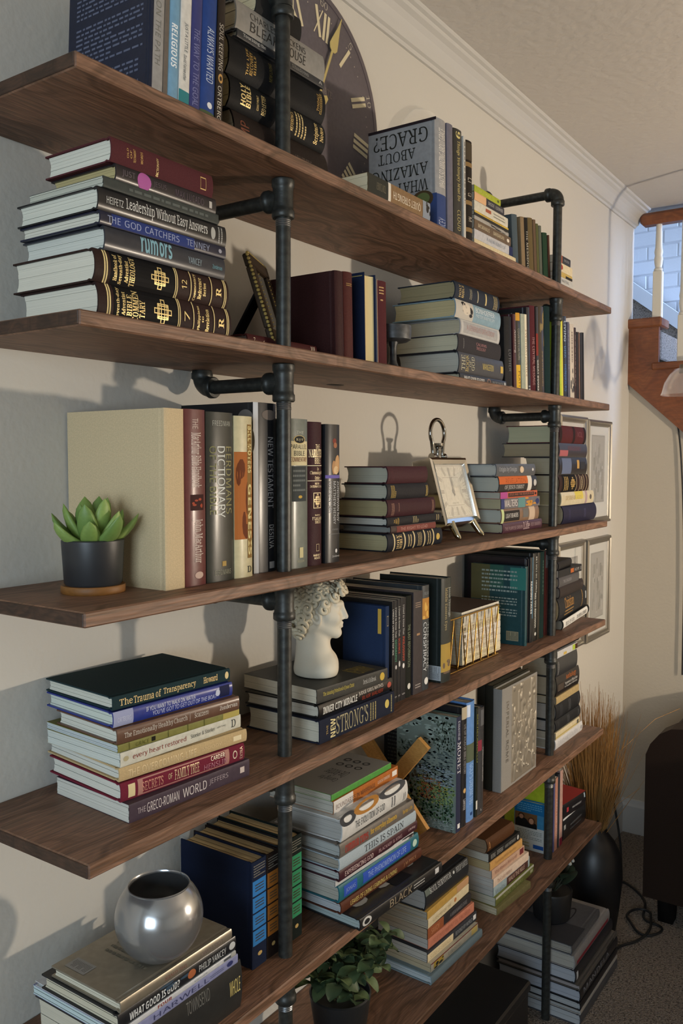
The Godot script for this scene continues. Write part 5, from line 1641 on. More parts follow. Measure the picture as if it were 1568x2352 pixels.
	book("paperback_book", "grey slim paperback at the bottom, top shelf past second pipe", "paperbacks past the second pipe on the top shelf", [1.7772, 2.0706, 0.1588, 0.1249, 0.012, 0.0824, 0, 0, 0], "paper", "4a4a50", "e6e0d0")
	book("paperback_book", "black paperback second from the bottom, top shelf past second pipe", "paperbacks past the second pipe on the top shelf", [1.7755, 2.0829, 0.1592, 0.1237, 0.022, 0.0816, 0, 0, 0], "paper", "2a2c30", "e6e0d0", ["t,0.500,0.850,0.3,0.7,b8b8b0,DISCIPLES"])
	book("paperback_book", "pale grey paperback, top shelf past second pipe", "paperbacks past the second pipe on the top shelf", [1.7717, 2.1052, 0.1614, 0.1171, 0.02, 0.0773, 0, 0, 0], "paper", "c4c2bc", "e6e0d0", ["t,0.200,0.700,0.3,0.7,777777,WAITING"])
	book("paperback_book", "yellow and black paperback, top shelf past second pipe", "paperbacks past the second pipe on the top shelf", [1.768, 2.1255, 0.1634, 0.1108, 0.014, 0.0731, 0, 0, 0], "paper", "c9a848", "e6e0d0", ["p,0.500,1.000,0,0.5,2a2622"])
	book("paperback_book", "cream paperback with a red mark, top shelf past second pipe", "paperbacks past the second pipe on the top shelf", [1.7672, 2.1398, 0.1635, 0.1106, 0.024, 0.073, 0, 0, 0], "paper", "dccba0", "e6e0d0", ["o,0.100,0.300,0.2,0.8,a8402c"])
	book("paperback_book", "red and black paperback on top, top shelf past second pipe", "paperbacks past the second pipe on the top shelf", [1.7588, 2.1641, 0.1686, 0.0952, 0.021, 0.0628, 0, 0, 0], "paper", "2c2c2e", "e6e0d0", ["p,0.000,0.300,0,1,b0562c", "t,0.450,0.850,0.35,0.65,aaaaaa,REVOLUTION"])
	book("hardcover_book", "thick brown and black commentary numbered seven, second shelf first stack", "books in the first stack of the second shelf", [0.1805, 1.775, 0.1483, 0.2456, 0.0457, 0.1593, 0, 0, 0], "leather", "33211f", "d3d3c6", ["p,0.100,0.580,0,1,121214", "p,0.055,0.064,0,1,e2ca88", "p,0.070,0.079,0,1,e2ca88", "t1g,0.115,0.140,0.05,0.95,e2ca88,Seventh-day", "t1g,0.150,0.175,0.2,0.85,e2ca88,Adventist", "t1g,0.185,0.220,0.2,0.8,e2ca88,BIBLE", "t1g,0.225,0.265,0.1,0.95,e2ca88,COMMEN", "t1g,0.272,0.310,0.2,0.7,e2ca88,TARY", "t1g,0.710,0.735,0.15,0.9,e2ca88,Philippians", "t1g,0.745,0.760,0.4,0.6,e2ca88,to", "t1g,0.775,0.805,0.15,0.85,e2ca88,Revelation", "c,0.375,0.505,0.14,0.86,e2ca88", "p,0.555,0.562,0,1,e2ca88", "p,0.568,0.575,0,1,e2ca88", "t1,0.605,0.645,0.35,0.65,e2ca88,7", "p,0.675,0.682,0,1,e2ca88", "p,0.845,0.852,0,1,e2ca88", "t1g,0.885,0.930,0.35,0.65,e2ca88,R", "p,0.955,0.962,0,1,e2ca88", "p,0.968,0.975,0,1,e2ca88"])
	book("hardcover_book", "thick brown and black commentary numbered twelve, second shelf first stack", "books in the first stack of the second shelf", [0.1758, 1.821, 0.1433, 0.2443, 0.0409, 0.1694, 0, 0, 0], "leather", "35231f", "d3d3c6", ["p,0.100,0.580,0,1,121214", "p,0.055,0.064,0,1,e2ca88", "p,0.070,0.079,0,1,e2ca88", "t1g,0.115,0.140,0.12,0.92,e2ca88,Handbook of", "t1g,0.150,0.180,0.05,0.95,e2ca88,Seventh-day", "t1g,0.190,0.215,0.12,0.8,e2ca88,Adventist", "t1g,0.225,0.260,0.05,0.95,e2ca88,THEOLOGY", "t1g,0.700,0.725,0.05,0.95,e2ca88,Commentary", "t1g,0.735,0.765,0.12,0.85,e2ca88,Reference", "t1g,0.775,0.800,0.25,0.7,e2ca88,Series", "c,0.375,0.505,0.14,0.86,e2ca88", "p,0.555,0.562,0,1,e2ca88", "p,0.568,0.575,0,1,e2ca88", "t1,0.605,0.645,0.35,0.65,e2ca88,12", "p,0.675,0.682,0,1,e2ca88", "p,0.845,0.852,0,1,e2ca88", "t1g,0.885,0.930,0.35,0.65,e2ca88,R", "p,0.955,0.962,0,1,e2ca88", "p,0.968,0.975,0,1,e2ca88"])
	book("hardcover_book", "slate hardcover with pale blue lower-case title, second shelf first stack", "books in the first stack of the second shelf", [0.18, 1.8622, 0.1437, 0.221, 0.0299, 0.1685, 0, 0, 0], "jacket", "30333c", "c9d2cf", ["tb,0.270,0.520,0.28,0.95,7fb0c0,rumors", "t,0.660,0.780,0.35,0.65,8fa3ae,YANCEY", "t,0.880,0.970,0.4,0.6,6fa8b8,Zondervan"])
	book("hardcover_book", "deep blue hardcover with spaced capitals, second shelf first stack", "books in the first stack of the second shelf", [0.1774, 1.8924, 0.1458, 0.2301, 0.0171, 0.1643, 0, 0, 0], "jacket", "1d2038", "cfcfc4", ["p,0.080,0.720,0.05,0.95,2b3b7c", "t,0.050,0.140,0.25,0.75,9aa5c6,THE", "t,0.170,0.290,0.25,0.75,9aa5c6,GOD", "t,0.320,0.590,0.25,0.75,9aa5c6,CATCHERS", "t,0.650,0.850,0.25,0.75,8f9ab8,TENNEY", "o,0.930,0.960,0.35,0.7,9a9aa8"])
	book("hardcover_book", "black hardcover with a white title across the spine, second shelf first stack", "books in the first stack of the second shelf", [0.1768, 1.9098, 0.1449, 0.2337, 0.0289, 0.1663, 0, 0, 0], "jacket", "1c1c1f", "cdd2ca", ["t,0.055,0.170,0.35,0.65,c9cac6,HEIFETZ", "ts,0.190,0.830,0.2,0.85,d9d9d4,Leadership Without Easy Answers", "o,0.860,0.900,0.2,0.8,a9a9a4", "d1,0.920,0.970,0.1,0.9,a9a9a4,2"])
	book("paperback_book", "thin worn grey-green paperback, second shelf first stack", "books in the first stack of the second shelf", [0.1727, 1.939, 0.1528, 0.2092, 0.0138, 0.1503, 0, 0, 0], "paper", "3d4340", "aab0a6", ["d,0.200,0.900,0.2,0.8,5c625e,1"])
	book("hardcover_book", "dark book with a pink dot on its spine, second shelf first stack", "books in the first stack of the second shelf", [0.1808, 1.9531, 0.1624, 0.1836, 0.0208, 0.1312, 0, 0, 0], "jacket", "2a2427", "a8934e", ["t,0.050,0.170,0.3,0.75,6a5f66,JUST", "o,0.190,0.320,-0.1,1,b45aa0", "t,0.340,0.470,0.3,0.7,5c5058,JESUS", "t,0.560,0.860,0.25,0.7,5c4f58,MAX LUCADO", "p,0.920,0.950,0.25,0.7,b8b4ae"])
	book("hardcover_book", "maroon cloth dictionary on top, second shelf first stack", "books in the first stack of the second shelf", [0.1742, 1.9743, 0.1612, 0.1845, 0.0311, 0.1336, 0, 0, 0], "cloth", "5c2c30", "d8dbd0", ["t1,0.135,0.150,0.35,0.75,d9b36a,OLD", "t1,0.165,0.180,0.38,0.7,d9b36a,OF", "t1,0.195,0.215,0.25,0.8,d9b36a,TESTAMENT", "t1,0.260,0.280,0.3,0.8,d9b36a,WORDS", "t1,0.410,0.430,0.05,0.8,e2ca88,DICTIONARY", "f,0.860,0.920,0.2,0.75,d9b36a"])
	book("hardcover_book", "thin maroon leather hymnal, under the beaded photo frame", "flat books under the photo frame", [0.4693, 1.775, 0.1351, 0.1845, 0.0231, 0.1218, 0, 0, 0], "leather", "4a1f20", "2a2024", ["t1,0.080,0.100,0.2,0.8,d8c8b0,IN", "t1,0.200,0.220,0.3,0.7,d8c8b0,A", "d1,0.900,0.970,0.1,0.9,d8c8b0,3"])
	book("hardcover_book", "thick maroon leather album, second shelf middle row", "upright books in the middle of the second shelf", [0.6, 1.775, 0.1457, 0.1557, 0.0258, 0.1526, 0, 1, -0.035], "leather", "3d2020", "e6e0d0")
	book("hardcover_book", "slim red-brown leather book against the album, second shelf middle row", "upright books in the middle of the second shelf", [0.6286, 1.775, 0.147, 0.1589, 0.0286, 0.15, 0, 1, -0.035], "leather", "522420", "e6e0d0", ["d1,0.120,0.160,0.2,0.8,b08a4a,2"])
	book("hardcover_book", "flat blue hardcover turned with its cream page edges outward, second shelf middle row", "upright books in the middle of the second shelf", [0.7114, 1.775, 0.152, 0.1724, 0.0399, 0.12, 3.1416, 1, 0.03], "flat", "1a2747", "d8c07c", ["pT,0.030,0.970,0.03,0.04,9a8a50", "pT,0.030,0.970,0.96,0.97,9a8a50"])
	book("hardcover_book", "thin grey-blue book, second shelf middle row", "upright books in the middle of the second shelf", [0.7359, 1.775, 0.1569, 0.167, 0.006, 0.1102, 0, 1, -0.035], "cloth", "4a5568", "e6e0d0", ["p,0.000,1.000,0.5,1,a8876a"])
	book("hardcover_book", "faded maroon book with a gilt panel at its head, second shelf middle row", "upright books in the middle of the second shelf", [0.7548, 1.775, 0.144, 0.1656, 0.033, 0.14, 0, 1, -0.035], "cloth", "57262a", "e6e0d0", ["d1,0.060,0.160,0.15,0.6,d0a86a,3", "d1,0.200,0.240,0.25,0.5,d0a86a,1"])
	book("hardcover_book", "black book with white capitals at the bottom, second shelf grey stack", "books in the grey stack of the second shelf", [1.2018, 1.775, 0.1801, 0.2533, 0.0206, 0.0698, 0, 0, 0], "jacket", "20242a", "b9b498", ["tb,0.080,0.500,0.25,0.75,d0d0cc,WHAT GOOD IS GOD?", "r,0.560,0.640,0.15,0.9,8a6a5a,.6", "t,0.680,0.920,0.3,0.7,8f9498,PHILIP YANCEY", "p,0.940,0.980,0.2,0.8,aeb0ae"])
	book("hardcover_book", "thick slate book with a stacked gold title, second shelf grey stack", "books in the grey stack of the second shelf", [1.191, 1.7959, 0.1342, 0.2392, 0.0472, 0.1616, 0, 0, 0], "jacket", "3f4147", "a8aaa2", ["ts1,0.050,0.120,0.15,0.85,c5c1a0,THE", "ts1,0.140,0.200,0.1,0.9,c5b066,BOOK", "ts1,0.210,0.250,0.35,0.65,c5c1a0,OF", "ts1,0.260,0.320,0.2,0.85,c5c1a0,GOD", "t,0.500,0.750,0.35,0.65,c9b66a,WANGERIN", "p,0.920,0.980,0.35,0.7,c9a84a"])
	book("hardcover_book", "charcoal cloth book with small red lettering, second shelf grey stack", "books in the grey stack of the second shelf", [1.1795, 1.8434, 0.1304, 0.2268, 0.0382, 0.1692, 0, 0, 0], "cloth", "3c3a3e", "b6b394", ["t,0.400,0.640,0.55,0.72,a87272,CALVINS", "t,0.400,0.620,0.3,0.48,a87272,THEOLOGY", "d1,0.100,0.130,0.2,0.8,777777,1"])
	book("hardcover_book", "pale grey book with faint red title, second shelf grey stack", "books in the grey stack of the second shelf", [1.1807, 1.8819, 0.1442, 0.2095, 0.0342, 0.1416, 0, 0, 0], "jacket", "a8a8a8", "a89c7e", ["t,0.150,0.850,0.35,0.7,a87f7a,A GENEROUS ORTHODOXY", "f,0.020,0.980,0.05,0.95,bbbbb8"])
	book("hardcover_book", "thick pale blue biography with a portrait, second shelf grey stack", "books in the grey stack of the second shelf", [1.1708, 1.9164, 0.1332, 0.2363, 0.0402, 0.1635, 0, 0, 0], "jacket", "7fa3b6", "ab9a62", ["p,0.000,0.370,0,1,b9b4aa", "i,0.100,0.360,0,1,2c2a2c,9", "o,0.140,0.300,0.25,0.95,cfc4b2", "t,0.420,0.850,0.56,0.85,dfe6e8,BONHOEFFER", "t,0.420,0.850,0.3,0.48,c8d6dc,PASTOR MARTYR SPY"])
	book("leather_bible", "navy leather bible with gilt bars on top, second shelf grey stack", "books in the grey stack of the second shelf", [1.1656, 1.9569, 0.1409, 0.2319, 0.0384, 0.1481, 0, 0, 0], "leather", "2a3240", "6d6236", ["t1,0.080,0.120,0.15,0.85,d8bf7a,HOLY", "t1,0.140,0.180,0.15,0.85,d8bf7a,BIBLE", "d1,0.300,0.360,0.2,0.8,a8a084,2", "p,0.480,0.500,0.15,0.85,a8a084", "p,0.660,0.690,0.15,0.85,c8b478", "d1,0.850,0.950,0.1,0.9,c8b478,3"])
	book("hardcover_book", "thick black leather book first in the row, second shelf last row", "upright books at the end of the second shelf", [1.355, 1.775, 0.2013, 0.1798, 0.0427, 0.0274, 0, 1, -0.08], "leather", "232325", "e6e0d0", ["t,0.450,0.750,0.3,0.6,6a6a68,LUTHER", "d1,0.940,0.970,0.2,0.8,9a9a90,1"])
	book("hardcover_book", "maroon book with slanted pale title, second shelf last row", "upright books at the end of the second shelf", [1.3874, 1.775, 0.115, 0.1915, 0.0173, 0.2, 0, 1, -0.08], "jacket", "4c2028", "e6e0d0", ["ts,0.200,0.500,0.2,0.8,d8cfc4,Amazing"])
	book("hardcover_book", "black book with a yellow foot, second shelf last row", "upright books at the end of the second shelf", [1.4107, 1.775, 0.12, 0.1974, 0.0266, 0.19, 0, 1, -0.08], "jacket", "32302a", "e6e0d0", ["p,0.660,1.000,0,1,d8a824", "p,0.000,0.100,0,1,c98f24", "t,0.740,0.950,0.3,0.7,4a3c1c,PLATT", "t,0.200,0.600,0.3,0.7,a8a48c,COUNTER CULTURE"])
	book("paperback_book", "pale green book with a tall thin title, second shelf last row", "upright books at the end of the second shelf", [1.4457, 1.775, 0.1494, 0.1988, 0.0386, 0.1312, 0, 1, -0.08], "paper", "9fa896", "e6e0d0", ["p,0.000,1.000,0.6,1,d8d2b8", "t,0.200,0.800,0.62,0.95,8a5a44,EVERYDAY JUSTICE"])
	book("hardcover_book", "black slim book after the pale green one, second shelf last row", "upright books at the end of the second shelf", [1.4778, 1.775, 0.1419, 0.2214, 0.0206, 0.1461, 0, 1, -0.08], "jacket", "25272e", "e6e0d0", ["d1,0.900,0.970,0.2,0.8,b8b8b8,2"])
	book("hardcover_book", "dark red hardcover with a long white title, second shelf last row", "upright books at the end of the second shelf", [1.5087, 1.775, 0.13, 0.2293, 0.0362, 0.17, 0, 1, -0.08], "cloth", "59242b", "e6e0d0", ["t,0.350,0.900,0.3,0.75,a88480,THE CENTRAL MESSAGE"])
	book("hardcover_book", "black book with a red middle and white capitals, second shelf last row", "upright books at the end of the second shelf", [1.5369, 1.775, 0.1387, 0.2311, 0.015, 0.1525, 0, 1, -0.08], "jacket", "28272a", "e6e0d0", ["p,0.300,0.550,0,1,8c2f26", "tb,0.600,0.950,0.25,0.8,d5d5d0,GREAT BOOKS"])
	book("hardcover_book", "brown and gold patterned spine, second shelf last row", "upright books at the end of the second shelf", [1.5692, 1.775, 0.1371, 0.236, 0.0445, 0.1557, 0, 1, -0.08], "jacket", "3a2e24", "e6e0d0", ["i,0.000,0.450,0,1,8c7a4c,9", "d,0.500,0.900,0.3,0.7,7a6a50,1"])
	book("hardcover_book", "dark teal book touching the pipe, second shelf last row", "upright books at the end of the second shelf", [1.6148, 1.775, 0.1348, 0.243, 0.0413, 0.1604, 0, 1, -0.08], "cloth", "142e30", "e6e0d0")
	book("paperback_book", "lime green and yellow thin book past the pipe, second shelf last row", "upright books at the end of the second shelf", [1.713, 1.775, 0.1376, 0.2344, 0.0244, 0.1547, 0, 1, -0.08], "paper", "b9d02a", "e6e0d0", ["p,0.000,1.000,0.5,1,d8d040"])
	book("hardcover_book", "black and blue book with a long white title, second shelf last row", "upright books at the end of the second shelf", [1.745, 1.775, 0.1374, 0.2353, 0.0338, 0.1553, 0, 1, -0.08], "jacket", "1d2535", "e6e0d0", ["t,0.060,0.300,0.25,0.75,b8c4d0,LIVING", "t,0.360,0.500,0.25,0.75,5f86b8,DIRK", "t,0.580,0.900,0.25,0.75,4f7ac0,HENDRICKS"])
	book("paperback_book", "mauve grey slim book, second shelf last row", "upright books at the end of the second shelf", [1.7731, 1.775, 0.1414, 0.2231, 0.0164, 0.1473, 0, 1, -0.08], "paper", "5c5a70", "e6e0d0", ["d,0.100,0.600,0.2,0.8,8a8aa0,1"])
	book("paperback_book", "white and peach picture paperback, second shelf last row", "upright books at the end of the second shelf", [1.8012, 1.775, 0.1422, 0.2206, 0.0338, 0.1456, 0, 1, -0.08], "paper", "cbbfae", "e6e0d0", ["i,0.550,0.900,0,1,3a3a40,9", "d,0.100,0.500,0.2,0.8,7d6f66,1"])
	book("paperback_book", "dark brown thin book, second shelf last row", "upright books at the end of the second shelf", [1.8283, 1.775, 0.1442, 0.2145, 0.017, 0.1416, 0, 1, -0.08], "paper", "3c2622", "e6e0d0", ["d,0.100,0.800,0.3,0.7,9a857a,1"])
	book("paperback_book", "black thin book, second shelf last row", "upright books at the end of the second shelf", [1.8451, 1.775, 0.1476, 0.2041, 0.0131, 0.1347, 0, 1, -0.08], "paper", "1c1a1a", "e6e0d0")
	book("paperback_book", "pink edged thin book, second shelf last row", "upright books at the end of the second shelf", [1.86, 1.775, 0.1473, 0.2051, 0.0133, 0.1353, 0, 1, -0.08], "paper", "c08f78", "e6e0d0", ["p,0.000,1.000,0,0.5,2c2422"])
	book("paperback_book", "black slim book next to the last, second shelf last row", "upright books at the end of the second shelf", [1.8786, 1.775, 0.1472, 0.2053, 0.0203, 0.1355, 0, 1, -0.08], "paper", "2a2624", "e6e0d0")
	book("leather_bible", "worn black leather bible at the very end, second shelf last row", "upright books at the end of the second shelf", [1.8995, 1.775, 0.15, 0.2088, 0.0178, 0.13, 0, 1, -0.08], "leather", "202227", "e6e0d0")
	book("cloth_binder", "big plain cream cloth-bound binder standing first, third shelf first row", "upright books at the start of the third shelf", [0.1983, 1.4141, 0.109, 0.2559, 0.0375, 0.21, 0, 1, 0], "flat", "d5bd92", "e0d8c0")
	book("hardcover_book", "rose brown hardcover next to the cream binder, third shelf first row", "upright books at the start of the third shelf", [0.2411, 1.4141, 0.1293, 0.2568, 0.0451, 0.1695, 0, 1, 0], "jacket", "6e3533", "e6e0d0", ["t,0.050,0.110,0.35,0.6,c7b3a8,THE", "ts,0.130,0.440,0.3,0.75,d8c9be,MacArthur Bible Handbook", "p,0.480,0.570,0.25,0.85,3c1d1c", "i,0.490,0.560,0.3,0.8,b0482e,6", "ts,0.620,0.870,0.3,0.8,d8c9be,John MacArthur", "o,0.920,0.960,0.4,0.8,c7a99a"])
	book("hardcover_book", "dark green glossy bible dictionary, third shelf first row", "upright books at the start of the third shelf", [0.2972, 1.4141, 0.1277, 0.2553, 0.0592, 0.1685, 0, 1, 0], "jacket", "2c302a", "e6e0d0", ["t1,0.050,0.080,0.2,0.85,a9aba0,FREEDMAN", "t,0.200,0.600,0.66,0.9,8f8a5c,EERDMANS", "t,0.200,0.620,0.35,0.62,d8dcd6,DICTIONARY", "t,0.200,0.600,0.1,0.3,7f7f50,OF THE BIBLE", "t1,0.930,0.960,0.25,0.85,9a9a84,EERDMANS", "p,0.880,0.910,0.5,0.65,b08f4a"])
	book("hardcover_book", "cream and orange jacketed book, third shelf first row", "upright books at the start of the third shelf", [0.3505, 1.4141, 0.1289, 0.2519, 0.0421, 0.1662, 0, 1, 0], "jacket", "c9bf94", "e6e0d0", ["p,0.220,0.760,0,1,b0632a", "i,0.220,0.760,0,0.8,6d3418,5", "p,0.050,0.880,0.62,0.92,8c6a34", "tb,0.060,0.350,0.66,0.9,d8cc8c,BILL MOYERS", "tb,0.420,0.860,0.66,0.9,d8cc8c,GENESIS", "ts1,0.930,0.970,0.6,0.85,33302a,D"])
	book("hardcover_book", "tall black glossy book beside the pipe, third shelf first row", "upright books at the start of the third shelf", [0.4199, 1.4141, 0.116, 0.2768, 0.0579, 0.1641, 0, 1, 0], "jacket", "1f2024", "e6e0d0", ["p,0.000,1.000,0,0.16,c5c8cc", "oT,0.100,0.200,0.1,0.2,1f2024", "o,0.040,0.100,0.3,0.95,70665f", "t,0.200,0.620,0.55,0.8,8f9094,NEW TESTAMENT", "ts,0.200,0.500,0.84,0.96,55565a,An Introduction to the", "t,0.720,0.860,0.6,0.82,a4a4a4,DESILVA", "p,0.940,0.980,0.6,0.85,8a8a8a", "oB,0.780,0.980,0.86,0.96,6f6a66", "oB,0.900,1.000,0.7,0.85,6f6a66"])
	book("hardcover_book", "grey-green parallel commentary, third shelf past first pipe", "upright commentaries past the first pipe", [0.4937, 1.4141, 0.1263, 0.2537, 0.0517, 0.1674, 0, 1, 0], "jacket", "6d7770", "e6e0d0", ["t1,0.080,0.100,0.3,0.7,b8bcae,THE", "p,0.148,0.310,0,0.95,d2c79c", "o,0.110,0.165,0.18,0.78,23262a", "r,0.110,0.165,0.18,0.78,c9b06a,.88", "t1s,0.130,0.150,0.3,0.68,d8cf9c,K-J-V", "t1,0.170,0.200,0.05,0.88,3a3a34,PARALLEL", "t1,0.213,0.245,0.2,0.75,3a3a34,BIBLE", "t1,0.255,0.285,0.05,0.9,8a4a2c,COMMENTARY", "p,0.315,0.550,0.12,0.85,3b4244", "d1,0.330,0.490,0.15,0.8,6f7674,5", "o,0.510,0.530,0.4,0.6,c9a23a", "p,0.860,0.930,0.45,0.65,c9bf8c", "t1,0.945,0.960,0.35,0.7,a9a98a,NELSON"])
	book("hardcover_book", "maroon bible with gold ornament, third shelf past first pipe", "upright commentaries past the first pipe", [0.5421, 1.4141, 0.1273, 0.2505, 0.0415, 0.1653, 0, 1, 0], "leather", "3f2026", "e6e0d0", ["t1,0.155,0.190,0.4,0.7,d8c8a4,THE", "t1g,0.190,0.245,0.05,0.9,e0d0ac,NARRATED", "t1,0.250,0.290,0.35,0.75,d8c8a4,BIBLE", "p,0.300,0.305,0,1,d8c8a4", "t1s,0.315,0.335,0.5,0.62,d8c8a4,In", "t1s,0.340,0.370,0.1,0.92,d8c8a4,Chronological", "t1s,0.375,0.400,0.35,0.72,d8c8a4,Order", "p,0.405,0.410,0,1,d8c8a4", "t1,0.420,0.435,0.35,0.65,d8c8a4,NEW", "t1,0.440,0.455,0.1,0.9,d8c8a4,INTERNATIONAL", "f,0.490,0.600,0.25,0.8,e0c99a", "c,0.500,0.590,0.3,0.75,e0c99a", "t1,0.640,0.655,0.35,0.7,d8c8a4,Narration by", "t1s,0.660,0.680,0.2,0.85,d8c8a4,F LAGARD", "t1s,0.685,0.705,0.35,0.75,d8c8a4,SMITH", "f,0.850,0.900,0.42,0.62,e0c99a", "t1,0.920,0.935,0.25,0.75,d8c8a4,HARVEST", "t1,0.940,0.955,0.3,0.7,d8c8a4,HOUSE"])
	book("hardcover_book", "black commentary with praying figure and violet band, third shelf past first pipe", "upright commentaries past the first pipe", [0.594, 1.4141, 0.135, 0.2481, 0.0443, 0.15, 0, 1, 0], "jacket", "26282c", "e6e0d0", ["o,0.100,0.140,0.4,0.65,8a3f34", "o,0.130,0.170,0.45,0.7,a86a4a", "o,0.260,0.360,0.35,0.6,b98a5c", "o,0.220,0.350,0.55,0.95,c79a68", "o,0.300,0.360,0.45,0.8,d8b888", "p,0.365,0.388,0,1,6f62b4", "t,0.410,0.700,0.7,0.9,c9ccd0,ZONDERVAN NIV", "t,0.410,0.720,0.42,0.6,b9bcc0,MATTHEW HENRY", "t,0.410,0.640,0.18,0.33,a9acb0,COMMENTARY", "t1,0.750,0.765,0.35,0.8,8a8d90,In One Volume", "p,0.790,0.792,0.1,0.95,8a8d90", "o,0.900,0.930,0.55,0.7,d8d8d8", "t1,0.945,0.960,0.35,0.9,c9c9c9,Zondervan"])
	book("leather_bible", "navy leather bible with gilt bands at the bottom, stack beside the silver clock", "books stacked beside the silver clock", [0.9106, 1.4141, 0.124, 0.2304, 0.036, 0.1521, 0, 0, 0], "leather", "24272f", "8f8452", ["p,0.100,0.120,0,1,d8c490", "t1g,0.150,0.190,0.1,0.9,d8bf84,HOLY", "t1g,0.200,0.240,0.1,0.9,d8bf84,BIBLE", "p,0.280,0.300,0,1,d8c490", "d1,0.340,0.420,0.15,0.85,d8bf84,2", "p,0.450,0.470,0,1,d8c490", "d1,0.520,0.600,0.1,0.9,c8b078,3", "p,0.640,0.660,0,1,d8c490", "d1,0.700,0.780,0.1,0.9,c8b078,2", "p,0.810,0.830,0,1,d8c490", "o,0.870,0.940,0.3,0.7,c9a84e"])
	book("hardcover_book", "thin brick red book with a dark edge, stack beside the silver clock", "books stacked beside the silver clock", [0.9005, 1.4504, 0.1382, 0.1873, 0.0155, 0.1236, 0, 0, 0], "jacket", "3a2828", "4e5254", ["p,0.120,1.000,0.1,0.9,7a3f38", "t,0.200,0.800,0.3,0.7,b5897c,THE RIGHT TO LEAD"])
	book("hardcover_book", "black leather book third from the bottom, stack beside the silver clock", "books stacked beside the silver clock", [0.9074, 1.4662, 0.1242, 0.2296, 0.0173, 0.1515, 0, 0, 0], "leather", "26262a", "a9aaa6", ["t1,0.110,0.130,0.3,0.7,c9a84e,THE", "t1,0.140,0.170,0.2,0.8,c9a84e,GREAT", "t1,0.180,0.200,0.05,0.9,c9a84e,CONTROVERSY", "d1,0.440,0.550,0.1,0.9,b8a878,4", "d1,0.880,0.950,0.15,0.85,b8a878,2"])
	book("hardcover_book", "maroon book in the middle of the pile, stack beside the silver clock", "books stacked beside the silver clock", [0.8933, 1.4838, 0.135, 0.1971, 0.0355, 0.1301, 0, 0, 0], "leather", "43242a", "7d703e", ["d1,0.070,0.130,0.1,0.8,a87f6a,3", "d1,0.210,0.230,0.3,0.8,a87f6a,1", "d1,0.920,0.970,0.15,0.85,a87f6a,2"])
	book("hardcover_book", "black book with gilt ends second from the top, stack beside the silver clock", "books stacked beside the silver clock", [0.8779, 1.5196, 0.144, 0.1696, 0.0314, 0.112, 0, 0, 0], "leather", "28282d", "8d8f80", ["d1,0.080,0.200,0.1,0.9,c9a84e,4", "d1,0.920,0.980,0.1,0.85,d8b858,2"])
	book("hardcover_book", "maroon book with a plain spine on top, stack beside the silver clock", "books stacked beside the silver clock", [0.8762, 1.5514, 0.1468, 0.1613, 0.0349, 0.1064, 0, 0, 0], "leather", "4a272d", "878a7c", ["d1,0.060,0.150,0.1,0.9,5d383c,4"])
	book("hardcover_book", "plum paperback with a script word at the bottom, stack behind the silver clock", "books stacked behind the silver clock", [1.4707, 1.4141, 0.1189, 0.261, 0.026, 0.1722, 0, 0, 0], "jacket", "53303e", "9c987a", ["t,0.050,0.480,0.25,0.6,a88f94,THE PURPOSE DRIVEN", "ts,0.500,0.660,0.15,0.9,cbb6b4,Life", "t,0.700,0.950,0.35,0.7,a88f94,RICK WARREN"])
	book("hardcover_book", "brown banded book with a dark label, stack behind the silver clock", "books stacked behind the silver clock", [1.455, 1.4404, 0.1239, 0.2456, 0.036, 0.1621, 0, 0, 0], "jacket", "8a6a50", "9ba29c", ["p,0.000,0.060,0,1,b8c88c", "p,0.060,0.460,0.1,0.85,2d2b2a", "t,0.100,0.420,0.35,0.65,cfcfcb,LIGHT BEARERS", "p,0.550,0.700,0.25,0.9,6b6a68", "p,0.720,0.880,0,1,c0a890"])
	book("paperback_book", "colourful paperback with white letters, stack behind the silver clock", "books stacked behind the silver clock", [1.4544, 1.4767, 0.1208, 0.255, 0.026, 0.1683, 0, 0, 0], "paper", "6d6a70", "87805c", ["p,0.000,0.080,0,1,3a4272", "t,0.080,0.400,0.2,0.85,d8d4d0,WALTERS", "p,0.420,0.600,0,1,5a8a8a", "i,0.580,1.000,0,1,c98a34,6", "o,0.880,0.980,0.2,0.8,2f3a6a"])
	book("paperback_book", "thin pink and orange book, stack behind the silver clock", "books stacked behind the silver clock", [1.4426, 1.503, 0.1253, 0.2415, 0.0165, 0.1594, 0, 0, 0], "paper", "c9603e", "8a8d86", ["p,0.000,0.180,0,1,b04a90", "p,0.200,0.900,0.2,0.8,3a2c2a", "t,0.220,0.880,0.3,0.72,b06a54,JESUS AND THE REASON FOR", "o,0.920,0.970,0.3,0.7,2a2422"])
	book("hardcover_book", "thick orange and black book with white band, stack behind the silver clock", "books stacked behind the silver clock", [1.4376, 1.5198, 0.1241, 0.2453, 0.0395, 0.1619, 0, 0, 0], "jacket", "232325", "929892", ["p,0.000,0.740,0.5,1,c9602a", "t,0.160,0.680,0.55,0.85,8f4420,REVELATION", "ts,0.140,0.640,0.1,0.42,cfcfcb,OF JESUS CHRIST", "p,0.740,0.850,0,1,cfcac0", "o,0.900,0.980,0.3,0.75,b8b8b4"])
	book("hardcover_book", "grey book with an egg picture on top, stack behind the silver clock", "books stacked behind the silver clock", [1.4231, 1.5596, 0.1228, 0.2491, 0.031, 0.1644, 0, 0, 0], "jacket", "54585e", "8f979a", ["ts,0.060,0.500,0.3,0.75,a9adb2,Origin by Design", "p,0.550,0.630,0.25,0.85,5c5650", "o,0.580,0.680,0.25,0.8,d0b89a", "o,0.900,0.950,0.4,0.65,c9c9c9"])
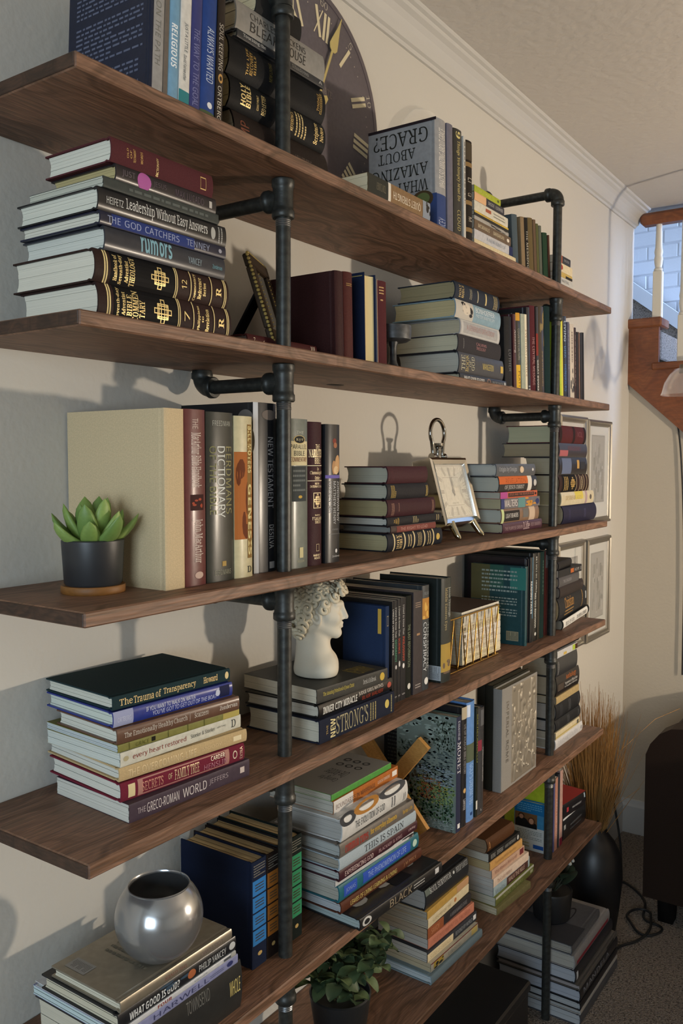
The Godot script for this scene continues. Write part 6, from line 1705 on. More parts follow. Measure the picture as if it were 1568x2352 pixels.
	book("leather_bible", "sagging navy leather bible at the bottom, third shelf last stack", "books in the last stack of the third shelf", [1.8884, 1.4141, 0.1635, 0.2928, 0.0545, 0.103, 0, 0, 0], "soft", "2d2c44", "7d7050", ["d1,0.150,0.200,0.2,0.8,44446a,2", "d1,0.600,0.660,0.25,0.75,55557a,2"])
	book("hardcover_book", "cream and yellow book with a soft picture, third shelf last stack", "books in the last stack of the third shelf", [1.8652, 1.4689, 0.167, 0.2841, 0.039, 0.0959, 0, 0, 0], "jacket", "d3c6a2", "776a40", ["p,0.400,0.650,0.4,1,c9b84a", "t,0.120,0.600,0.4,0.7,a8905c,DESIRE OF AGES", "p,0.720,0.780,0,1,a88f94", "o,0.860,0.920,0.3,0.7,5c5450"])
	book("hardcover_book", "brown and black commentary with gold ornament, third shelf last stack", "books in the last stack of the third shelf", [1.8298, 1.5082, 0.1632, 0.2525, 0.0505, 0.1037, 0, 0, 0], "leather", "36231f", "8a8468", ["p,0.100,0.550,0,1,151414", "d1,0.150,0.300,0.1,0.9,c9a658,3", "c,0.360,0.520,0.15,0.85,c9a658", "p,0.560,0.570,0,1,c9b890", "p,0.680,0.690,0,1,c9b890", "d1,0.720,0.780,0.1,0.9,c9b890,2", "p,0.820,0.830,0,1,c9b890", "p,0.920,0.930,0,1,c9b890"])
	book("hardcover_book", "black book with a pale blue end, third shelf last stack", "books in the last stack of the third shelf", [1.82, 1.559, 0.1614, 0.2372, 0.0505, 0.1073, 0, 0, 0], "jacket", "1f2024", "8a846c", ["p,0.100,0.420,0.05,0.95,5f6c8c", "p,0.620,0.700,0.35,0.85,b98f4a", "p,0.740,0.920,0.3,0.75,33343a"])
	book("hardcover_book", "dark grey book with a pink patch, third shelf last stack", "books in the last stack of the third shelf", [1.8178, 1.6098, 0.1269, 0.2368, 0.0405, 0.1762, 0, 0, 0], "jacket", "333138", "75684a", ["t,0.300,0.750,0.5,0.8,7a4a54,KINGDOMS", "p,0.020,0.300,0.08,0.5,a85a60"])
	book("hardcover_book", "thick dark red book with black bands on top, third shelf last stack", "books in the last stack of the third shelf", [1.8106, 1.6506, 0.1338, 0.2263, 0.0505, 0.1623, 0, 0, 0], "leather", "5a2226", "9ba07c", ["p,0.000,0.100,0,1,2a1d1e", "p,0.500,0.580,0,1,2a1d1e", "p,0.920,1.000,0,1,2a1d1e", "t,0.650,0.850,0.4,0.7,7d4040,VOL"])
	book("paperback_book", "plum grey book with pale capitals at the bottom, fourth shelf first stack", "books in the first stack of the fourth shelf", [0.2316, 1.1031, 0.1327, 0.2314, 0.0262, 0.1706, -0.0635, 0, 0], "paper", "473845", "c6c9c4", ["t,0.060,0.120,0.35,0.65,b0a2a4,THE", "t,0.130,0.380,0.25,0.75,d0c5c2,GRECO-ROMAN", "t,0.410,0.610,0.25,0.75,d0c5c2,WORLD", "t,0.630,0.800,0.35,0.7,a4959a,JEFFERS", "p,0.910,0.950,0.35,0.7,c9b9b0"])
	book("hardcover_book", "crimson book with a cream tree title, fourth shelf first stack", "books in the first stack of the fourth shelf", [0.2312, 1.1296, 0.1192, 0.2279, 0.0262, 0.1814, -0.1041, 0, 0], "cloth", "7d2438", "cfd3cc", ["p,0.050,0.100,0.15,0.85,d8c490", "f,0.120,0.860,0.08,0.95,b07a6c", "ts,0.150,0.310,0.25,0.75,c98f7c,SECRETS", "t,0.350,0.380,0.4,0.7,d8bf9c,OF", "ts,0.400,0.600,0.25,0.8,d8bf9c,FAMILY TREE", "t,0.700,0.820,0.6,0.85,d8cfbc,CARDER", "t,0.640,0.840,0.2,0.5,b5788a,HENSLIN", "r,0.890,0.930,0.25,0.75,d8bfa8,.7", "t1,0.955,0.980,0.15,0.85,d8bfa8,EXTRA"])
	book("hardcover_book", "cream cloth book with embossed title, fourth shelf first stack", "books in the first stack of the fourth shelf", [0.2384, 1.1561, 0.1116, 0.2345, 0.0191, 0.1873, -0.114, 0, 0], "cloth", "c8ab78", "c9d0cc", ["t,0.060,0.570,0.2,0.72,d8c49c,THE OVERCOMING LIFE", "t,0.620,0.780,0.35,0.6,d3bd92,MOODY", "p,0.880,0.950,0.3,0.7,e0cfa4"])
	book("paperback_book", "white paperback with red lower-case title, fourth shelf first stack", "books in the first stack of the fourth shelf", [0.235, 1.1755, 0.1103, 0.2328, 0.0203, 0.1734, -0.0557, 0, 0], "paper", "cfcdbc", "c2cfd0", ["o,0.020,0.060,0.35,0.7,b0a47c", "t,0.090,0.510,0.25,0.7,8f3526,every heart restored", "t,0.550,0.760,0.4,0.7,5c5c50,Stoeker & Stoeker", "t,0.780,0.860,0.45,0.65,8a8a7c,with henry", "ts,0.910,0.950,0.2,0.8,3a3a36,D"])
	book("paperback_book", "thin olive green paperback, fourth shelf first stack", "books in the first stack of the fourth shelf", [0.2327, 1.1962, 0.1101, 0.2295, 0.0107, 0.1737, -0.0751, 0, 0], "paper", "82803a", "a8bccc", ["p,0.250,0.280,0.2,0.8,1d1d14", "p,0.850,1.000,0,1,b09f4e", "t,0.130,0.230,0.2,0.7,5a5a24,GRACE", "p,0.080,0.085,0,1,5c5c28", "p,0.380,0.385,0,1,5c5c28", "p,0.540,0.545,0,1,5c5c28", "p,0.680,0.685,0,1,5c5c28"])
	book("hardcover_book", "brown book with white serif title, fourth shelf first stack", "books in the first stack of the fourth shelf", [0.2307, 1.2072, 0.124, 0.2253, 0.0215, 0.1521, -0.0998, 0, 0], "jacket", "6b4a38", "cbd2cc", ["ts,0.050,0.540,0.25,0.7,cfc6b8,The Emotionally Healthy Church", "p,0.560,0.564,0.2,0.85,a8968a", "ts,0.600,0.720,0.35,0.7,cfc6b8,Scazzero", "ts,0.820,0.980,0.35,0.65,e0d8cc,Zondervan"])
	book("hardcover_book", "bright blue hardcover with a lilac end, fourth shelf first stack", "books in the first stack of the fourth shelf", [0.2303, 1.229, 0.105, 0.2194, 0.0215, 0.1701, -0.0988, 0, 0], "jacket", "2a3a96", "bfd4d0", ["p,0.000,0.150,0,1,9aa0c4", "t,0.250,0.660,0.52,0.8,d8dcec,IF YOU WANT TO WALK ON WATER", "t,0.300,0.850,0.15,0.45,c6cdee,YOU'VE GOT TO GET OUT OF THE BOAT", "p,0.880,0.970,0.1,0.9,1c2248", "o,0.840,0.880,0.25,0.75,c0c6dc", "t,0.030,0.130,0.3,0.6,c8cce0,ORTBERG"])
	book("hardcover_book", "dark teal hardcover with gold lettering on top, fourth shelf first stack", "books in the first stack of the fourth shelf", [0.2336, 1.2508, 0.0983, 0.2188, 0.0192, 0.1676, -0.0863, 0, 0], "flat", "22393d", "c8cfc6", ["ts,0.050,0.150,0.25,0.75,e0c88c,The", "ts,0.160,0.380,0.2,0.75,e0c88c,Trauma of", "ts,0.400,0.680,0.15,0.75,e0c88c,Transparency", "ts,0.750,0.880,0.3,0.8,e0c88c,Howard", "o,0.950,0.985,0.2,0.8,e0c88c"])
	book("hardcover_book", "thick navy concordance at the bottom, under the plaster head", "books under the plaster head", [0.6437, 1.1031, 0.1478, 0.2421, 0.0421, 0.1706, -0.0183, 0, 0], "flat", "23283a", "b9b5a4", ["t1,0.080,0.100,0.3,0.7,b8a05a,THE", "t1b,0.130,0.190,0.1,0.9,d8cf9c,NEW", "ts,0.200,0.620,0.15,0.9,9a9576,STRONG'S", "d1,0.640,0.740,0.08,0.9,a89a62,3", "o,0.860,0.920,0.35,0.75,c9b458", "d1,0.940,0.970,0.1,0.9,a8a06a,1"])
	book("hardcover_book", "black hardcover with white and red capitals, under the plaster head", "books under the plaster head", [0.6522, 1.1455, 0.1383, 0.2432, 0.0231, 0.1716, -0.0078, 0, 0], "jacket", "1e1d1e", "b4b1a6", ["tb,0.050,0.490,0.2,0.75,d4d4ce,INNER CITY MIRACLE", "t,0.510,0.860,0.5,0.85,d0c9c0,JUDGE GREG MATHIS", "t,0.560,0.860,0.1,0.42,a8402c,BLAIR WALKER", "o,0.920,0.980,0.25,0.75,b05040"])
	book("paperback_book", "charcoal paperback with yellow title directly beneath, under the plaster head", "books under the plaster head", [0.646, 1.169, 0.1325, 0.2097, 0.0258, 0.1833, -0.0807, 0, 0], "paper", "3c3c38", "c3b9a2", ["ts,0.080,0.500,0.35,0.7,c9b84a,The Amazing Priesthood of Jesus Christ", "ts,0.630,0.820,0.35,0.7,b9b9b4,Derek A Holbrook", "o,0.880,0.950,0.2,0.8,c9a83a", "tT1,0.060,0.300,0.1,0.35,8a7a3c,AWAKEN"])
	book("hardcover_book", "royal blue hardcover showing its wide cover, fourth shelf dark row", "upright dark books in the middle of the fourth shelf", [0.7951, 1.1031, 0.1477, 0.2027, 0.0141, 0.1046, 0, 1, 0], "flat", "22355a", "e6e0d0", ["f,0.100,0.200,0.3,0.7,b8a870", "pB,0.820,0.900,0.72,0.97,c9a23a"])
	book("paperback_book", "thin black paperback with white lyrics title, fourth shelf dark row", "upright dark books in the middle of the fourth shelf", [0.8082, 1.1031, 0.11, 0.2111, 0.0075, 0.19, 0, 1, 0], "paper", "1d1d20", "e6e0d0", ["tb,0.080,0.520,0.2,0.8,c9c9c6,LYRICS OF LOVE GODS TOP TEN"])
	book("paperback_book", "thin black paperback with a green word, fourth shelf dark row", "upright dark books in the middle of the fourth shelf", [0.8193, 1.1031, 0.115, 0.2113, 0.0127, 0.18, 0, 1, 0], "paper", "202024", "e6e0d0", ["t,0.070,0.360,0.25,0.75,c9c9c6,I Used to Know That", "tb,0.380,0.600,0.2,0.8,4a8a6a,GEOGRAPHY", "o,0.630,0.670,0.3,0.8,d0d0d0", "t1,0.930,0.950,0.2,0.8,b9b9b9,ogdo"])
	book("paperback_book", "thin black paperback with a red science word, fourth shelf dark row", "upright dark books in the middle of the fourth shelf", [0.8328, 1.1031, 0.115, 0.2124, 0.0123, 0.18, 0, 1, 0], "paper", "202024", "e6e0d0", ["t,0.070,0.360,0.25,0.75,c9c9c6,I Used to Know That", "tb,0.380,0.530,0.2,0.8,b04432,SCIENCE", "o,0.600,0.660,0.3,0.8,c8c8c8", "t1,0.930,0.950,0.2,0.8,b9b9b9,ogdo"])
	book("paperback_book", "thin black paperback with a long red word, fourth shelf dark row", "upright dark books in the middle of the fourth shelf", [0.8497, 1.1031, 0.115, 0.2137, 0.0196, 0.18, 0, 1, 0], "paper", "202024", "e6e0d0", ["t,0.070,0.360,0.35,0.65,c9c9c6,I Used to Know That", "tb,0.380,0.620,0.3,0.7,b84c38,PHILOSOPHY", "o,0.640,0.690,0.3,0.7,e0e0e0", "t1,0.930,0.950,0.2,0.8,b9b9b9,ogdo"])
	book("hardcover_book", "black cloth book with a dark green title, fourth shelf dark row", "upright dark books in the middle of the fourth shelf", [0.8729, 1.1031, 0.105, 0.2146, 0.0236, 0.2, 0, 1, 0], "cloth", "23251f", "e6e0d0", ["t,0.280,0.700,0.3,0.7,7d8a72,THE LAST REFORMATION", "o,0.860,0.920,0.25,0.75,d0d0c8"])
	book("hardcover_book", "dark brown-grey book with marbled spine, fourth shelf dark row", "upright dark books in the middle of the fourth shelf", [0.9102, 1.1031, 0.105, 0.2188, 0.0381, 0.2, 0, 1, 0], "paper", "3f383a", "e6e0d0", ["d1,0.100,0.160,0.2,0.8,a8907a,3", "p,0.410,0.430,0.35,0.7,a8825c", "d1,0.900,0.950,0.2,0.8,a8a09a,2"])
	book("hardcover_book", "slate book with an orange picture panel, fourth shelf dark row", "upright dark books in the middle of the fourth shelf", [0.9467, 1.1031, 0.105, 0.2275, 0.0317, 0.2, 0, 1, 0], "jacket", "363d42", "e6e0d0", ["p,0.120,0.320,0,1,b87f34", "i,0.120,0.320,0,1,d8a84a,6", "t,0.350,0.820,0.15,0.5,c9cfd2,CONSPIRACY", "t,0.360,0.800,0.6,0.85,a8b0b4,THE DIVINE", "o,0.880,0.950,0.25,0.75,d8d8d4", "t1,0.060,0.090,0.2,0.8,8a9094,WILLARD"])
	book("paperback_book", "big dark green paperback with a barcode label, fourth shelf dark row", "upright dark books in the middle of the fourth shelf", [1.0343, 1.1031, 0.1278, 0.2338, 0.0468, 0.1643, 0, 1, 0], "jacket", "2b3230", "e6e0d0", ["ts,0.090,0.380,0.55,0.85,b9bdb4,Jesus Through", "ts,0.090,0.500,0.2,0.48,b0a070,Middle Eastern Eyes", "p,0.630,0.900,0,1,a88a3a", "i,0.780,0.920,0,1,6d5a4a,6", "pB,0.780,0.980,0.02,0.16,b5bcc0", "dB1,0.800,0.960,0.03,0.15,3a3e44,9", "dB,0.100,0.700,0.3,0.85,55605c,16"])
	book("paperback_book", "cream paperback lowest of the level pile, in the gold wire basket", "paperbacks in the gold wire basket", [1.2725, 1.1091, 0.111, 0.2183, 0.0045, 0.1441, 0, 0, 0], "paper", "d9cba4", "b9ac8c", ["t,0.150,0.850,0.25,0.7,9a8a68,COLLECTED SERMONS", "o,0.030,0.090,0.25,0.75,77705c"])
	book("paperback_book", "pale yellow paperback second lowest of the level pile, in the gold wire basket", "paperbacks in the gold wire basket", [1.2722, 1.1139, 0.1109, 0.2184, 0.0183, 0.1441, 0, 0, 0], "paper", "ddd3b0", "b9ac8c", ["t,0.150,0.850,0.25,0.7,9a8a68,HEARING THE WORD", "o,0.030,0.090,0.25,0.75,77705c"])
	book("paperback_book", "ivory paperback third lowest of the level pile, in the gold wire basket", "paperbacks in the gold wire basket", [1.2717, 1.1325, 0.111, 0.2182, 0.0183, 0.144, 0, 0, 0], "paper", "d8d2bc", "b9ac8c", ["t,0.150,0.850,0.25,0.7,9a8a68,WALKING HUMBLY", "o,0.030,0.090,0.25,0.75,77705c"])
	book("paperback_book", "off-white paperback third from the top of the level pile, in the gold wire basket", "paperbacks in the gold wire basket", [1.2713, 1.1511, 0.111, 0.2181, 0.0176, 0.1439, 0, 0, 0], "paper", "d5cfc0", "b9ac8c", ["t,0.150,0.850,0.25,0.7,9a8a68,PRAYERS AND HYMNS", "o,0.030,0.090,0.25,0.75,77705c"])
	book("paperback_book", "white paperback second from the top of the level pile, in the gold wire basket", "paperbacks in the gold wire basket", [1.2709, 1.169, 0.1111, 0.2179, 0.0173, 0.1438, 0, 0, 0], "paper", "d9d7ce", "b9ac8c", ["t,0.150,0.850,0.25,0.7,9a8a68,THE OLDER WAY", "o,0.030,0.090,0.25,0.75,77705c"])
	book("paperback_book", "buff paperback topmost of the level pile, in the gold wire basket", "paperbacks in the gold wire basket", [1.2704, 1.1866, 0.1111, 0.2178, 0.0173, 0.1437, 0, 0, 0], "paper", "d0c5a8", "b9ac8c", ["t,0.150,0.850,0.25,0.7,9a8a68,LETTERS HOME", "o,0.030,0.090,0.25,0.75,77705c"])
	book("paperback_book", "white edged paperback with a brown cover lying above, in the gold wire basket", "paperbacks in the gold wire basket", [1.2634, 1.2042, 0.1132, 0.2114, 0.0334, 0.1395, 0, 0, 0], "paper", "d6d2c2", "a4977c", ["t,0.300,0.750,0.3,0.6,a8a49a,PHILOSOPHY OF", "p,0.030,0.060,0.2,0.7,4a4a44", "pT,0.000,1.000,0,1,4a3a34"])
	book("paperback_book", "teal paperback showing its mottled back cover, fourth shelf by second pipe", "tall upright books before the second pipe", [1.488, 1.1031, 0.1298, 0.2137, 0.0153, 0.1604, 0, 1, 0], "jacket", "1d4a52", "e6e0d0", ["pB,0.000,0.350,0.55,1,5a5a3a", "pB,0.350,0.600,0.7,1,2c5a50", "pB,0.720,1.000,0.7,0.98,2f7a72", "dB,0.200,0.850,0.65,0.95,8fa09a,6", "dB,0.200,0.850,0.35,0.6,8fa09a,7", "pB,0.660,0.880,0.05,0.17,8f8a6c", "dB1,0.670,0.870,0.06,0.16,2f3a3a,10"])
	book("hardcover_book", "tall black hardcover behind the teal cover, fourth shelf by second pipe", "tall upright books before the second pipe", [1.5241, 1.1031, 0.1091, 0.2307, 0.0041, 0.1817, 0, 1, 0], "jacket", "221d26", "e6e0d0")
	book("hardcover_book", "black and sky blue book with white capitals, fourth shelf by second pipe", "tall upright books before the second pipe", [1.5362, 1.1031, 0.105, 0.2339, 0.0186, 0.2, 0, 1, 0], "jacket", "1d2024", "e6e0d0", ["p,0.000,0.720,0.55,1,4f8ab0", "tb,0.280,0.660,0.1,0.5,d0d0cc,READING FACES"])
	book("hardcover_book", "black book with two rows of pale capitals, fourth shelf by second pipe", "tall upright books before the second pipe", [1.5622, 1.1031, 0.1045, 0.2431, 0.029, 0.201, 0, 1, 0], "jacket", "212321", "e6e0d0", ["tb,0.040,0.450,0.5,0.85,cfcfc4,BET OUT OF TRIALS", "tb,0.450,0.850,0.3,0.65,c9c9c0,ARE YOU RIGHTEOUS", "o,0.900,0.940,0.3,0.7,c9c9c0"])
	book("hardcover_book", "black slim book with a gold edge, fourth shelf by second pipe", "tall upright books before the second pipe", [1.5881, 1.1031, 0.1045, 0.2423, 0.0183, 0.201, 0, 1, 0], "jacket", "2a261c", "e6e0d0")
	book("hardcover_book", "dark green thick book, fourth shelf by second pipe", "tall upright books before the second pipe", [1.6146, 1.1031, 0.1045, 0.2429, 0.0301, 0.201, 0, 1, 0], "cloth", "122b28", "e6e0d0", ["d,0.100,0.500,0.3,0.7,3f5a50,1"])
	book("hardcover_book", "brick red book with a pale head against the pipe, fourth shelf by second pipe", "tall upright books before the second pipe", [1.6753, 1.1031, 0.101, 0.2402, 0.047, 0.194, 0, 1, 0], "paper", "8a3f36", "e6e0d0", ["p,0.000,0.200,0,1,8a8480", "t1,0.040,0.080,0.2,0.8,4a4a4c,THE", "t1,0.120,0.170,0.2,0.8,d8d0cc,AGE", "t,0.250,0.900,0.4,0.75,b9837a,CHRISTIANS IN THE AGE OF"])
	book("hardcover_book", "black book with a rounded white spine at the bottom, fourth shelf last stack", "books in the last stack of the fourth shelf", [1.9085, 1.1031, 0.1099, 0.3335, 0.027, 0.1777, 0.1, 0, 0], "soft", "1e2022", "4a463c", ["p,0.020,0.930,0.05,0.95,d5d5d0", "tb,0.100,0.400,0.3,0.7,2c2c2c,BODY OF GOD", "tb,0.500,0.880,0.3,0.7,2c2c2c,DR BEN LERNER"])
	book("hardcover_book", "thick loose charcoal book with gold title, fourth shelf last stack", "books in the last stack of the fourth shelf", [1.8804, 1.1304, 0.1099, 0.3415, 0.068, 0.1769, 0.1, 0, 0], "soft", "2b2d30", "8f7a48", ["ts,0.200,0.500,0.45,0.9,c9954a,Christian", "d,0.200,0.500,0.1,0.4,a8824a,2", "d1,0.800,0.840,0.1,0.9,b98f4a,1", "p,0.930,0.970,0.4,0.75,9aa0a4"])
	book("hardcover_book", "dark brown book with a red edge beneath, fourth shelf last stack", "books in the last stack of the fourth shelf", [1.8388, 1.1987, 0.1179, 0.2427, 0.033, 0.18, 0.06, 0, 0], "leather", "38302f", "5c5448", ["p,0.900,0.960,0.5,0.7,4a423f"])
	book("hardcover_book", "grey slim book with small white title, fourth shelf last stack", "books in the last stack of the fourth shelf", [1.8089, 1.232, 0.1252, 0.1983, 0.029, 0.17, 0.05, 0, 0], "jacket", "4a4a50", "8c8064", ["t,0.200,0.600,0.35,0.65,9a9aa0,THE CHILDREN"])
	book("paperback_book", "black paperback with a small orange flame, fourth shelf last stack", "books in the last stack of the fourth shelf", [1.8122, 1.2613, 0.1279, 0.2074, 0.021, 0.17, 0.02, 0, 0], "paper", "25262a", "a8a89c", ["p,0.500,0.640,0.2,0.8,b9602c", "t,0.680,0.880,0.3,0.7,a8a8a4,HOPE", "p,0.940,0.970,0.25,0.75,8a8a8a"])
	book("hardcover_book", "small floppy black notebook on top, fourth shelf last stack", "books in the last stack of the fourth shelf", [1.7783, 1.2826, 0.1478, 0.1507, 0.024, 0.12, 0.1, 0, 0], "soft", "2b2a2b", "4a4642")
	book("hardcover_book", "charcoal book with gold lettering at the bottom, fifth shelf first stack", "books in the first stack of the fifth shelf", [0.1816, 0.7556, 0.1525, 0.2351, 0.0756, 0.185, 0, 0, 0], "jacket", "2c2d2c", "b8b4a2", ["t,0.500,0.700,0.66,0.9,6a6a66,TOWNSEND", "t,0.880,0.980,0.4,0.7,c9b86a,WHOLE", "p,0.300,0.360,0.3,0.7,c9a83a"])
	book("paperback_book", "lilac paperback with dark capitals, fifth shelf first stack", "books in the first stack of the fifth shelf", [0.177, 0.8315, 0.15, 0.2255, 0.0136, 0.19, 0, 0, 0], "paper", "8489b4", "a9cbd8", ["t,0.240,0.720,0.25,0.75,3c4066,HARWELL", "d,0.730,0.860,0.3,0.7,5c628c,2", "o,0.890,0.950,0.25,0.8,2f3568"])
	book("hardcover_book", "thin white book with a red word, fifth shelf first stack", "books in the first stack of the fifth shelf", [0.1747, 0.8454, 0.1525, 0.2206, 0.0074, 0.185, 0, 0, 0], "jacket", "c5c8cc", "bcd0d8", ["tb,0.280,0.400,0.2,0.8,8a2f2c,FOUR", "t,0.600,0.720,0.35,0.65,8a8f94,KIDDER", "p,0.880,0.950,0.25,0.75,4a4e54", "p,0.950,1.000,0,1,9a9c98"])
	book("hardcover_book", "black hardcover with white capitals under the silver book, fifth shelf first stack", "books in the first stack of the fifth shelf", [0.1721, 0.853, 0.1643, 0.2277, 0.0212, 0.1613, 0, 0, 0], "jacket", "202226", "b8b29a", ["tb,0.080,0.480,0.2,0.7,d0d4d4,WHAT GOOD IS GOD?", "i,0.300,0.600,0.5,1,33485c,6", "o,0.550,0.620,0.2,0.8,a85c34", "t,0.650,0.900,0.25,0.7,c4c8c8,PHILIP YANCEY", "o,0.930,0.990,0.25,0.8,b4b8b8"])
	book("hardcover_book", "silver jacketed hardcover with orange edges on top, fifth shelf first stack", "books in the first stack of the fifth shelf", [0.1695, 0.8745, 0.173, 0.2148, 0.0156, 0.144, 0, 0, 0], "silver", "9c9484", "cdc9b6", ["t2,0.360,0.560,0.3,0.62,8a5c50,THE GIVER", "t2,0.680,0.900,0.28,0.66,7d6a66,LOIS LOWRY", "pT,0.620,0.900,0.84,0.95,9f9a92", "dT1,0.640,0.880,0.86,0.93,5c5852,12", "dT,0.200,0.800,0.2,0.7,77705f,9"])
	book("hardcover_book", "dark blue volume with bright blue labels, fifth shelf gilt-edged set", "matching gilt-edged volumes on the fifth shelf", [0.3991, 0.7556, 0.1141, 0.1814, 0.0367, 0.1637, 0, 1, 0], "flat", "18233f", "a8874a", ["p,0.180,0.320,0.04,0.96,2a78c4", "p,0.335,0.475,0.04,0.96,2a78c4", "p,0.490,0.630,0.04,0.96,2a78c4", "p,0.645,0.785,0.04,0.96,2a78c4", "d1,0.030,0.150,0.1,0.9,7d7a70,5", "o,0.860,0.900,0.35,0.65,b89a58", "d1,0.210,0.290,0.2,0.8,4a4438,3", "d1,0.365,0.445,0.2,0.8,4a4438,3", "d1,0.520,0.600,0.2,0.8,4a4438,3", "d1,0.675,0.755,0.2,0.8,4a4438,3"])
	book("hardcover_book", "brown volume with orange labels beside the blue one, fifth shelf gilt-edged set", "matching gilt-edged volumes on the fifth shelf", [0.4346, 0.7556, 0.111, 0.1807, 0.0312, 0.17, 0, 1, 0], "flat", "241a16", "a8874a", ["p,0.180,0.320,0.04,0.96,a0601e", "p,0.335,0.475,0.04,0.96,a0601e", "p,0.490,0.630,0.04,0.96,a0601e", "p,0.645,0.785,0.04,0.96,a0601e", "d1,0.030,0.150,0.1,0.9,7d7a70,5", "o,0.860,0.900,0.35,0.65,b89a58", "d1,0.210,0.290,0.2,0.8,4a4438,3", "d1,0.365,0.445,0.2,0.8,4a4438,3", "d1,0.520,0.600,0.2,0.8,4a4438,3", "d1,0.675,0.755,0.2,0.8,4a4438,3"])
	book("hardcover_book", "black volume hidden behind the pipe, fifth shelf gilt-edged set", "matching gilt-edged volumes on the fifth shelf", [0.4667, 0.7556, 0.111, 0.1826, 0.0299, 0.17, 0, 1, 0], "flat", "1c1d20", "a8874a", ["p,0.180,0.320,0.04,0.96,6a3a2a", "p,0.335,0.475,0.04,0.96,6a3a2a", "p,0.490,0.630,0.04,0.96,6a3a2a", "p,0.645,0.785,0.04,0.96,6a3a2a", "d1,0.030,0.150,0.1,0.9,7d7a70,5", "o,0.860,0.900,0.35,0.65,b89a58", "d1,0.210,0.290,0.2,0.8,4a4438,3", "d1,0.365,0.445,0.2,0.8,4a4438,3", "d1,0.520,0.600,0.2,0.8,4a4438,3", "d1,0.675,0.755,0.2,0.8,4a4438,3"])
	book("hardcover_book", "dark volume with green labels past the pipe, fifth shelf gilt-edged set", "matching gilt-edged volumes on the fifth shelf", [0.4994, 0.7556, 0.111, 0.1847, 0.0323, 0.17, 0, 1, 0], "flat", "17211f", "a8874a", ["p,0.180,0.320,0.04,0.96,2a8a5c", "p,0.335,0.475,0.04,0.96,2a8a5c", "p,0.490,0.630,0.04,0.96,2a8a5c", "p,0.645,0.785,0.04,0.96,2a8a5c", "d1,0.030,0.150,0.1,0.9,7d7a70,5", "o,0.860,0.900,0.35,0.65,b89a58", "d1,0.210,0.290,0.2,0.8,4a4438,3", "d1,0.365,0.445,0.2,0.8,4a4438,3", "d1,0.520,0.600,0.2,0.8,4a4438,3", "d1,0.675,0.755,0.2,0.8,4a4438,3"])
	book("art_book", "worn black art book jutting out at the bottom, fifth shelf tall stack", "books in the tall stack of the fifth shelf", [0.7255, 0.7556, 0.1926, 0.2816, 0.0214, 0.1859, -0.0523, 0, 0], "jacket", "232324", "7f9aa4", ["o,0.020,0.120,0.15,0.9,b8b8b4", "o,0.040,0.100,0.3,0.75,232324", "t,0.330,0.600,0.2,0.85,8f7f66,BLACK", "d,0.620,0.760,0.3,0.8,a8a8a4,2", "p,0.900,0.950,0.3,0.8,b8b8b8", "iT,0.050,0.500,0.1,0.9,8a8a86,5", "pT,0.100,0.300,0.3,0.5,15161a"])
	book("hardcover_book", "chestnut brown leather book with gold lettering, fifth shelf tall stack", "books in the tall stack of the fifth shelf", [0.7163, 0.7773, 0.1523, 0.2805, 0.0211, 0.1851, -0.0274, 0, 0], "leather", "5a3020", "98a4b4", ["t,0.100,0.660,0.3,0.7,e0cf7c,LEAVES OF LIVING LEARNING & LOVING", "t,0.750,0.920,0.35,0.7,a87f5c,J M PRICE"])
	book("hardcover_book", "teal hardcover with royal blue labels, fifth shelf tall stack", "books in the tall stack of the fifth shelf", [0.7128, 0.7988, 0.1481, 0.2805, 0.0306, 0.1851, -0.0161, 0, 0], "jacket", "1d6878", "8c8c84", ["p,0.050,0.200,0.18,0.85,2a4fb8", "p,0.270,0.880,0.18,0.85,2a4fb8", "t,0.330,0.820,0.35,0.7,8fa8d8,THE PHENOMENON OF LIFE", "t,0.070,0.180,0.35,0.65,7f98d0,JONAS", "o,0.910,0.970,0.25,0.75,a8c8b8"])
	book("booklet", "thin white booklet sticking out, fifth shelf tall stack", "books in the tall stack of the fifth shelf", [0.7013, 0.8297, 0.1505, 0.2639, 0.012, 0.1742, -0.0371, 0, 0], "paper", "c4c4c4", "9a9a98", ["i,0.400,1.000,0,1,3a3234,6"])
	book("hardcover_book", "maroon hardcover with pale capitals, fifth shelf tall stack", "books in the tall stack of the fifth shelf", [0.703, 0.842, 0.1546, 0.2734, 0.0194, 0.1804, -0.013, 0, 0], "jacket", "46222c", "98a0a8", ["t,0.060,0.400,0.25,0.7,d0b8b4,EXPERIENCING GOD", "t,0.470,0.780,0.3,0.65,a8888c,BLACKABY & KING", "t,0.870,0.970,0.35,0.7,c0a4a4,LifeWay"])
	book("hardcover_book", "pale ice blue hardcover with thin black letters, fifth shelf tall stack", "books in the tall stack of the fifth shelf", [0.7, 0.8617, 0.1573, 0.2663, 0.0225, 0.1758, -0.0184, 0, 0], "cloth", "a4b4be", "7a7468", ["ts,0.300,0.820,0.25,0.8,3c4248,THIS IS SPAIN"])
	book("hardcover_book", "taupe book with red and yellow script, fifth shelf tall stack", "books in the tall stack of the fifth shelf", [0.6954, 0.8845, 0.162, 0.255, 0.026, 0.1683, -0.0212, 0, 0], "jacket", "6f675f", "8e979c", ["tg,0.060,0.350,0.2,0.75,a8342a,common cures", "tg,0.380,0.740,0.3,0.8,c9a02c,for everyday ailments", "t,0.830,0.970,0.4,0.7,c9a02c,Better Life"])
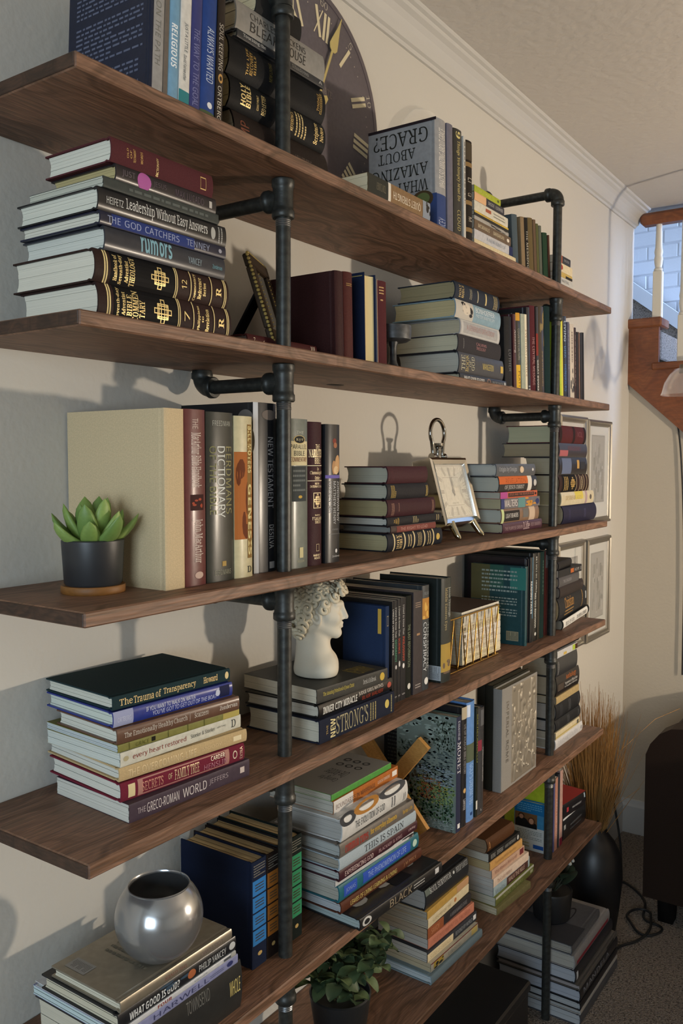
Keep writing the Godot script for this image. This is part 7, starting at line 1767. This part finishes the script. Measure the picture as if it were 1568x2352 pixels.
	book("hardcover_book", "thick white hardcover with rounded link pattern, fifth shelf tall stack", "books in the tall stack of the fifth shelf", [0.6921, 0.9108, 0.1626, 0.2369, 0.0412, 0.1563, 0.0126, 0, 0], "jacket", "d2d2cf", "8a8d90", ["r,-0.020,0.200,0.62,1.2,3a3c40,.5", "r,0.180,0.550,0.7,1.3,a8702a,.6", "r,0.550,0.980,0.7,1.25,3f4146,.6", "t,0.180,0.620,0.28,0.6,3a3a3a,THE EVOLUTION OF GOD", "d1,0.720,0.800,0.15,0.65,55555a,2", "d1,0.920,0.970,0.1,0.5,77777a,2"])
	book("paperback_book", "orange and white paperback with round capitals, fifth shelf tall stack", "books in the tall stack of the fifth shelf", [0.7005, 0.9522, 0.1386, 0.2282, 0.0237, 0.1506, 0.0041, 0, 0], "paper", "b9651e", "9a9a92", ["p,0.000,0.280,0,1,cfcac4", "t,0.030,0.620,0.3,0.65,5c4034,BOUNDARIES IN MARRIAGE", "t,0.660,0.860,0.4,0.65,e0cdb8,CLOUD & TOWNSEND", "p,0.900,0.980,0.3,0.75,dcd4cc"])
	book("paperback_book", "slim grey paperback with a green edge on top, fifth shelf tall stack", "books in the tall stack of the fifth shelf", [0.6888, 0.9763, 0.1423, 0.208, 0.012, 0.1373, -0.0012, 0, 0], "paper", "4a9a3a", "a8a696", ["pT,0.000,1.000,0,1,86827a", "tT,0.250,0.600,0.45,0.62,3c3a36,One Another", "tT,0.250,0.550,0.62,0.74,3c3a36,Caring for", "rT,0.200,0.320,0.28,0.36,44423e,.6", "rT,0.360,0.480,0.28,0.36,44423e,.6", "rT,0.520,0.640,0.28,0.36,44423e,.6", "rT,0.200,0.320,0.14,0.22,44423e,.6", "rT,0.360,0.480,0.14,0.22,44423e,.6", "rT,0.520,0.640,0.14,0.22,44423e,.6"])
	book("art_book", "large green painting-covered art book, fifth shelf art book row", "upright art books on the fifth shelf", [1.0539, 0.7556, 0.1542, 0.2663, 0.028, 0.1556, 0, 1, 0], "jacket", "5d6f60", "e6e0d0", ["p,0.000,1.000,0,1,2b2f48", "t,0.040,0.200,0.3,0.65,b9bcc8,Essential", "ts,0.220,0.500,0.25,0.8,d8d8dc,MONET", "p,0.930,0.970,0.3,0.7,d8d8d8", "pB,0.000,1.000,0,1,6f7f78", "iB,0.000,1.000,0.72,1,8a9e96,60", "iB,0.000,0.450,0.55,0.74,56665a,90", "iB,0.620,1.000,0.66,0.97,4a5a4e,170", "iB,0.150,1.000,0.5,0.7,4d5c5c,160", "iB,0.350,1.000,0.34,0.56,465650,200", "iB,0.000,0.600,0,0.55,5a5240,120", "iB,0.200,1.000,0.06,0.42,4c6a46,260", "iB,0.350,0.900,0.2,0.45,8a8a3c,160", "iB,0.400,1.000,0.05,0.35,41604a,220", "iB,0.400,0.800,0.24,0.44,9a5a38,90", "iB,0.600,1.000,0.22,0.4,7d9a5c,110", "iB,0.350,1.000,0,0.09,98a8a4,120", "iB,0.300,1.000,0.38,0.55,8094a0,90"])
	book("art_book", "black atlas with white lettering, fifth shelf art book row", "upright art books on the fifth shelf", [1.0867, 0.7556, 0.125, 0.2799, 0.0257, 0.21, 0, 1, 0], "jacket", "222226", "e6e0d0", ["p,0.000,0.100,0,1,b0a488", "t,0.140,0.560,0.3,0.7,9a9a9a,THE IVP ATLAS OF BIBLE HISTORY", "o,0.680,0.720,0.25,0.75,c9a060", "t,0.770,0.860,0.25,0.75,b9b9b9,Lawrence", "dB,0.050,0.500,0.3,0.95,4c4e4a,20"])
	book("art_book", "bright sky blue art book with capitals, fifth shelf art book row", "upright art books on the fifth shelf", [1.1255, 0.7556, 0.123, 0.2834, 0.0415, 0.21, 0, 1, 0], "jacket", "5f92d8", "e6e0d0", ["p,0.350,0.500,0,1,56604a", "t,0.520,0.860,0.3,0.75,9fc4ee,GOLF'S DREAM 18s", "p,0.020,0.120,0,0.3,c9d8ee", "p,0.930,0.955,0.4,0.65,22407a"])
	book("art_book", "dark green art book with an olive title, fifth shelf art book row", "upright art books on the fifth shelf", [1.1516, 0.7556, 0.125, 0.2619, 0.0101, 0.21, 0, 1, 0], "jacket", "23291f", "e6e0d0", ["t,0.060,0.500,0.25,0.8,8a8f3c,MICHELANGELO", "p,0.850,0.930,0.1,0.9,c9c9c0"])
	book("art_book", "charcoal tall book at the end of the row, fifth shelf art book row", "upright art books on the fifth shelf", [1.1758, 0.7556, 0.13, 0.2574, 0.0342, 0.2, 0, 1, 0], "jacket", "3c3d40", "e6e0d0", ["p,0.020,0.170,0.3,0.9,5a5c60", "p,0.300,0.400,0,0.5,8c2f40", "t,0.380,0.700,0.6,0.85,b9b9bc,PORTRAITS AND LANDSCAPES", "t1,0.950,0.970,0.4,0.6,a8a8a8,L"])
	book("hardcover_book", "white hardcover at the very bottom, fifth shelf last stack", "books in the last stack of the fifth shelf", [1.8221, 0.7556, 0.1386, 0.2316, 0.03, 0.1529, 0, 0, 0], "jacket", "cdced0", "6d6858", ["t,0.100,0.800,0.3,0.7,a8aab0,DAVID AND GOLIATH", "o,0.920,0.970,0.3,0.7,8a8c90"])
	book("paperback_book", "cream paperback second from the bottom, fifth shelf last stack", "books in the last stack of the fifth shelf", [1.8069, 0.7859, 0.148, 0.2029, 0.021, 0.1339, 0, 0, 0], "paper", "d3c49c", "8f8878", ["p,0.000,1.000,0.2,0.4,b09f5c", "p,0.880,0.960,0.2,0.8,55524a"])
	book("hardcover_book", "lower of two black leather commentaries, fifth shelf last stack", "books in the last stack of the fifth shelf", [1.8105, 0.8072, 0.1451, 0.2117, 0.034, 0.1397, 0, 0, 0], "leather", "26282b", "77767a", ["d1,0.080,0.140,0.15,0.85,44464a,2", "d1,0.450,0.550,0.1,0.9,55585c,3", "d1,0.880,0.940,0.2,0.8,55585c,1"])
	book("hardcover_book", "upper of two black leather commentaries, fifth shelf last stack", "books in the last stack of the fifth shelf", [1.8091, 0.8415, 0.1474, 0.2048, 0.0495, 0.1352, 0, 0, 0], "leather", "26282b", "7c7a7a", ["d1,0.150,0.260,0.15,0.85,44464a,3", "d1,0.500,0.600,0.15,0.85,55585c,2", "d1,0.900,0.950,0.2,0.8,55585c,1"])
	book("hardcover_book", "tan spined slim book, fifth shelf last stack", "books in the last stack of the fifth shelf", [1.802, 0.8913, 0.1513, 0.193, 0.021, 0.1274, 0, 0, 0], "paper", "b59c68", "8a816c")
	book("hardcover_book", "black paperback with an orange script name, fifth shelf last stack", "books in the last stack of the fifth shelf", [1.8043, 0.9126, 0.1511, 0.1937, 0.057, 0.1278, 0, 0, 0], "jacket", "232021", "8a7c62", ["ts,0.400,0.850,0.6,0.9,c06a2c,Anthology", "t,0.350,0.900,0.4,0.55,c9c9c4,Testaments of Black Men", "t,0.350,0.900,0.22,0.36,c9c9c4,in Southern Ministry", "p,0.050,0.300,0.25,0.6,4a4038"])
	book("hardcover_book", "dark grey hardcover with a small white mark, fifth shelf last stack", "books in the last stack of the fifth shelf", [1.7941, 0.9699, 0.1577, 0.1736, 0.056, 0.1145, 0, 0, 0], "jacket", "36383b", "8a7c62", ["d1,0.060,0.100,0.1,0.8,b8b8b8,2"])
	book("booklet", "thin white booklet with a lime corner, fifth shelf last stack", "books in the last stack of the fifth shelf", [1.7937, 1.0262, 0.1593, 0.1687, 0.02, 0.1114, 0, 0, 0], "paper", "c9cbcc", "8a7c62", ["p,0.750,0.880,0.1,0.9,a8c030", "p,0.880,1.000,0.1,0.9,4a2c24", "p,0.300,0.450,0.1,0.5,c9a84a"])
	book("leather_bible", "floppy black leather bible on top, fifth shelf last stack", "books in the last stack of the fifth shelf", [1.8093, 1.0465, 0.1482, 0.2023, 0.05, 0.1335, 0, 0, 0], "soft", "202122", "8a7a4e")
	book("hardcover_book", "pale grey-blue album at the bottom, stack beside the leafy plant", "books in the stack beside the leafy plant", [1.0621, 0.4499, 0.1525, 0.2397, 0.0202, 0.1582, -0.0321, 0, 0], "cloth", "7d929a", "8fa4b4")
	book("paperback_book", "yellow and white paperback above the pale album, stack beside the leafy plant", "books in the stack beside the leafy plant", [1.0619, 0.4704, 0.1541, 0.2145, 0.0196, 0.1416, -0.0458, 0, 0], "paper", "b8b09a", "8a7a58", ["p,0.050,0.250,0.2,0.9,b09434", "i,0.050,0.250,0,0.8,33302c,4", "t,0.350,0.600,0.2,0.7,8a8a80,Lifeboss", "p,0.850,0.980,0.1,0.9,c9b060", "p,0.000,1.000,0.9,1,6a2426"])
	book("paperback_book", "cream and charcoal paperback, stack beside the leafy plant", "books in the stack beside the leafy plant", [1.0655, 0.4903, 0.1429, 0.2243, 0.0233, 0.148, -0.0482, 0, 0], "paper", "2f333a", "8a8884", ["p,0.000,0.500,0,0.8,c9b890", "t,0.050,0.450,0.2,0.6,a8946c,SIGNS OF EMMAUS", "t,0.550,0.900,0.3,0.7,8a8f94,BEYOND MY WORLD", "p,0.920,0.980,0.3,0.8,c9c9c9"])
	book("paperback_book", "salmon pink paperback, stack beside the leafy plant", "books in the stack beside the leafy plant", [1.068, 0.5139, 0.1442, 0.2071, 0.023, 0.1367, -0.0552, 0, 0], "paper", "bc7258", "8c8a88", ["t,0.100,0.900,0.3,0.7,a05c48,SEEING WHAT IS SACRED"])
	book("paperback_book", "dark brown paperback with a russet end, stack beside the leafy plant", "books in the stack beside the leafy plant", [1.0625, 0.5372, 0.1426, 0.202, 0.0237, 0.1334, -0.0311, 0, 0], "paper", "2c2a2d", "7c6a54", ["p,0.000,0.350,0,1,8a4a2a", "t,0.080,0.260,0.25,0.75,b07450,SAVOY", "t,0.500,0.900,0.3,0.7,77777c,A MAN NAMED DAVE"])
	book("paperback_book", "cream paperback with an orange dot, stack beside the leafy plant", "books in the stack beside the leafy plant", [1.0608, 0.5613, 0.1405, 0.2006, 0.0207, 0.1324, -0.0008, 0, 0], "paper", "cfbf98", "827a6c", ["t,0.100,0.550,0.3,0.65,a08f68,SEASONS OF THE", "o,0.620,0.680,0.3,0.8,b0703c"])
	book("paperback_book", "mustard and tan paperback second from the top, stack beside the leafy plant", "books in the stack beside the leafy plant", [1.0612, 0.5823, 0.1378, 0.2039, 0.0174, 0.1346, -0.0003, 0, 0], "paper", "b88f3e", "827a6c", ["p,0.700,1.000,0,1,b0855c"])
	book("paperback_book", "thick charcoal paperback with white capitals on top, stack beside the leafy plant", "books in the stack beside the leafy plant", [1.062, 0.6, 0.1361, 0.2035, 0.0458, 0.1343, -0.0182, 0, 0], "jacket", "26292d", "77797c", ["p,0.000,0.120,0.72,1,5c6660", "ts,0.100,0.580,0.7,0.95,b4b8b8,SOUL SURVIVOR", "ts,0.700,0.980,0.7,0.95,a4a8a8,PHILIP YANCEY", "o,0.620,0.660,0.75,0.9,b4b8b8"])
	book("paperback_book", "small tan book at the bottom, bottom shelf brown bible stack", "books in the stack with the brown bible", [1.3857, 0.4499, 0.1709, 0.1833, 0.018, 0.121, -0.0828, 0, 0], "paper", "8a8250", "a09474")
	book("paperback_book", "olive green paperback, bottom shelf brown bible stack", "books in the stack with the brown bible", [1.4131, 0.4682, 0.1451, 0.2304, 0.0225, 0.152, -0.0348, 0, 0], "paper", "79803a", "9a9a8c", ["p,0.000,1.000,0.75,1,b4b4a4", "t,0.200,0.700,0.2,0.6,a4a86c,NINE IN MAY", "p,0.900,0.970,0.25,0.6,b8b890"])
	book("paperback_book", "pale blue and brown paperback, bottom shelf brown bible stack", "books in the stack with the brown bible", [1.4045, 0.491, 0.1459, 0.2113, 0.029, 0.1394, -0.0471, 0, 0], "paper", "8fa4ac", "8f9294", ["p,0.350,0.950,0,0.75,4c302a", "t,0.400,0.850,0.2,0.6,b8a090,WALK THE NILE", "t,0.050,0.300,0.1,0.5,6d808a,Waits"])
	book("paperback_book", "white and pink paperback, bottom shelf brown bible stack", "books in the stack with the brown bible", [1.3891, 0.5203, 0.1556, 0.1981, 0.0219, 0.1307, -0.0628, 0, 0], "paper", "cfb8a4", "98989a", ["t,0.100,0.500,0.25,0.7,94705c,The Color Within"])
	book("paperback_book", "salmon paperback with maroon end, bottom shelf brown bible stack", "books in the stack with the brown bible", [1.3801, 0.5425, 0.1547, 0.1845, 0.0215, 0.1217, -0.0529, 0, 0], "paper", "c09a80", "9a948c", ["t,0.080,0.750,0.3,0.75,8f5c4a,What Makes a Man Good", "p,0.850,0.970,0.2,0.9,6d2a2c"])
	book("paperback_book", "peach orange paperback, bottom shelf brown bible stack", "books in the stack with the brown bible", [1.3729, 0.5644, 0.1536, 0.18, 0.0215, 0.1188, -0.0596, 0, 0], "paper", "c4924e", "8a7644", ["t,0.150,0.800,0.25,0.7,9a6a34,Tuesday With Manny"])
	book("paperback_book", "black paperback with pale capitals, bottom shelf brown bible stack", "books in the stack with the brown bible", [1.3671, 0.5861, 0.1541, 0.1707, 0.0222, 0.1127, -0.0625, 0, 0], "paper", "1f1f20", "9a9c94", ["t,0.060,0.200,0.25,0.75,9a9a96,BEING", "t,0.250,0.450,0.25,0.75,9a9a96,DIFFERENT", "t,0.500,0.850,0.3,0.7,8a8a86,HENRI CHRISTIANSEN", "o,0.900,0.960,0.2,0.8,a4a4a0"])
	book("leather_bible", "brown leather bible with a worn flap on top, bottom shelf brown bible stack", "books in the stack with the brown bible", [1.3494, 0.6086, 0.1605, 0.145, 0.036, 0.0957, -0.0691, 0, 0], "soft", "54331c", "4a3018", ["t,0.030,0.120,0.2,0.8,a87848,A", "p,0.140,0.145,0,1,3c2414"])
	book("paperback_book", "bright blue book with a couple photo on its cover, bottom shelf by second pipe", "upright books by the second pipe on the bottom shelf", [1.6913, 0.4499, 0.1479, 0.1447, 0.0157, 0.0962, 0, 1, 0], "jacket", "2f7fae", "e6e0d0", ["pB,0.000,1.000,0,0.48,b4b8b4", "pB,0.000,1.000,0.76,1,0f639c", "dB,0.100,0.900,0.8,0.97,4f94b8,4", "pB,0.020,0.740,0.46,0.76,6b4a2a", "oB,0.040,0.440,0.5,0.66,17171a", "pB,0.040,0.440,0.46,0.58,17171a", "oB,0.360,0.730,0.46,0.6,141417", "pB,0.400,0.730,0.46,0.53,141417", "oB,0.130,0.330,0.64,0.745,3c2418", "oB,0.160,0.300,0.625,0.72,a8785a", "oB,0.440,0.680,0.54,0.69,54301c", "oB,0.480,0.630,0.55,0.665,b08062", "dB,0.100,0.900,0.22,0.42,77807c,6", "pB,0.620,0.950,0.06,0.14,1c4f9c", "dB,0.100,0.500,0.05,0.18,9a8f5c,2"])
	book("hardcover_book", "lime green hardcover behind the blue one, bottom shelf by second pipe", "upright books by the second pipe on the bottom shelf", [1.7028, 0.4499, 0.1284, 0.205, 0.0042, 0.1353, 0, 1, 0], "jacket", "a4b818", "e6e0d0")
	book("paperback_book", "thin violet paperback, bottom shelf by second pipe", "upright books by the second pipe on the bottom shelf", [1.7121, 0.4499, 0.1431, 0.2089, 0.0079, 0.1379, 0, 1, 0], "paper", "5c5a88", "e6e0d0")
	book("paperback_book", "pink lettered thin paperback, bottom shelf by second pipe", "upright books by the second pipe on the bottom shelf", [1.7293, 0.4499, 0.1401, 0.218, 0.0211, 0.1439, 0, 1, 0], "paper", "b8806c", "e6e0d0", ["t,0.300,0.850,0.3,0.7,d0b8b0,LEAD LIKE JESUS"])
	book("hardcover_book", "dark slate slim book, bottom shelf by second pipe", "upright books by the second pipe on the bottom shelf", [1.7491, 0.4499, 0.1383, 0.2234, 0.0153, 0.1474, 0, 1, 0], "cloth", "2c3038", "e6e0d0")
	book("paperback_book", "pale pink slim book with red foot, bottom shelf by second pipe", "upright books by the second pipe on the bottom shelf", [1.7698, 0.4499, 0.1365, 0.2289, 0.0229, 0.1511, 0, 1, 0], "paper", "b89084", "e6e0d0", ["p,0.900,1.000,0,1,7c1f34"])
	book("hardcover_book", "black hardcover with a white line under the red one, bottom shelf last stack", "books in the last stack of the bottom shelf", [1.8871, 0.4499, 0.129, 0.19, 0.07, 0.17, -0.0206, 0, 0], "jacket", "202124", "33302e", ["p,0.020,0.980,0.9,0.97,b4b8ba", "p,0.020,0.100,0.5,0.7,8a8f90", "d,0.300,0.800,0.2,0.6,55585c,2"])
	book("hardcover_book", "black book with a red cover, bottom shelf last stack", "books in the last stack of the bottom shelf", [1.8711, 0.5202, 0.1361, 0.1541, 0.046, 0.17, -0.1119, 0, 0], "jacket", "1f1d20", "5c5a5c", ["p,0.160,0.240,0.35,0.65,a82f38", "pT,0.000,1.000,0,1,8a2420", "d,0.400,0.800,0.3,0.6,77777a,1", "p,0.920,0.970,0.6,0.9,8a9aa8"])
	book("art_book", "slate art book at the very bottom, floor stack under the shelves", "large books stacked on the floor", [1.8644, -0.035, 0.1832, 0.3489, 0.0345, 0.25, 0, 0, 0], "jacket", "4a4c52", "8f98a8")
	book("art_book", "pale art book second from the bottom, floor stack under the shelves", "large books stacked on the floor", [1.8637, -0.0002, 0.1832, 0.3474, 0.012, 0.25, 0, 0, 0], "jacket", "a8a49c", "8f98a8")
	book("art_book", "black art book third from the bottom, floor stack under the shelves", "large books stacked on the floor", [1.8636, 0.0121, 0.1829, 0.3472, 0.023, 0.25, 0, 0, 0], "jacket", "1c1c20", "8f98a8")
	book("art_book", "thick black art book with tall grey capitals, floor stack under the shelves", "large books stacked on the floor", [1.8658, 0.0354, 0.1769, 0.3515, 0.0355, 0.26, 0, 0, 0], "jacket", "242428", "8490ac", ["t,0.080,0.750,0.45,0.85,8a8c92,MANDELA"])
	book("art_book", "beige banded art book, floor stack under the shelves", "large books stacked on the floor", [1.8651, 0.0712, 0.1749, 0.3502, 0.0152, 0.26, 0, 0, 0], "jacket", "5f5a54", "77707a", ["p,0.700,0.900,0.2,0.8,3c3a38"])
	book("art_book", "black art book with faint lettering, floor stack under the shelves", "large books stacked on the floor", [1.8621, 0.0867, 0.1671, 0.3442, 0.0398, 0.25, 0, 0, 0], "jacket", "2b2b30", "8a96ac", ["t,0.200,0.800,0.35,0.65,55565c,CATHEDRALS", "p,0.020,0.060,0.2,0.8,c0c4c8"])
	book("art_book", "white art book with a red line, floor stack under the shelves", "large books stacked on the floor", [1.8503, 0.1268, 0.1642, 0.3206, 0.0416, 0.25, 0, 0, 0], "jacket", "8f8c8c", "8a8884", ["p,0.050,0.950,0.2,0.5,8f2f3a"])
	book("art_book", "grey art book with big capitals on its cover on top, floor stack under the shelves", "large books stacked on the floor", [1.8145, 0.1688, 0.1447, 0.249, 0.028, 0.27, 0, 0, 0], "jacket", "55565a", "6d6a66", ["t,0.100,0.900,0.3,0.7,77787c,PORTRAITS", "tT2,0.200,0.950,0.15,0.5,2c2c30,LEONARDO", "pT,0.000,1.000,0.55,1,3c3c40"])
